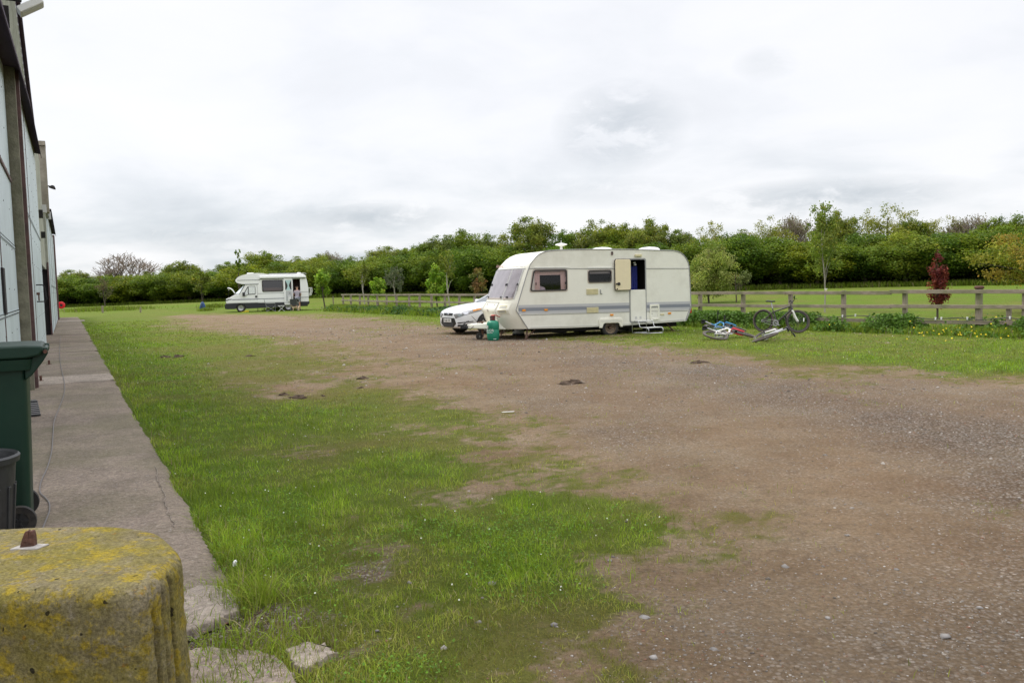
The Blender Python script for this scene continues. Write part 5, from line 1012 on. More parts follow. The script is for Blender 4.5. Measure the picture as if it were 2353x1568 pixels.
for sgn in (-1, 1):
    d2_ = (1, -sgn*.9, 0)
    def P3(x, y, z): return (x, sgn*y, z)
    hl = decal('headlight', P3(.03, .36, .66), P3(.86, .90, .87), P3(.80, .925, .77), P3(.05, .48, .53), d2_, .004, 'wframe', nu=14)
    decal('headlight_lens', P3(.05, .38, .655), P3(.83, .90, .862), P3(.77, .92, .778), P3(.07, .49, .54), d2_, .008, 'lampglass', hl, nu=14); decal('indicator', P3(.50, .82, .79), P3(.74, .90, .84), P3(.71, .92, .80), P3(.50, .86, .745), d2_, .011, 'amber', hl)
    decal('reflector_ring', P3(.12, .56, .665), P3(.22, .66, .70), P3(.22, .70, .625), P3(.12, .60, .60), d2_, .011, 'chrome', hl); decal('reflector_ring', P3(.25, .70, .70), P3(.36, .78, .735), P3(.36, .82, .67), P3(.25, .75, .64), d2_, .011, 'chrome', hl)
    decal('bumper_slot', P3(.05, .58, .40), P3(.45, .90, .44), P3(.45, .90, .415), P3(.05, .60, .365), d2_, .005, 'car_black'); decal('bumper_slot', P3(.05, .60, .33), P3(.35, .88, .35), P3(.32, .88, .31), P3(.05, .58, .27), d2_, .005, 'car_black')
    decal('panel_gap', P3(.38, .9, .60), P3(.40, .9, .60), P3(.62, .93, .38), P3(.60, .93, .38), (0, -sgn, 0), .003, 'car_black', nu=1, nv=6); decal('panel_gap', P3(.36, .60, .905), P3(.9, .80, .96), P3(.9, .81, .955), P3(.36, .61, .90), (0, 0, -1), .002, 'mh_line', nu=8, nv=1)
    mb = MB(); mb.lathe([(.002, -.02), (.36, -.02), (.37, .0), (.36, .018), (.002, .018)], 36, MX((.93, sgn*.93, .33), rx=R_(90))); mb.build('wheel_arch', 'car_black', car); mb = MB(); mb.lathe([(.002, -.02), (.36, -.02), (.37, .0), (.36, .018), (.002, .018)], 36, MX((3.78, sgn*.925, .33), rx=R_(90))); mb.build('wheel_arch', 'car_black', car)
    for xx in (.93, 3.78): 
        w_ = wheel(car, (xx, sgn*.86, .325), .325, .22, .22, 'silver'); w_.rotation_euler = (0, 0, 0 if sgn < 0 else math.pi)
        mb = MB()
        for k in range(5): a = k*2*math.pi/5; mb.bar((.03*math.cos(a), -.105, .03*math.sin(a)), (.20*math.cos(a), -.105, .20*math.sin(a)), .05, .02, (0, 1, 0))
        mb.build('wheel_spoke', 'silver', w_)
gh = [(1.52, .84, 1.02), (2.30, .66, 1.40), (2.65, .63, 1.455), (3.2, .62, 1.465), (3.75, .60, 1.40), (4.45, .72, 1.03)]
mb = MB(); V = []; roof_pts = [(x, w, z) for x, w, z in gh]
low = [(1.52, .88), (2.30, .90), (2.65, .90), (3.2, .90), (3.75, .89), (4.45, .80)]
for (x, w, z), (xl, wl_) in zip(gh, low): V += [(xl, -wl_, 1.0), (x, -w, z), (x, w, z), (xl, wl_, 1.0)]
mb.add(V, [(i*4+j, i*4+j+1, i*4+5+j, i*4+4+j) for i in range(5) for j in range(3)]); MT['car_glass'] = mat('dark_car_glass', (.10, .115, .13), .08); gl = mb.build('window_glass', 'car_glass', car, smooth=True, angle=30)
mb = MB(); V = []
for (x, w, z) in gh[1:5]: V += [(x, -w-.012, z-.015), (x, -w*.6, z+.03), (x, w*.6, z+.03), (x, w+.012, z-.015)]
mb.add(V, [(i*4+j, i*4+j+1, i*4+5+j, i*4+4+j) for i in range(3) for j in range(3)]); mb.build('roof', 'car', car, smooth=True, angle=60, solid=.02)
mb = MB()
for sg in (-1, 1):
    mb.tube([(1.50, sg*.885, 1.0), (2.30, sg*.67, 1.41)], .022, 6); mb.tube([(2.85, sg*.905, 1.0), (2.80, sg*.64, 1.45)], .03, 6); mb.tube([(4.45, sg*.76, 1.02), (3.75, sg*.61, 1.41)], .04, 6)
mb.build('pillar', 'car', car)
for sg in (-1, 1):
    mb = MB(); mb.box(1.62, 1.78, sg*1.02-.09, sg*1.02+.09, .98, 1.10); mb.build('door_mirror', 'car', car, bevel=.03)

# ------------------------------------------------------------------ motorhome
mh = thing('motorhome', (-20.2, 61.3, 0), R_(16.5), 'white motorhome with bonnet up and side door open, parked on the far grass', 'motorhome')
mhM = Matrix.Translation(mh.location) @ Matrix.Rotation(R_(16.5), 4, 'Z')
W = 2.05
coach = [(.44, 2.06), (.20, 2.10), (.01, 2.16), (-.10, 2.24), (-.13, 2.33), (-.11, 2.41), (-.02, 2.52), (.11, 2.62), (.35, 2.72), (.64, 2.79), (.95, 2.84), (1.25, 2.86), (1.55, 2.86), (1.86, 2.83), (2.12, 2.77), (2.5, 2.76), (4.70, 2.74), (4.82, 2.70), (4.92, 2.60), (4.97, 2.42), (5.05, 2.0), (5.10, 1.6), (5.10, 1.1), (5.08, .64), (1.42, .64), (1.42, 2.05)]
mb = MB(); wall_holes(mb, coach, [(1.78, 3.21, 1.50, 2.29), (3.96, 4.50, .64, 2.37)], 0.); mb.add([(x, W, z) for x, z in coach], [tuple(range(len(coach)))]); n = len(coach)
mb.build('coach_side', 'mh', mh)
mb = MB(); mb.add([(x, 0, z) for x, z in coach[:24]]+[(x, W, z) for x, z in coach[:24]], [(i, i+1, 24+i+1, 24+i) for i in range(23)]); mb.build('coach_shell', 'mh', mh, smooth=True, angle=40)
mb = MB(); mb.box(1.5, 5.0, .9, .93, .64, 2.6); mb.box(3.3, 3.33, .02, .9, .64, 2.6); mb.box(4.55, 4.58, .02, .9, .5, 2.6); mb.box(1.5, 5.0, .02, 2.0, .60, .64); mb.build('interior_wall', 'brown_int', mh)
cab = [(-.83, .64), (-.86, .80), (-.84, 1.0), (-.60, 1.09), (-.24, 1.29), (.10, 1.34), (.50, 1.93), (.56, 2.06), (1.42, 2.06), (1.42, .64)]
mb = MB(); mb.prism(cab, .04, W-.04); mb.build('cab', 'mh', mh, bevel=.02)
mb = MB(); V = []; nyy = 13
for k in range(7):
    t = k/6
    for q in range(nyy):
        v = -1+2*q/(nyy-1); bul = 1-abs(v)**2.4; xs_ = .105+(.495-.105)*t; xc = -.24+(.40+.24)*t; V.append((xs_+(xc-xs_)*bul, W/2+v*(W/2-.035), 1.345+(1.96-1.345)*t))
mb.add(V, [(k*nyy+q, k*nyy+q+1, (k+1)*nyy+q+1, (k+1)*nyy+q) for k in range(6) for q in range(nyy-1)]); MT['screen'] = mat('silvery_screen_cover', (.72, .80, .82), .3); ws_ = mb.build('windscreen', 'screen', mh, smooth=True, angle=180)  # windscreen in one opaque pale bluish-white colour
mb = MB(); mb.tube([V[q] for q in range(nyy)], .022, 6); mb.tube([V[k*nyy] for k in range(7)], .02, 6); mb.tube([V[k*nyy+nyy-1] for k in range(7)], .02, 6); mb.build('screen_seal', 'wframe', ws_)
ws_['label'] = 'windscreen with silver-white blind behind it'
mb = MB(); mb.prism([(.16, 1.30), (.50, 1.86), (.62, 1.965), (1.30, 1.965), (1.36, 1.90), (1.36, .72), (.56, .68), (.30, .80)], .025, .04); cd = mb.build('cab_door', 'mh', mh, bevel=.01)
mb = MB(); mb.prism([(.42, 1.22), (.46, 1.45), (.70, 1.87), (.76, 1.90), (1.22, 1.90), (1.26, 1.86), (1.26, 1.32), (1.22, 1.28), (.75, 1.27), (.55, 1.19)], .015, .026); wf_ = mb.build('cab_window', 'wframe', cd)
mb = MB(); mb.prism([(.78, 1.33), (.78, 1.87), (1.21, 1.87), (1.23, 1.83), (1.23, 1.34)], .011, .016); mb.build('lace_curtain', 'lace', wf_); mb = MB(); mb.prism([(.48, 1.25), (.52, 1.45), (.72, 1.80), (.72, 1.30), (.56, 1.23)], .011, .016); mb.build('lace_curtain', 'lace', wf_)
mb = MB(); mb.box(1.22, 1.36, .0, .026, 1.05, 1.19); mb.build('door_handle', 'black', cd)
mb = MB(); mb.box(.33, .50, -.20, -.06, 1.16, 1.46); mb.box(.42, .48, -.08, .04, 1.2, 1.26); mb.build('wing_mirror', 'black', mh, bevel=.03)
mb = MB(); mb.prism([(-.80, 1.02), (-.62, 1.10), (-.26, 1.315), (-.26, 1.28), (-.62, 1.06), (-.78, .98)], .10, W-.10); mb.build('engine_bay', 'brown_int', mh)
# raised bonnet, curved
mb = MB(); V = []; bp_ = [(-.22, 1.39), (-.28, 1.52), (-.36, 1.64), (-.48, 1.75), (-.62, 1.81), (-.72, 1.80)]
for x, z in bp_: V += [(x, .18, z), (x, .7, z+.03), (x, W-.7, z+.03), (x, W-.18, z)]
mb.add(V, [(i*4+j, i*4+j+1, i*4+5+j, i*4+4+j) for i in range(5) for j in range(3)]); mb.build('raised_bonnet', 'mh', mh, smooth=True, angle=60, solid=.04)
mb = MB(); mb.tube([(-.70, .3, 1.05), (-.62, .3, 1.72)], .012, 6); mb.build('bonnet_stay', 'black', mh); mb = MB(); mb.box(-.66, -.60, .28, .40, 1.63, 1.72); mb.build('bonnet_catch', 'white', mh)
mb = MB(); mb.prism([(-.84, .86), (-.84, .99), (-.70, 1.03), (-.42, .99), (-.45, .93)], .012, .05); mb.build('headlight', 'lampglass', mh, bevel=.01)
def arcpts(cx, cz, r, a0, a1, n=8): return [(cx+r*math.cos(R_(a0+(a1-a0)*k/n)), cz+r*math.sin(R_(a0+(a1-a0)*k/n))) for k in range(n+1)]
sk = [(-.88, .66), (-.90, .40), (-.84, .24), (-.20, .24)]+arcpts(.17, .27, .37, 185, -5, 12)+[(.58, .24), (1.5, .26), (2.6, .28), (3.20, .28)]+arcpts(3.57, .25, .36, 175, 0, 12)+[(3.95, .27), (3.96, .30), (3.96, .60), (3.96, .64)]
mb = MB(); mb.prism(sk, -.012, .06); mb.prism(sk, W-.06, W+.012); mb.build('side_skirt', 'mh_skirt', mh)
mb = MB(); mb.prism([(4.50, .62), (4.50, .30), (4.86, .32), (5.05, .42), (5.14, .52), (5.14, .66), (4.50, .66)], -.012, W+.012); mb.build('rear_bumper', 'mh_skirt', mh, bevel=.02)
mb = MB(); mb.box(-.95, -.83, .06, W-.06, .26, .62); mb.build('front_bumper', 'mh_skirt', mh, bevel=.04); mb = MB(); mb.box(-.87, -.845, .3, W-.3, .70, .90); 
for k in range(3): mb.box(-.90, -.87, .25, W-.25, .70+.07*k, .73+.07*k)
mb.build('radiator_grille', 'car_black', mh)
mb = MB(); mb.box(-.7, 5.0, .10, W-.10, .30, .62); mb.build('underbody', 'grime', mh)
wheel(mh, (.17, .12, .315), .325, .2, .20, 'silver', False); wheel(mh, (3.57, .12, .30), .32, .2, .20, 'silver', False); wheel(mh, (.17, W-.12, .315), .325, .2, .20, 'silver', False); wheel(mh, (3.57, W-.12, .30), .32, .2, .20, 'silver', False)
# windows, awning, door, lines
mb = MB(); ring(rrect(1.74, 3.25, 1.46, 2.33, .10, 4), rrect(1.80, 3.19, 1.52, 2.27, .07, 4), .0, -.03, mb); wn = mb.build('side_window', 'wframe', mh); MT['win_brown'] = glass('brown_tinted_glass', (.30, .26, .22), .06)
mb = MB(); mb.add([(x, -.02, z) for x, z in rrect(1.80, 3.19, 1.52, 2.27, .07, 4)], [tuple(range(20))]); mb.build('pane', 'win_brown', wn)
mb = MB(); mb.box(1.85, 3.15, .3, .33, 1.5, 1.75); mb.build('seat_back', 'curtain', wn)
mb = MB(); mb.prism(rrect(1.58, 4.95, 2.46, 2.62, .04, 3), -.14, .0); mb.build('roll_awning', 'mh', mh, bevel=.02); mb = MB(); mb.box(1.6, 4.9, -.06, -.0, 2.40, 2.46); mb.build('awning_rail', 'mh_line', mh)
mb = MB()
for x0, x1, z, h_ in ((1.42, 3.93, 1.345, .02), (-.42, 3.93, .94, .045), (4.50, 5.09, 1.38, .015), (4.50, 5.09, .975, .035)): mb.box(x0, x1, -.014, .012, z-h_/2, z+h_/2)
mb.build('grey_line', 'mh_line', mh); mb = MB(); mb.box(-.1, 1.42, 2.335, 2.36, 2.335, 2.36) if False else mb.box(.0, 1.62, -.01, .0, 2.33, 2.37); mb.box(.43, 1.5, -.008, .03, 2.03, 2.07); mb.build('overcab_line', 'mh_line', mh)
mb = MB(); mb.box(-.70, 3.90, -.013, .0, .70, .89); mb.build('lower_panel', 'mh', mh)
mb = MB(); po = rrect(3.30, 3.95, .44, 2.42, .08, 4); mb.prism(po, -.08, -.045); dr = mb.build('open_side_door', 'mh', mh, bevel=.012)
mb = MB(); mb.prism(rrect(3.40, 3.86, 1.55, 2.28, .04, 3), -.084, -.079); dw = mb.build('door_window', 'wframe', dr); mb = MB()
V = []; 
for z in np.linspace(1.54, 2.30, 12): hw = .05+.16*abs((z-1.88)/.38)**1.5; V += [(3.63-hw, -.088, z), (3.63+hw, -.088, z)]
mb.add(V, [(2*i, 2*i+1, 2*i+3, 2*i+2) for i in range(11)]); MT['pale_teal'] = mat('pale_teal_curtain', (.45, .62, .62), .8); mb.build('tied_curtain', 'pale_teal', dw)
mb = MB(); mb.prism(rrect(3.42, 3.86, .72, 1.50, .03, 3), -.083, -.079); mb.build('door_pocket_panel', 'mh_grey', dr); mb = MB(); mb.box(3.66, 3.76, -.10, -.083, 1.28, 1.32); mb.build('handle', 'black', dr)
mb = MB(); mb.box(3.58, 3.80, -.20, -.083, .68, 1.05); mb.build('door_bin', 'mh', dr, bevel=.02); mb = MB(); mb.box(3.57, 3.81, -.21, -.08, 1.05, 1.10); mb.build('bin_lid', 'white', dr); mb = MB(); mb.box(3.34, 3.93, -.088, -.08, .61, .64); mb.build('door_line', 'mh_line', dr)
mb = MB(); mb.box(.70, 1.20, .5, 1.2, 2.80, 2.90); mb.build('skylight', 'mh', mh, bevel=.04); mb = MB(); mb.lathe([(.18, 0), (.19, .06), (.12, .12), (.002, .13)], 16, MX((4.48, .7, 2.74))); mb.build('roof_dome', 'white', mh, smooth=True)
mb = MB(); mb.tube([(2.3, .3, 2.80), (4.9, .3, 2.80), (5.0, .3, 2.72)], .02, 6); mb.tube([(2.3, 1.7, 2.80), (4.9, 1.7, 2.80)], .02, 6); mb.build('roof_rail', 'galv', mh)
mb = MB(); mb.tube([(5.10, .25, 1.66), (5.36, .25, 1.68), (5.40, .25, 1.45), (5.30, .25, 1.12), (5.16, .25, 1.10)], .025, 8); mb.tube([(5.10, 1.8, 1.66), (5.36, 1.8, 1.68), (5.40, 1.8, 1.45), (5.30, 1.8, 1.12), (5.16, 1.8, 1.10)], .025, 8); mb.tube([(5.36, .25, 1.68), (5.36, 1.8, 1.68)], .025, 8); mb.box(5.14, 5.30, .3, 1.7, 1.2, 1.25); mb.tube([(5.20, .25, 1.15), (5.25, .25, 1.6)], .03, 8); mb.build('cycle_rack', 'white', mh, smooth=True, angle=50)
for y0 in (-.03, 1.82):
    pass
q = mhM @ Vector((.50, .12, 0)); rmp = thing('levelling_ramp', q, R_(16.5), 'yellow levelling wedge under the front wheel of the motorhome', 'ramp'); mb = MB(); mb.prism([(-.38, .0), (.22, .0), (.22, .10), (.10, .11), (-.12, .045)], -.12, .12); mb.build('wedge', 'yellow', rmp, bevel=.01)
# camp furniture
q = mhM @ Vector((2.30, -1.5, 0)); fc = thing('folding_chair', q, R_(16.5), 'dark folding camp chair with tilted back, left of the small white table', 'chair', 'camp chairs by the motorhome')
mb = MB(); 
for y in (-.25, .25): mb.tube([(-.30, y, 0.0), (-.33, y, .45), (-.45, y, .90)], .014, 6); mb.tube([(.32, y, 0), (.30, y, .60), (-.35, y, .62)], .014, 6)
mb.tube([(-.30, -.25, .02), (.30, -.25, .42)], .011, 6); mb.tube([(.30, -.25, .02), (-.32, -.25, .42)], .011, 6); mb.build('frame', 'galv', fc, smooth=True)
mb = MB(); mb.box(-.33, .30, -.24, .24, .40, .43); mb.build('seat', 'chairfab', fc); mb = MB(); mb.prism([(-.355, .45), (-.335, .45), (-.44, .88), (-.465, .88)], -.24, .24); mb.build('backrest', 'chairfab', fc); mb = MB()
for y in (-.27, .27): mb.box(-.34, .30, y-.03, y+.03, .61, .635)
mb.build('armrest', 'mh_grey', fc)
q = mhM @ Vector((3.98, -1.25, 0)); fc2 = copy_tree(fc); fc2.location = q; fc2.rotation_euler = (0, 0, R_(16.5+80)); fc2['label'] = 'dark folding camp chair backed against the motorhome door, right of the table'
q = mhM @ Vector((3.04, -1.5, 0)); tb = thing('folding_table', q, R_(16.5), 'small white folding table on crossed legs in front of the motorhome', 'table')
mb = MB(); mb.prism(rrect(-.24, .24, -.2, .2, .05, 4), .40, .425, lambda x, y, z: (x, z, y)); mb.build('tabletop', 'white', tb, bevel=.006)
for y in (-.16, .16):
    mb = MB(); mb.tube([(-.22, y, 0), (.20, y, .40)], .014, 6); mb.build('leg', 'white', tb); mb = MB(); mb.tube([(.22, y, 0), (-.20, y, .40)], .014, 6); mb.build('leg', 'white', tb)
q = at(466, 712); bg = thing('rucksack', q, R_(10), 'blue bag slumped at the foot of a sapling in the far grass', 'bag')
mb = MB(); mb.lathe([(.002, 0), (.22, .02), (.25, .15), (.22, .42), (.17, .60), (.09, .68), (.002, .70)], 14); mb.v = [(x*(1+.15*math.sin(z*9+y*5)), y*.7, z) for x, y, z in mb.v]; mb.build('bag_body', 'blue', bg, smooth=True, angle=180)
mb = MB(); mb.lathe([(.002, 0), (.22, .01), (.2, .14), (.002, .22)], 12, MX((.38, -.05, 0))); mb.build('bag_flap', 'blue', bg, smooth=True, angle=180); mb = MB(); mb.tube([(-.1, -.22, .1), (-.05, -.26, .35), (0, -.15, .62)], .02, 6); mb.build('strap', 'black', bg)

# ------------------------------------------------------------------ man and dog
def skin_obj(name, verts, edges, radii, m, parent, root=0, sub=2):
    me = bpy.data.meshes.new(name); me.from_pydata(verts, edges, []); o = bpy.data.objects.new(name, me); col.objects.link(o); o.parent = parent
    md = o.modifiers.new('skin', 'SKIN'); md.use_smooth_shade = True; md.branch_smoothing = .6
    for i, r_ in enumerate(radii): me.skin_vertices[0].data[i].radius = (r_ if isinstance(r_, tuple) else (r_, r_)); me.skin_vertices[0].data[i].use_root = (i == root)
    s_ = o.modifiers.new('sub', 'SUBSURF'); s_.levels = sub; s_.render_levels = sub; me.materials.append(MT[m]) ; return o
q = mhM @ Vector((4.24, -.48, 0)); man = thing('person', (q.x, q.y, .03), R_(16.5), 'man seen from behind in lilac-grey polo shirt and checked shorts, standing at the open door', 'person')
J = dict(pel=(0, 0, .98), wst=(0, .01, 1.10), chs=(0, .03, 1.32), nkb=(0, .04, 1.50), nk=(0, .05, 1.58), hd=(0, .10, 1.68), ht=(.0, .12, 1.79),
         ls=(-.17, .03, 1.46), le=(-.26, .02, 1.20), lw=(-.23, .20, 1.02), lh=(-.20, .28, .98), rs=(.17, .03, 1.46), re=(.26, .02, 1.20), rw=(.23, .19, 1.02), rh=(.20, .27, .98),
         lp=(-.10, 0, .93), lk=(-.10, .02, .52), la=(-.10, 0, .10), lt=(-.11, .14, .04), rp=(.11, 0, .93), rk=(.14, .01, .52), ra=(.16, -.02, .10), rt=(.18, .12, .04))
rad_ = dict(pel=(.165, .12), wst=(.155, .115), chs=(.175, .12), nkb=.09, nk=.062, hd=(.085, .10), ht=.06, ls=.065, le=.046, lw=.032, lh=.04, rs=.065, re=.046, rw=.032, rh=.04, lp=.095, lk=.06, la=.042, lt=.035, rp=.095, rk=.06, ra=.042, rt=.035)
nm = list(J); E_ = [('pel', 'wst'), ('wst', 'chs'), ('chs', 'nkb'), ('nkb', 'nk'), ('nk', 'hd'), ('hd', 'ht'), ('chs', 'ls'), ('ls', 'le'), ('le', 'lw'), ('lw', 'lh'), ('chs', 'rs'), ('rs', 're'), ('re', 'rw'), ('rw', 'rh'), ('pel', 'lp'), ('lp', 'lk'), ('lk', 'la'), ('la', 'lt'), ('pel', 'rp'), ('rp', 'rk'), ('rk', 'ra'), ('ra', 'rt')]
vs = [J[k] for k in nm]; rs = [rad_[k] for k in nm]; es = [(nm.index(a), nm.index(b_)) for a, b_ in E_]
for hand, sx in (('lh', 1), ('rh', -1)):                    # five fingers on each hand
    hx, hy, hz = J[hand]; wi = nm.index(hand)
    for k, (dx, L1) in enumerate(((-.028, .055), (-.010, .07), (.010, .075), (.028, .065), (.045, .04))):
        i0 = len(vs); vs += [(hx+dx*sx*.9, hy+.03, hz-.012), (hx+dx*sx*1.1+(.02*sx if k == 4 else 0), hy+.03+L1*.8, hz-.03-.01*k)]; rs += [.010, .008]; es += [(wi, i0), (i0, i0+1)]
skin_obj('body', vs, es, rs, 'skin', man)
def sub_skin(name, keys, edges, f, m, over={}):
    P_ = [over.get(k, (J.get(k), rad_.get(k)))[0] for k in keys]; R2 = [over[k][1] if k in over else (tuple(x*f for x in rad_[k]) if isinstance(rad_[k], tuple) else rad_[k]*f) for k in keys]
    return skin_obj(name, P_, [(keys.index(a), keys.index(b_)) for a, b_ in edges], R2, m, man)
sub_skin('polo_shirt', ['wst', 'hip', 'chs', 'nkb', 'ls', 'lsl', 'rs', 'rsl'], [('wst', 'hip'), ('wst', 'chs'), ('chs', 'nkb'), ('chs', 'ls'), ('ls', 'lsl'), ('chs', 'rs'), ('rs', 'rsl')], 1.16, 'shirt', {'hip': ((0, .0, 1.0), (.185, .145)), 'lsl': ((-.245, .02, 1.22), .068), 'rsl': ((.245, .02, 1.22), .068)})
mch = bpy.data.materials.new('checked_cotton'); mch.use_nodes = True; N_ = mch.node_tree.nodes; L_n = mch.node_tree.links; ck = N_.new('ShaderNodeTexChecker'); ck.inputs['Scale'].default_value = 11; ck.inputs[1].default_value = (.48, .48, .52, 1); ck.inputs[2].default_value = (.012, .015, .05, 1)
tcc = N_.new('ShaderNodeTexCoord'); L_n.new(tcc.outputs['Object'], ck.inputs[0]); L_n.new(ck.outputs[0], N_['Principled BSDF'].inputs['Base Color']); N_['Principled BSDF'].inputs['Roughness'].default_value = .9; MT['check'] = mch
sub_skin('shorts', ['pel', 'lp', 'lq', 'rp', 'rq'], [('pel', 'lp'), ('lp', 'lq'), ('pel', 'rp'), ('rp', 'rq')], 1.16, 'check', {'lq': ((-.11, .0, .60), .092), 'rq': ((.14, 0, .60), .092)})
sub_skin('hair', ['hd', 'ht'], [('hd', 'ht')], 1.12, 'hair', {'hd': ((0, .062, 1.685), (.115, .11)), 'ht': ((0, .09, 1.79), .09)})
for s_ in (-1, 1):
    cx = -.10 if s_ < 0 else .165; mb = MB(); mb.prism(rrect(cx-.05, cx+.05, -.09, .19, .045, 4), -.02, .075, lambda x, y, z: (x, z, y)); mb.build('shoe', 'shoe', man, bevel=.015)
# eyes, nose and ears on the far side of the head
mb = MB(); mb.lathe([(.002, .03), (.012, .02), (.016, 0)], 10, MX((0, .195, 1.69), rx=R_(-90))); mb.build('nose', 'skin', man); mb = MB()
for s_ in (-1, 1): mb.lathe([(.002, -.012), (.028, -.006), (.028, .006), (.002, .012)], 12, MX((s_*.088, .10, 1.70), ry=R_(90)))
mb.build('ear', 'skin', man, smooth=True); mb = MB()
for s_ in (-1, 1): mb.lathe([(.002, .008), (.010, .004), (.012, 0)], 10, MX((s_*.032, .183, 1.715), rx=R_(-90)))
mb.build('eye', 'black', man)
q = mhM @ Vector((4.08, -1.45, 0)); dog = thing('dog', (q.x, q.y, .0), R_(16.5+170), 'small cream and tan dog standing in front of the man', 'dog')
DJ = [(0, 0, .28), (.12, 0, .285), (.22, 0, .29), (.29, 0, .36), (.35, 0, .42), (.43, 0, .40), (-.12, 0, .275), (-.20, 0, .28), (-.28, 0, .36), (-.27, 0, .43),
      (.20, .06, .20), (.19, .06, .10), (.21, .06, .02), (.20, -.06, .20), (.22, -.06, .10), (.24, -.06, .02), (-.18, .06, .22), (-.14, .06, .15), (-.20, .06, .09), (-.18, .06, .02), (-.20, -.06, .22), (-.16, -.06, .15), (-.22, -.06, .09), (-.20, -.06, .02)]
DE = [(0, 1), (1, 2), (2, 3), (3, 4), (4, 5), (0, 6), (6, 7), (7, 8), (8, 9), (2, 10), (10, 11), (11, 12), (2, 13), (13, 14), (14, 15), (7, 16), (16, 17), (17, 18), (18, 19), (7, 20), (20, 21), (21, 22), (22, 23)]
DR = [.085, .09, .085, .06, .065, .03, .075, .07, .022, .015]+[.04, .025, .022]*2+[.045, .03, .02, .022]*2
skin_obj('dog_body', DJ, DE, DR, 'dogfur', dog); mb = MB()
for s_ in (-1, 1): mb.add([(.33, s_*.03, .46), (.36, s_*.06, .45), (.33, s_*.055, .53), (.31, s_*.05, .46)], [(0, 1, 2), (1, 3, 2), (3, 0, 2), (0, 3, 1)])
MT['tan'] = mat('tan_fur', (.30, .15, .07), .9); mb.build('ear', 'tan', dog); mb = MB(); mb.lathe([(.002, .012), (.012, .006), (.012, 0)], 8, MX((.46, 0, .405), ry=R_(90))); mb.build('nose', 'black', dog)

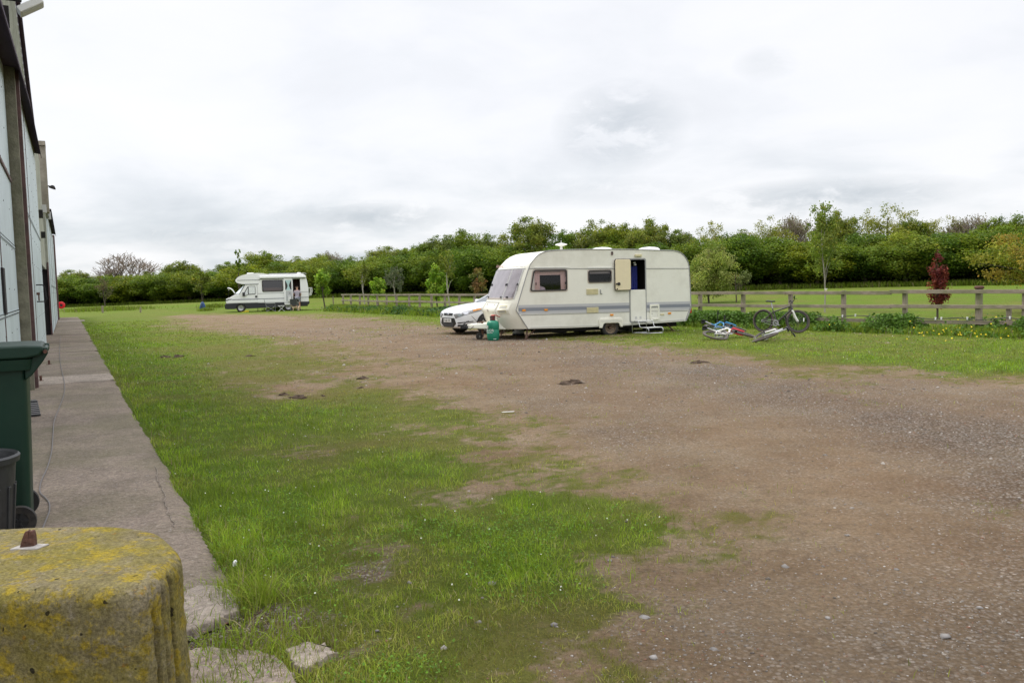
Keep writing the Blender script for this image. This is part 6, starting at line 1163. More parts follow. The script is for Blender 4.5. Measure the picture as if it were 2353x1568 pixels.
# ------------------------------------------------------------------ bicycles
def bicycle(label, O_, h, u, frame_m, fork_m, steer=0., extra=None):
    h = Vector(h).normalized(); u = Vector(u); u = (u-h*u.dot(h)).normalized(); l = u.cross(h)
    root = bpy.data.objects.new('bicycle', None); root.empty_display_size = .2; col.objects.link(root); tag(root, label, 'bicycle', 'bicycles by the fence')
    Mw = Matrix(((h.x, l.x, u.x, O_[0]), (h.y, l.y, u.y, O_[1]), (h.z, l.z, u.z, O_[2]), (0, 0, 0, 1))); root.matrix_world = Mw
    RW = .34
    axis0 = Vector((.90, 0, .66)); axd = Vector((-.055, 0, .16)).normalized(); Sm = Matrix.Translation(axis0) @ Matrix.Rotation(steer, 4, axd) @ Matrix.Translation(-axis0)
    def wh(c, Mx):
        mb = MB(); mb.lathe([(RW-.029+.029*math.cos(a), .027*math.sin(a)) for a in np.linspace(0, 2*math.pi, 9)[:-1]], 44, Mx @ MX(c, rx=R_(90)), closed=True); w_ = mb.build('wheel', 'bk_tyre', root, smooth=True, angle=180)
        mb = MB(); mb.lathe([(RW-.078, -.013), (RW-.054, -.014), (RW-.054, .014), (RW-.078, .013)], 44, Mx @ MX(c, rx=R_(90)), closed=True); mb.build('rim', 'bk_grey' if frame_m != 'bk_grey' else 'black', w_, smooth=True, angle=50)
        mb = MB(); c_ = Vector(c)
        for k in range(28):
            a = 2*math.pi*k/28; p0 = c_+Vector((.018*math.cos(a+.6*(-1)**k), .02*(-1)**k, .018*math.sin(a+.6*(-1)**k))); p1 = c_+Vector(((RW-.07)*math.cos(a), 0, (RW-.07)*math.sin(a))); mb.tube([Mx @ p0, Mx @ p1], .0013, 3, False)
        mb.build('spokes', 'spoke', w_)
        mb = MB(); mb.lathe([(.002, -.04), (.018, -.04), (.018, .04), (.002, .04)], 10, Mx @ MX(c, rx=R_(90))); mb.build('hub', 'bk_silver', w_)
    wh((0, 0, RW), Matrix.Identity(4)); wh((1.07, 0, RW), Sm)
    bb, st_, hb, htp = (.43, 0, .29), (.32, 0, .60), (.90, 0, .66), (.855, 0, .80)
    mb = MB()
    for a, b_, r_ in ((bb, st_, .020), (bb, (.89, 0, .68), .027), (st_, (.862, 0, .775), .022), (htp, hb, .026), (st_, (.285, 0, .70), .017)): mb.tube([a, b_], r_, 8)
    for y in (-.055, .055): mb.tube([(0, y, RW), (.22, y*.6, .30), (.41, y*.4, .28)], .011, 6); mb.tube([(0, y, RW), (.315, y*.35, .60)], .012, 6)
    mb.build('frame', frame_m, root, smooth=True)
    mb = MB(); mb.tube([Sm @ Vector(hb), Sm @ Vector((.905, 0, .60))], .02, 8)
    for y in (-.055, .055): mb.tube([Sm @ Vector((.91, y, .62)), Sm @ Vector((.975, y, .48)), Sm @ Vector((1.07, y, RW))], [.026, .024, .018], 8)
    mb.tube([Sm @ Vector((.91, -.06, .62)), Sm @ Vector((.91, .06, .62))], .02, 8); mb.build('fork', fork_m, root, smooth=True)
    mb = MB(); mb.tube([Sm @ Vector(p) for p in ((.855, 0, .74), (.85, 0, .86), (.92, 0, .93))], .014, 8); mb.tube([Sm @ Vector(p) for p in ((.88, -.31, .98), (.90, -.20, .965), (.92, -.06, .93), (.92, .06, .93), (.90, .20, .965), (.88, .31, .98))], .012, 8)
    hbz = mb.build('handlebar', 'black', root, smooth=True)
    for y in (-1, 1): mb = MB(); mb.tube([Sm @ Vector((.885, y*.20, .975)), Sm @ Vector((.875, y*.32, .985))], .020, 8); mb.tube([Sm @ Vector((.91, y*.19, .95)), Sm @ Vector((.955, y*.27, .93))], .007, 5); mb.build('grip', 'black', hbz, smooth=True)
    mb = MB(); mb.tube([(.29, 0, .68), (.235, 0, .90)], .016, 8); mb.build('seat_post', 'bk_silver', root, smooth=True)
    mb = MB(); V = []
    for x, w_, z in ((.09, .065, .925), (.14, .072, .935), (.20, .055, .925), (.28, .025, .918), (.36, .018, .922)): V += [(x, -w_, z-.03), (x, -w_*.8, z), (x, 0, z+.008), (x, w_*.8, z), (x, w_, z-.03)]
    mb.add(V, [(i*5+j, i*5+j+1, i*5+6+j, i*5+5+j) for i in range(4) for j in range(4)]); mb.build('saddle', 'black', root, smooth=True, angle=180, solid=.03)
    mb = MB(); mb.lathe([(.05, -.004), (.095, -.004), (.095, .004), (.05, .004)], 26, MX((.43, -.06, .28), rx=R_(90)), closed=True); mb.tube([(.43, -.075, .28), (.58, -.085, .20)], .011, 6); mb.tube([(.43, .075, .28), (.28, .085, .36)], .011, 6); mb.tube([(.43, -.08, .28), (.43, .08, .28)], .016, 8)
    for a in ((0, .335), (0, .345)): pass
    mb.tube([(.43, -.06, .375), (0, -.045, .375)], .004, 4); mb.tube([(.43, -.06, .185), (0, -.045, .305)], .004, 4); mb.lathe([(.002, -.003), (.04, -.003), (.04, .003), (.002, .003)], 16, MX((0, -.045, RW), rx=R_(90)))
    cr_ = mb.build('crankset', 'trim', root, smooth=True, angle=50); 
    for q in ((.54, .63, -.17, -.09, .19, .215), (.23, .32, .09, .17, .35, .375)): mb = MB(); mb.box(*q); mb.build('pedal', 'black', cr_, bevel=.004)
    if extra == 'bottle': mb = MB(); mb.lathe([(.002, 0), (.035, 0), (.036, .13), (.02, .16), (.002, .17)], 14, MX((.50, 0, .36), ry=R_(38))); mb.build('bottle', 'orange', root, smooth=True, angle=50)
    if extra == 'reflector': mb = MB(); mb.box(-.012, .012, -.01, .01, -.055, .055); mb.v = [tuple(Sm @ (Vector((1.07, 0, RW)) + Vector((.16, -.02, .06)) + Vector(v))) for v in mb.v]; mb.build('reflector', 'white', root)
    return root
def lying(px, py, z, yaw, tilt, fr, fk, label, back=False, extra=None, right=False):
    h = Vector((math.cos(R_(yaw)), math.sin(R_(yaw)), 0)); side = Vector((-h.y, h.x, 0)) if not right else Vector((h.y, -h.x, 0)); u = side*math.cos(R_(tilt))+Vector((0, 0, math.sin(R_(tilt))))
    c = Vector(at(px, py, z)); O_ = c-u*.34; return bicycle(label, O_, h, u, fr, fk, R_(12), extra)
lying(1643, 770, .12, 32, 17, 'bk_white', 'bk_red', 'white mountain bike with a red fork lying on its side in front', extra='bottle')
lying(1643, 755, .13, 42, 20, 'bk_blue', 'bk_blue', 'blue bicycle lying on its side behind the white one')
lying(1757, 775, .12, 72, 20, 'bk_silver', 'bk_white', 'silver and grey bicycle lying with its handlebars towards the right', right=True)
h_ = Vector((.69, -.72, 0)).normalized(); fw = Vector(at(1831, 765)); O_ = fw-h_*1.07; u_ = Vector((.02, .06, 1))
bicycle('dark grey bicycle standing upright near the fence rail', (O_.x, O_.y, .0), h_, u_, 'bk_grey', 'bk_white', R_(42), 'reflector')

# ------------------------------------------------------------------ trees
def unit(v): return v/np.maximum(np.linalg.norm(v, axis=-1, keepdims=True), 1e-9)
def crown_arrays(rng, lobes, nleaf, zb, leaf, rad=.5, taper=.0, lobe_r=(.10, .20), fill=.25, spread=1., droop=.0, palette=((.060, .125, .014), (.095, .165, .020), (.045, .095, .016))):
    """unit tree: height 1, radius rad; returns leaf centres, normals, colours, lobe centres"""
    c = []; 
    while len(c) < lobes:
        d = unit(rng.normal(size=3)); rr = rng.random()**.4
        p = np.array([d[0]*rad*.80*rr, d[1]*rad*.80*rr, (zb+1)/2+d[2]*(1-zb)/2*.80*rr]); t = (p[2]-zb)/(1-zb)
        p[:2] *= (1-taper*t)*(1 if t > .25 else .75+t); c.append(p)
    c = np.array(c); lr = rng.uniform(*lobe_r, lobes)*np.where(c[:, 2] > .75, .8, 1.); tone = rng.uniform(.80, 1.20, lobes); pal = np.array(palette)[rng.integers(0, len(palette), lobes)]
    k = rng.choice(lobes, nleaf, p=lr**2/(lr**2).sum()); d = unit(rng.normal(size=(nleaf, 3))); d[:, 2] = np.abs(d[:, 2])*np.where(rng.random(nleaf) < .62, 1, -1); d = unit(d)
    rr = np.where(rng.random(nleaf) < fill, rng.random(nleaf)**.5, rng.uniform(.8, 1.12, nleaf)); out_ = rng.random(nleaf) < .09; rr = np.where(out_, rng.uniform(1.15, 1.75, nleaf), rr); P = c[k]+d*(lr[k]*rr)[:, None]*np.array([1, 1, .85])+rng.normal(0, .011, (nleaf, 3)); P[:, 2] -= droop*rng.random(nleaf)*lr[k]
    P[:, 2] = np.maximum(P[:, 2], .01); P[:, 2] = np.maximum(P[:, 2], .01)*(1/np.percentile(P[:, 2], 99.7)) if zb < .5 else P[:, 2]; Nn = unit(d+rng.normal(0, .55, (nleaf, 3))); C = pal[k]*(tone[k]*rng.uniform(.7, 1.35, nleaf))[:, None]; warm = (rng.random(nleaf) < .08)[:, None]; C = np.where(warm, C*np.array([1.5, 1.15, 1.0]), C)
    return P, Nn, C, c, lr
def leaf_mesh(name, P, Nn, size, C, scale=(1, 1, 1), parent=None, m='leaf', aspect=.75):
    n = len(P); P = P*np.array(scale); a = RNG.normal(size=(n, 3)); t = unit(np.cross(Nn, a)); b = np.cross(Nn, t); s = size*.5*RNG.uniform(.6, 1.4, n)[:, None]
    V = np.stack([P-t*s, P-b*s*aspect+Nn*s*.3, P+t*s, P+b*s*aspect+Nn*s*.3], 1); return npmesh(name, V.reshape(-1, 3), np.arange(n*4).reshape(n, 4), m, parent, np.repeat(C[:, None], 4, 1).reshape(-1, 3))
def trunk_mb(H, rb, targets, lean=0., zsplit=.35, seg=7):
    mb = MB(); n = 7; px_ = [Vector((lean*H*(t**1.5)+.02*H*math.sin(5*t+rb*40), .015*H*math.sin(7*t+1), H*t*.86)) for t in np.linspace(0, 1, n)]
    mb.tube(px_, [rb*(1-.85*t)+.01 for t in np.linspace(0, 1, n)], seg)
    for q in targets:
        q = Vector(q); t = max(.15, min(.8, (q.z/H-.16))); i = int(t*(n-1)); st = px_[i].lerp(px_[min(i+1, n-1)], t*(n-1)-i); md = st.lerp(q, .5)+Vector((0, 0, .04*H)); r0 = rb*(.55-.35*t); mb.tube([st, md, q], [r0, r0*.6, r0*.2+.003], 5)
    return mb
# shared foliage meshes for the hedgerow: several bushy and several open-crowned kinds
VAR = {}
def variant(key, seed, H=7., **kw):
    rng = np.random.default_rng(seed); leaf = kw.pop('leaf'); sc = (H, H, H); P, Nn, C, c, lr = crown_arrays(rng, leaf=leaf, **kw)
    o = leaf_mesh('foliage', P, Nn, leaf, C, sc); me = o.data; bpy.data.objects.remove(o); t = trunk_mb(H, .13, [tuple(q*H) for q in c[rng.choice(len(c), min(14, len(c)), replace=False)]]).build('trunk', 'bark', smooth=True); tm = t.data; bpy.data.objects.remove(t); VAR[key] = (me, tm, H)
PAL1 = ((.135, .205, .014), (.175, .235, .018), (.095, .160, .014)); PAL2 = ((.20, .235, .03), (.17, .205, .04), (.15, .205, .02))
for i in range(5): variant('bush%d' % i, 100+i, lobes=150, fill=.45, nleaf=26000, zb=.04, leaf=.15, rad=.48, taper=.10, lobe_r=(.05, .12), palette=PAL1)
for i in range(5): variant('crown%d' % i, 200+i, lobes=150, nleaf=24000, zb=.10, leaf=.14, rad=.48, taper=.25, lobe_r=(.03, .09), fill=.5, palette=PAL1 if i % 2 else PAL2)
for i in range(3): variant('thin%d' % i, 300+i, lobes=110, nleaf=9000, zb=.16, leaf=.12, rad=.48, taper=.15, lobe_r=(.03, .08), fill=.3, palette=PAL2)
def hd(px): return lerp(px, [130, 600, 1000, 1300, 1700, 2400], [97, 92, 82, 74, 63, 52])
def tree(key, px, ytop, wpx, depth, tint, label, group='trees of the boundary hedgerow', name='tree', cat='tree', rz=None):
    me, tm, H0 = VAR[key]; x, y, zt = atd(px, ytop, depth); zg = float(T(x, y)); h = zt-zg; w = wpx/FPX*depth
    r = thing(name, (x, y, zg), random.uniform(0, 6.28) if rz is None else rz, label, cat, group)
    rad0 = .46 if key[0] == 'b' else .48; sc = (w/(2*rad0*H0)*1.08, w/(2*rad0*H0)*1.08, h/H0*1.0)
    for nme, mm in (('foliage', me), ('trunk', tm)):
        o = bpy.data.objects.new(nme, mm); col.objects.link(o); o.parent = r; o.scale = sc
        if nme == 'foliage': o.color = (*tint, 1)
    return r
g0, g1, g2, g3, g4 = (1, 1, 1), (1.25, 1.12, .9), (.8, .9, .95), (1.35, 1.2, 1.5), (1.05, .95, .85)
front_row = [(150, 642, 100, g0, 'bushy green tree filling the gap right beside the workshop wall'), (222, 645, 95, g2, 'dark bushy tree below the left half of the bare pale tree'), (292, 642, 100, g1, 'yellowish bushy tree directly below the bare pale tree'), (362, 636, 100, g0, 'bushy green tree low in the hedge, above the shorter wooden stake'),
 (432, 630, 100, g4, 'bushy tree low in the hedge just left of the sapling with the blue bag'), (500, 634, 100, g2, 'dark bushy tree left of the motorhome windscreen'), (565, 620, 110, g1, 'bushy tree just behind the motorhome cab'), (640, 612, 110, g0, 'bushy tree just behind the motorhome roof'), (722, 603, 100, g3, 'greyish blossoming bush just right of the motorhome rear'),
 (790, 608, 100, g2, 'dark bushy tree behind the left end of the fence'), (862, 600, 105, g3, 'greyish bushy tree above the left part of the fence'), (935, 592, 110, g2, 'dark bushy tree left of the bright sapling pair'), (1010, 585, 115, g0, 'bushy tree behind the tall bright lime sapling'), (1090, 575, 120, g2, 'large dark bush behind the yellowish shrub, left of the caravan'),
 (1180, 572, 125, g0, 'bush hidden behind the caravan front window'), (1280, 575, 130, g2, 'bush hidden behind the caravan'), (1390, 572, 130, g0, 'bush hidden behind the caravan'), (1500, 570, 130, g2, 'bush hidden behind the caravan'), (1612, 560, 130, g0, 'bushy tree just right of the caravan rear, behind the pale shrub'),
 (1700, 548, 130, g2, 'dark bushy tree between the caravan and the young birch'), (1790, 556, 130, g0, 'bushy tree behind the upright grey bicycle'), (1880, 560, 130, g1, 'bushy tree directly behind the young birch'), (1985, 548, 140, g2, 'dark bushy tree right of the young birch'), (2085, 542, 140, g3, 'greyish pale-leaved bushy tree left of the red maple'),
 (2180, 545, 140, g2, 'dark bushy tree behind the red maple'), (2285, 532, 150, g0, 'bushy tree above the ring-capped fence post'), (2385, 528, 150, g2, 'dark bushy tree at the right edge of the hedge')]
for i, (px, yt, w, tn, lb) in enumerate(front_row): tree('bush%d' % (i % 5), px, yt-8, w*1.45, hd(px)+random.uniform(-1, 1), tn, lb)
back_row = [(165, 622, 95, g0, 'c', 'round-topped tree above the hedge nearest the workshop'), (245, 630, 85, g1, 'c', 'low tree crown left of the bare pale tree trunk'), (335, 626, 85, g0, 'c', 'low tree crown right of the bare pale tree'), (415, 602, 105, g4, 'c', 'rounded olive tree midway between the bare pale tree and the motorhome'),
 (470, 622, 75, g0, 'c', 'small crown in the dip right of the rounded olive tree'), (527, 603, 95, g2, 'c', 'dark tree crown left of the tall thin sapling tip'), (602, 581, 118, g1, 'c', 'broad yellow-green tree rising above the motorhome overcab'), (682, 591, 95, g0, 'c', 'tree crown above the motorhome side window'), (740, 586, 90, g1, 'c', 'tree crown above the motorhome rear end'),
 (820, 591, 90, g2, 'c', 'low dark crown left of the big domed tree'), (888, 568, 110, g0, 'c', 'domed tree above the left part of the fence'), (945, 568, 100, g0, 'c', 'domed tree just left of the tall dark pair'), (1010, 543, 120, g2, 'c', 'tall dark tree, left one of the pair left of the caravan'), (1065, 531, 120, g0, 'c', 'tall green tree, right one of the pair left of the caravan'), (1125, 541, 100, g2, 'c', 'tree crown just left of the tallest open-crowned tree'),
 (1213, 503, 140, g0, 'c', 'tallest open-crowned tree, above the front of the caravan'), (1300, 532, 90, g2, 'c', 'low crown behind the caravan aerial'), (1375, 509, 130, g0, 'c', 'broad tree above the middle of the caravan roof'), (1435, 518, 100, g1, 'c', 'crown between the two trees above the caravan roof'), (1492, 506, 120, g0, 'c', 'rounded tree above the caravan door'), (1560, 530, 95, g2, 'c', 'low crown above the rear corner of the caravan'),
 (1640, 513, 120, g1, 't', 'airy thin-leaved tree right of the caravan'), (1705, 530, 100, g0, 'c', 'crown right of the airy thin-leaved tree'), (1770, 500, 105, g1, 't', 'airy yellow-green tree left of the bare brown treetop'), (1925, 488, 115, g0, 'c', 'leafy tree right behind the top of the young birch'), (2040, 475, 165, g1, 't', 'wide airy tree standing highest over the hedge, left of the red maple'), (2105, 505, 100, g4, 'c', 'crown at the foot of the wide airy tree'),
 (2170, 500, 105, g1, 't', 'airy tree above the red maple'), (2290, 503, 110, g0, 'c', 'tree crown above the ring-capped post'), (2352, 497, 120, g2, 'c', 'dark tree crown at the right edge of the picture'), (2430, 495, 120, g0, 'c', 'tree crown just beyond the right edge')]
for i, (px, yt, w, tn, kd, lb) in enumerate(back_row): tree(('crown%d' % (i % 5)) if kd == 'c' else 'thin%d' % (i % 3), px, yt, w*1.25, hd(px)+5+random.uniform(-1, 1.5), tn, lb)

# bare pale trees: recursive branches
def bare_tree(px, ytop, wpx, depth, label, seed, leafy=0):
    rng = random.Random(seed); x, y, zt = atd(px, ytop, depth); zg = float(T(x, y)); H = zt-zg; Wd = wpx/FPX*depth
    r = thing('bare_tree', (x, y, zg), 0, label, 'tree', 'bare trees of the hedgerow'); mb = MB(); tips = []
    def br(p, d, L, rr, dep):
        q = p+d*L*.55+Vector((rng.uniform(-1, 1), rng.uniform(-1, 1), .3))*L*.06; e = q+(d+Vector((0, 0, .12))).normalized()*L*.5; mb.tube([p, q, e], [rr, rr*.8, rr*.62], 5 if dep < 2 else 3, False)
        if dep >= 7: tips.append(e); return
        a0_ = rng.uniform(0, 6.28)
        for k in range(3 if dep < 5 else 2):
            a = a0_+k*2.1+rng.uniform(-.5, .5); s = rng.uniform(.38, .68); ax = Vector((math.cos(a), math.sin(a), rng.uniform(-.1, .45))); nd = (d*(1-s*.35)+ax*s).normalized(); nd.z = max(nd.z, -.05); br(e if k else q, nd.normalized(), L*rng.uniform(.70, .88), max(rr*.60, .017), dep+1)
    br(Vector((0, 0, 0)), Vector((0, 0, 1)), 1.0, .17, 0)
    V = np.array(mb.v); k_ = H/V[:, 2].max(); kx = (Wd/2)/np.percentile(np.abs(V[:, 0]), 99); tw = V.copy(); sc_ = np.array([kx, kx, k_]); mb.v = [tuple(v) for v in V*sc_]
    mb.build('branches', 'twig', r, keep=True)
    tp = np.array([tuple(t) for t in tips])*sc_; m_ = len(tp); tp = tp[::2]; m_ = len(tp); P = np.repeat(tp, 3, 0)+RNG.normal(0, .16, (m_*3, 3)); C = np.tile(np.array([.24, .18, .12]), (m_*3, 1))*RNG.uniform(.6, 1.3, (m_*3, 1))
    lf = leaf_mesh('buds', P, unit(RNG.normal(size=(m_*3, 3))), .07+.05*leafy, C if not leafy else C*.6+np.array([.05, .08, .01]), parent=r); return r
bare_tree(283, 579, 135, 102, 'bare pale tree standing above the hedge near the workshop', 3)
bare_tree(762, 575, 70, 96, 'small bare brown treetop just right of the motorhome', 8, 1)
bare_tree(1828, 490, 95, 70, 'bare brown treetop left of the young birch', 5, 1); bare_tree(2218, 491, 95, 60, 'sparse brown treetop right of the red maple', 6, 1)
bare_tree(1575, 528, 60, 72, 'sparse grey treetop at the rear end of the caravan roof', 12)

# undergrowth under the hedgerow trees: one mass
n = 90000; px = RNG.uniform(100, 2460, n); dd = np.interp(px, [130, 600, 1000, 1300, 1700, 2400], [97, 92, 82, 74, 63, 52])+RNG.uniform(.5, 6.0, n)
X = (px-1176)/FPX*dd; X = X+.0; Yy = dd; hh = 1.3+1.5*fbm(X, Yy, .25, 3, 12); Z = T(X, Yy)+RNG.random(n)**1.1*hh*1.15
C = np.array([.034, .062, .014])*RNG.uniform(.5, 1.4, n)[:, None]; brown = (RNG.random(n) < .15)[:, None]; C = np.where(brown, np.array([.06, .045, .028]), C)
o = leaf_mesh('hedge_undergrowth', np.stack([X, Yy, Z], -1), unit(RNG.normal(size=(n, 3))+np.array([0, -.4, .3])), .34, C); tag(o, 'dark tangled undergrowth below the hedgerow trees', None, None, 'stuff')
# long grass at the foot of the hedge
n = 26000; px = RNG.uniform(100, 2460, n); dd = np.interp(px, [130, 600, 1000, 1300, 1700, 2400], [97, 92, 82, 74, 63, 52])-RNG.uniform(-.5, 2.5, n)
X = (px-1176)/FPX*dd; blades('hedge_foot_grass', X, dd, RNG.uniform(.15, .5, n), np.full(n, .06), grasscol(n, np.full(n, .1), .62), .5, 'longer dark grass along the foot of the hedge', base=T(X, dd))

# ------------------------------------------------------------------ single saplings and shrubs
def sapling(px, ybase, ytop, wpx, depth, label, cat='sapling', name='sapling', nleaf=1500, zb=.3, leaf=.10, pal=None, lobes=34, bark='bark', rb=.03, taper=.5, lobe_r=(.04, .10), fill=.6, group=None, lean=0, limbs=10):
    x, y, zt = atd(px, ytop, depth); zg = float(T(x, y)) if ybase is None else atd(px, ybase, depth)[2]; zg = min(zg, float(T(x, y))); H = zt-zg; Wd = wpx/FPX*depth
    r = thing(name, (x, y, zg), 0, label, cat, group); rng = np.random.default_rng(int(px*7+ytop)); P, Nn, C, c, lr = crown_arrays(rng, lobes, nleaf, zb, leaf, .5, taper, lobe_r, fill, palette=pal or PAL1)
    P[:, 0] += lean*(P[:, 2]); sc = (Wd, Wd*.9, H); lf = leaf_mesh('foliage', P, Nn, leaf, C, sc, r); lf.color = (1, 1, 1, 1)
    tg_ = [(q[0]*Wd+lean*q[2]*Wd, q[1]*Wd*.9, q[2]*H) for q in c[:limbs]]; trunk_mb(H, rb, tg_, 0, seg=8).build('trunk', bark, r, smooth=True); return r
LIME = ((.25, .40, .03), (.19, .33, .025), (.28, .40, .05)); 
sapling(741, None, 619, 56, 63, 'bright green sapling right behind the rear of the motorhome', nleaf=2600, zb=.28, leaf=.14, pal=LIME, rb=.05, lobe_r=(.05, .12))
sapling(462, None, 618, 80, 73, 'thin green sapling with the blue bag at its foot', nleaf=1700, zb=.22, leaf=.15, pal=PAL2, rb=.06)
sapling(237, None, 640, 70, 76, 'brownish almost bare sapling near the workshop corner', nleaf=700, zb=.25, leaf=.12, pal=((.12, .10, .05), (.10, .11, .04)), rb=.05, limbs=16)
sapling(547, None, 574, 46, 68, 'tall thin sapling with sparse leaves rising behind the motorhome cab', nleaf=330, zb=.35, leaf=.17, pal=PAL1, rb=.05, lobes=26, lobe_r=(.02, .05))
sapling(866, None, 638, 58, 66, 'spreading yellow-green sapling behind the left part of the fence', nleaf=1500, zb=.15, leaf=.15, pal=LIME, rb=.05, lobe_r=(.05, .12), taper=.5)
sapling(832, None, 598, 44, 72, 'slim pale-stemmed sapling behind the left end of the fence', nleaf=800, zb=.35, leaf=.15, pal=PAL2, bark='bark_pale', rb=.05)
sapling(1000, None, 610, 70, 58, 'bright lime sapling, the fuller one of a pair left of the car', nleaf=3000, zb=.10, leaf=.15, pal=LIME, rb=.05, lobe_r=(.05, .12))
sapling(1027, None, 576, 62, 55, 'slim white-stemmed sapling beside the bright lime one', nleaf=700, zb=.40, leaf=.12, pal=PAL2, bark='bark_pale', rb=.05)
sapling(1096, None, 616, 70, 62, 'small yellowish shrub just left of the caravan front', name='shrub', cat='shrub', nleaf=900, zb=.2, leaf=.12, pal=((.20, .18, .04), (.16, .17, .04), (.20, .12, .04)), rb=.05, limbs=14)
sapling(905, None, 612, 80, 74, 'grey-leaved loose sapling behind the fence, between two brighter ones', nleaf=900, zb=.2, leaf=.15, pal=((.12, .14, .08), (.10, .13, .06)), bark='bark_pale', rb=.05)
sapling(1892, None, 466, 165, 35, 'tall young birch with a white stem behind the fence', cat='tree', name='young_birch', nleaf=4200, zb=.20, leaf=.08, pal=((.18, .25, .03), (.14, .21, .025), (.21, .26, .045)), bark='bark_pale', rb=.024, lobes=70, lobe_r=(.025, .075), taper=.55, limbs=7)
sapling(2153, None, 583, 88, 29, 'small dark red maple behind the fence', cat='tree', name='red_maple', nleaf=2600, zb=.05, leaf=.075, pal=((.20, .045, .032), (.26, .065, .038), (.14, .028, .024)), rb=.03, lobes=46, lobe_r=(.04, .11), taper=.68, limbs=16)
sapling(2415, None, 524, 400, 29, 'spreading yellow-green tree reaching in at the right edge', cat='tree', name='tree', nleaf=16000, zb=.24, leaf=.08, pal=((.26, .27, .03), (.20, .25, .025), (.30, .24, .035)), rb=.07, lobes=60, lobe_r=(.05, .10), taper=.1, limbs=40)
sapling(1625, None, 556, 165, 47, 'pale arching shrub just behind the rear of the caravan', cat='shrub', name='shrub', nleaf=13000, zb=.0, leaf=.09, pal=((.27, .33, .06), (.20, .27, .045), (.31, .34, .10)), rb=.05, lobes=110, lobe_r=(.04, .11), taper=.30, limbs=20, lean=.1)
sapling(1690, None, 622, 40, 46, 'arching pale branch shrub leaning right behind the fence', cat='shrub', name='shrub', nleaf=500, zb=.2, leaf=.10, pal=((.20, .23, .07), (.16, .20, .06)), rb=.03, lobes=12, lobe_r=(.10, .16), taper=.0, lean=.6)
# label tag on the birch stem
b_ = atd(1897, 664, 34.8); o = thing('plant_label', b_, 0, 'tiny yellow-white label hanging on the young birch stem', 'label'); mb = MB(); mb.box(-.05, .05, -.01, .01, -.02, .03); mb.build('card', 'white', o); mb = MB(); mb.box(-.03, .04, -.008, .008, -.18, -.02); mb.build('strap', 'vent', o)

# ------------------------------------------------------------------ weeds along the fence and the building end
def along_fence(n, t0, t1, spread, side=0.):
    seg_ = [(np.array(a), np.array(b)) for a, b in zip(FL, FL[1:])]; Ls = np.array([np.linalg.norm(b-a) for a, b in seg_]); cum = np.concatenate([[0], np.cumsum(Ls)]); s = RNG.uniform(t0, t1, n)*cum[-1]; out = np.zeros((n, 2))
    for i, (a, b) in enumerate(seg_):
        k = (s >= cum[i]) & (s <= cum[i+1]); t = (s[k]-cum[i])/Ls[i]; d = (b-a)/Ls[i]; nn_ = np.array([-d[1], d[0]]); nn_ = nn_ if nn_@a < 0 else -nn_; out[k] = a+(b-a)*t[:, None]+nn_*(side+RNG.normal(0, spread, k.sum()))[:, None]
    return out[:, 0], out[:, 1], s
for (n, t0, t1, sp, sd, h0, h1, w_, nm_, lb) in ((42000, .0, .55, .33, .35, .10, .34, .016, 'tall_grass', 'tall grass growing along the right part of the fence'), (9000, .0, .55, .5, -1.0, .12, .40, .014, 'tall_grass', 'tall grass behind the right part of the fence'), (30000, .55, 1.0, .55, .35, .2, .55, .035, 'tall_grass', 'tall grass and weeds along the far left part of the fence')):
    x, y, s = along_fence(n, t0, t1, sp, sd); cl = fbm(x, y, .8, 3, 66); k = RNG.random(n) < sst(.25, .6, cl); x, y, cl = x[k], y[k], cl[k]
    blades(nm_, x, y, (h0+(h1-h0)*cl)*RNG.uniform(.5, 1.3, len(x)), np.full(len(x), w_), grasscol(len(x), np.full(len(x), .08), .85), .45, lb)
x, y, s = along_fence(70000, .0, .56, .32, .35); cl = fbm(x, y, 1.1, 3, 68); k = RNG.random(len(x)) < .30+.70*sst(.30, .60, cl); x, y, cl = x[k], y[k], cl[k]; n = len(x)
P = np.stack([x, y, ground_z(x, y)+RNG.random(n)**.8*(.10+.42*sst(.36, .66, cl))], -1); leafquads(P, np.full(n, .075)*RNG.uniform(.6, 1.5, n), unit(RNG.normal(size=(n, 3))+np.array([0, -.5, .9])), np.array([.095, .185, .022])*RNG.uniform(.55, 1.4, n)[:, None], 'blade', 'weeds', 'dark leafy weeds along the fence', kind='stuff')
x, y, s = along_fence(22000, .58, 1.0, .5, .3); n = len(x); P = np.stack([x, y, RNG.random(n)*(.2+.35*fbm(x, y, .6, 3, 3))], -1); leafquads(P, np.full(n, .13), unit(RNG.normal(size=(n, 3))+np.array([0, -.5, .9])), np.array([.045, .11, .020])*RNG.uniform(.6, 1.4, n)[:, None], 'blade', 'weeds', 'leafy weeds along the far part of the fence', kind='stuff')
# buttercups right of the red maple's foot
fp = [(RNG.normal(2215, 75), RNG.uniform(745, 800)) for _ in range(75)]+[(1917, 765), (1905, 768), (1920, 770)]; pt_ = np.array([at(a, b)[:2] for a, b in fp]); flowers('buttercups', pt_[:, 0], pt_[:, 1], np.full(len(fp), .045), RNG.uniform(.12, .34, len(fp)), (.80, .60, .02), 'yellow buttercups in the weeds by the fence')
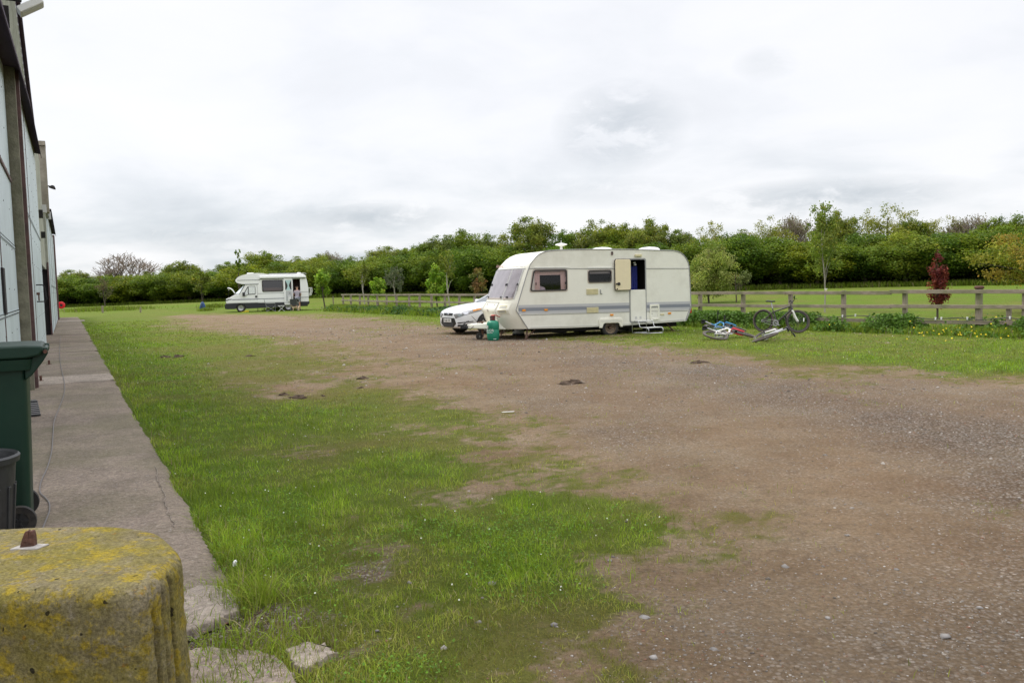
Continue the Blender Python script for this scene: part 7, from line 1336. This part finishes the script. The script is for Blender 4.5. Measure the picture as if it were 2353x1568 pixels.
# weeds by the far corner of the building and a few bushes of tall grass in the far meadow
for (px, py, n0, hh, sp, lb) in ((240, 716, 2200, .42, (3.0, 1.0), 'tall weeds beyond the far end of the path'), (492, 710, 700, .38, (.8, .5), 'clump of tall grass left of the motorhome'), (474, 714, 400, .35, (.4, .4), 'clump of grass beside the blue bag'), (640, 713, 600, .35, (.9, .5), 'clump of grass under the motorhome'), (955, 700, 900, .4, (2, 1), 'clump of grass before the far fence')):
    p = at(px, py); x = RNG.normal(p[0], sp[0]*.6, n0); y = RNG.normal(p[1], sp[1], n0); blades('tall_weeds', x, y, hh*RNG.uniform(.4, 1.1, n0), np.full(n0, .045), grasscol(n0, np.full(n0, .15), .75), .5, lb)

# ------------------------------------------------------------------ sky, sun, exposure
w = bpy.data.worlds.new('World'); scene.world = w; w.use_nodes = True; nt = w.node_tree; N = nt.nodes; L = nt.links; N.clear()
out = N.new('ShaderNodeOutputWorld'); sky = N.new('ShaderNodeTexSky'); sky.sky_type = 'NISHITA'; sky.sun_disc = False
SUN = Vector((-.50, .34, .79)).normalized(); sky.sun_elevation = math.asin(SUN.z); sky.sun_rotation = math.atan2(SUN.x, SUN.y)
bg1 = N.new('ShaderNodeBackground'); bg1.inputs['Strength'].default_value = .10; L.new(sky.outputs[0], bg1.inputs['Color'])
tc = N.new('ShaderNodeTexCoord'); sx = N.new('ShaderNodeSeparateXYZ'); L.new(tc.outputs['Generated'], sx.inputs[0])
def mth(op, p, q=None, cl=False):
    x = N.new('ShaderNodeMath'); x.operation = op; x.use_clamp = cl
    for k, v in ((0, p), (1, q)):
        if v is None: continue
        if isinstance(v, (float, int)): x.inputs[k].default_value = v
        else: L.new(v, x.inputs[k])
    return x.outputs[0]
zc = mth('MAXIMUM', sx.outputs['Z'], 0.0); den = mth('ADD', zc, .20); cx = mth('DIVIDE', sx.outputs['X'], den); cy = mth('DIVIDE', sx.outputs['Y'], den)
cb_ = N.new('ShaderNodeCombineXYZ'); L.new(cx, cb_.inputs[0]); L.new(cy, cb_.inputs[1])
def nse(vec, s, d, r, off=(0, 0, 0), dist=0.):
    mp = N.new('ShaderNodeMapping'); mp.inputs['Location'].default_value = off; L.new(vec, mp.inputs[0]); n = N.new('ShaderNodeTexNoise'); n.inputs['Scale'].default_value = s; n.inputs['Detail'].default_value = d; n.inputs['Roughness'].default_value = r; n.inputs['Distortion'].default_value = dist; L.new(mp.outputs[0], n.inputs[0]); return n.outputs['Fac']
def rmp(src, stops):
    r = N.new('ShaderNodeValToRGB'); e = r.color_ramp.elements
    while len(e) < len(stops): e.new(.5)
    for k, (p, c) in enumerate(stops): e[k].position = p; e[k].color = (*c, 1) if isinstance(c, tuple) else (c, c, c, 1)
    L.new(src, r.inputs[0]); return r.outputs[0]
def mixc(f, a, c, mode='MIX'):
    x = N.new('ShaderNodeMixRGB'); x.blend_type = mode
    for k, v in ((0, f), (1, a), (2, c)):
        if isinstance(v, (float, int)): x.inputs[k].default_value = v
        elif isinstance(v, tuple): x.inputs[k].default_value = (*v, 1)
        else: L.new(v, x.inputs[k])
    return x.outputs[0]
n1 = nse(cb_.outputs[0], 1.0, 9, .50, (4.3, 2.2, 0), .4); n2 = nse(cb_.outputs[0], 3.0, 8, .55, (1, 5, 2))
el = N.new('ShaderNodeCombineXYZ'); L.new(mth('ARCTAN2', sx.outputs['X'], sx.outputs['Y']), el.inputs[0]); L.new(mth('MULTIPLY', zc, 2.6), el.inputs[1])
n3 = nse(el.outputs[0], 3.6, 9, .56, (2.2, .6, 1.0), .35)
m1 = mth('ADD', mth('MULTIPLY', n1, .35), mth('ADD', mth('MULTIPLY', n2, .15), mth('MULTIPLY', n3, .50)))
low = rmp(m1, [(.38, (.42, .465, .51)), (.46, (.56, .595, .63)), (.515, (.68, .695, .72)), (.57, (.75, .755, .775))])
high = rmp(m1, [(.34, (.67, .68, .71)), (.43, (.705, .715, .745)), (.50, (.745, .75, .775)), (.60, (.77, .77, .79))])
cc_ = mixc(rmp(zc, [(.03, 0.), (.17, 1.)]), low, high)
az_ = mth('ARCTAN2', sx.outputs['X'], sx.outputs['Y']); pf = nse(el.outputs[0], 13, 9, .62, (5, 3, 0), .25); msk = None
for (a0, z0, ra, rz_, st) in ((.135, .178, .085, .055, .9), (.36, .088, .17, .024, 1.), (-.17, .082, .13, .022, 1.), (-.33, .058, .13, .020, .8), (.30, .235, .04, .02, .35), (.10, .105, .16, .020, .45), (-.52, .075, .05, .010, .6)):
    dx_ = mth('DIVIDE', mth('SUBTRACT', az_, a0), ra); dz_ = mth('DIVIDE', mth('SUBTRACT', zc, z0), rz_); q_ = mth('MULTIPLY', mth('SUBTRACT', 1., mth('ADD', mth('MULTIPLY', dx_, dx_), mth('MULTIPLY', dz_, dz_)), True), st)
    msk = q_ if msk is None else mth('MAXIMUM', msk, q_)
pz = mth('MULTIPLY', msk, rmp(pf, [(.38, .15), (.50, .75), (.60, 1.)])); cc_ = mixc(mth('MULTIPLY', pz, .95), cc_, (.45, .485, .525))
edge_ = mth('MULTIPLY', mth('MULTIPLY', msk, mth('SUBTRACT', 1., msk, True)), rmp(pf, [(.50, 0.), (.42, 1.)])); cc_ = mixc(mth('MULTIPLY', edge_, .5), cc_, (.78, .78, .795))
zen = rmp(zc, [(.30, 1.0), (1.0, 1.0)]); boost = mth('ADD', 1.0, mth('MULTIPLY', mth('MAXIMUM', mth('SUBTRACT', zc, .36), 0.), 2.6))
bg2 = N.new('ShaderNodeBackground'); L.new(cc_, bg2.inputs['Color']); L.new(boost, bg2.inputs['Strength'])
mxs = N.new('ShaderNodeMixShader'); mxs.inputs[0].default_value = .93; L.new(bg1.outputs[0], mxs.inputs[1]); L.new(bg2.outputs[0], mxs.inputs[2]); L.new(mxs.outputs[0], out.inputs[0])
sl = bpy.data.lights.new('sun', 'SUN'); sl.energy = 1.5; sl.angle = R_(10); sl.color = (1, .96, .88); so = bpy.data.objects.new('sun', sl); col.objects.link(so); so.rotation_euler = SUN.to_track_quat('Z', 'Y').to_euler(); so.location = (0, 0, 60)
scene.view_settings.view_transform = 'Standard'; scene.view_settings.look = 'None'; scene.view_settings.exposure = 0.42; scene.view_settings.gamma = 1
scene.cycles.max_bounces = 8; scene.cycles.transparent_max_bounces = 12
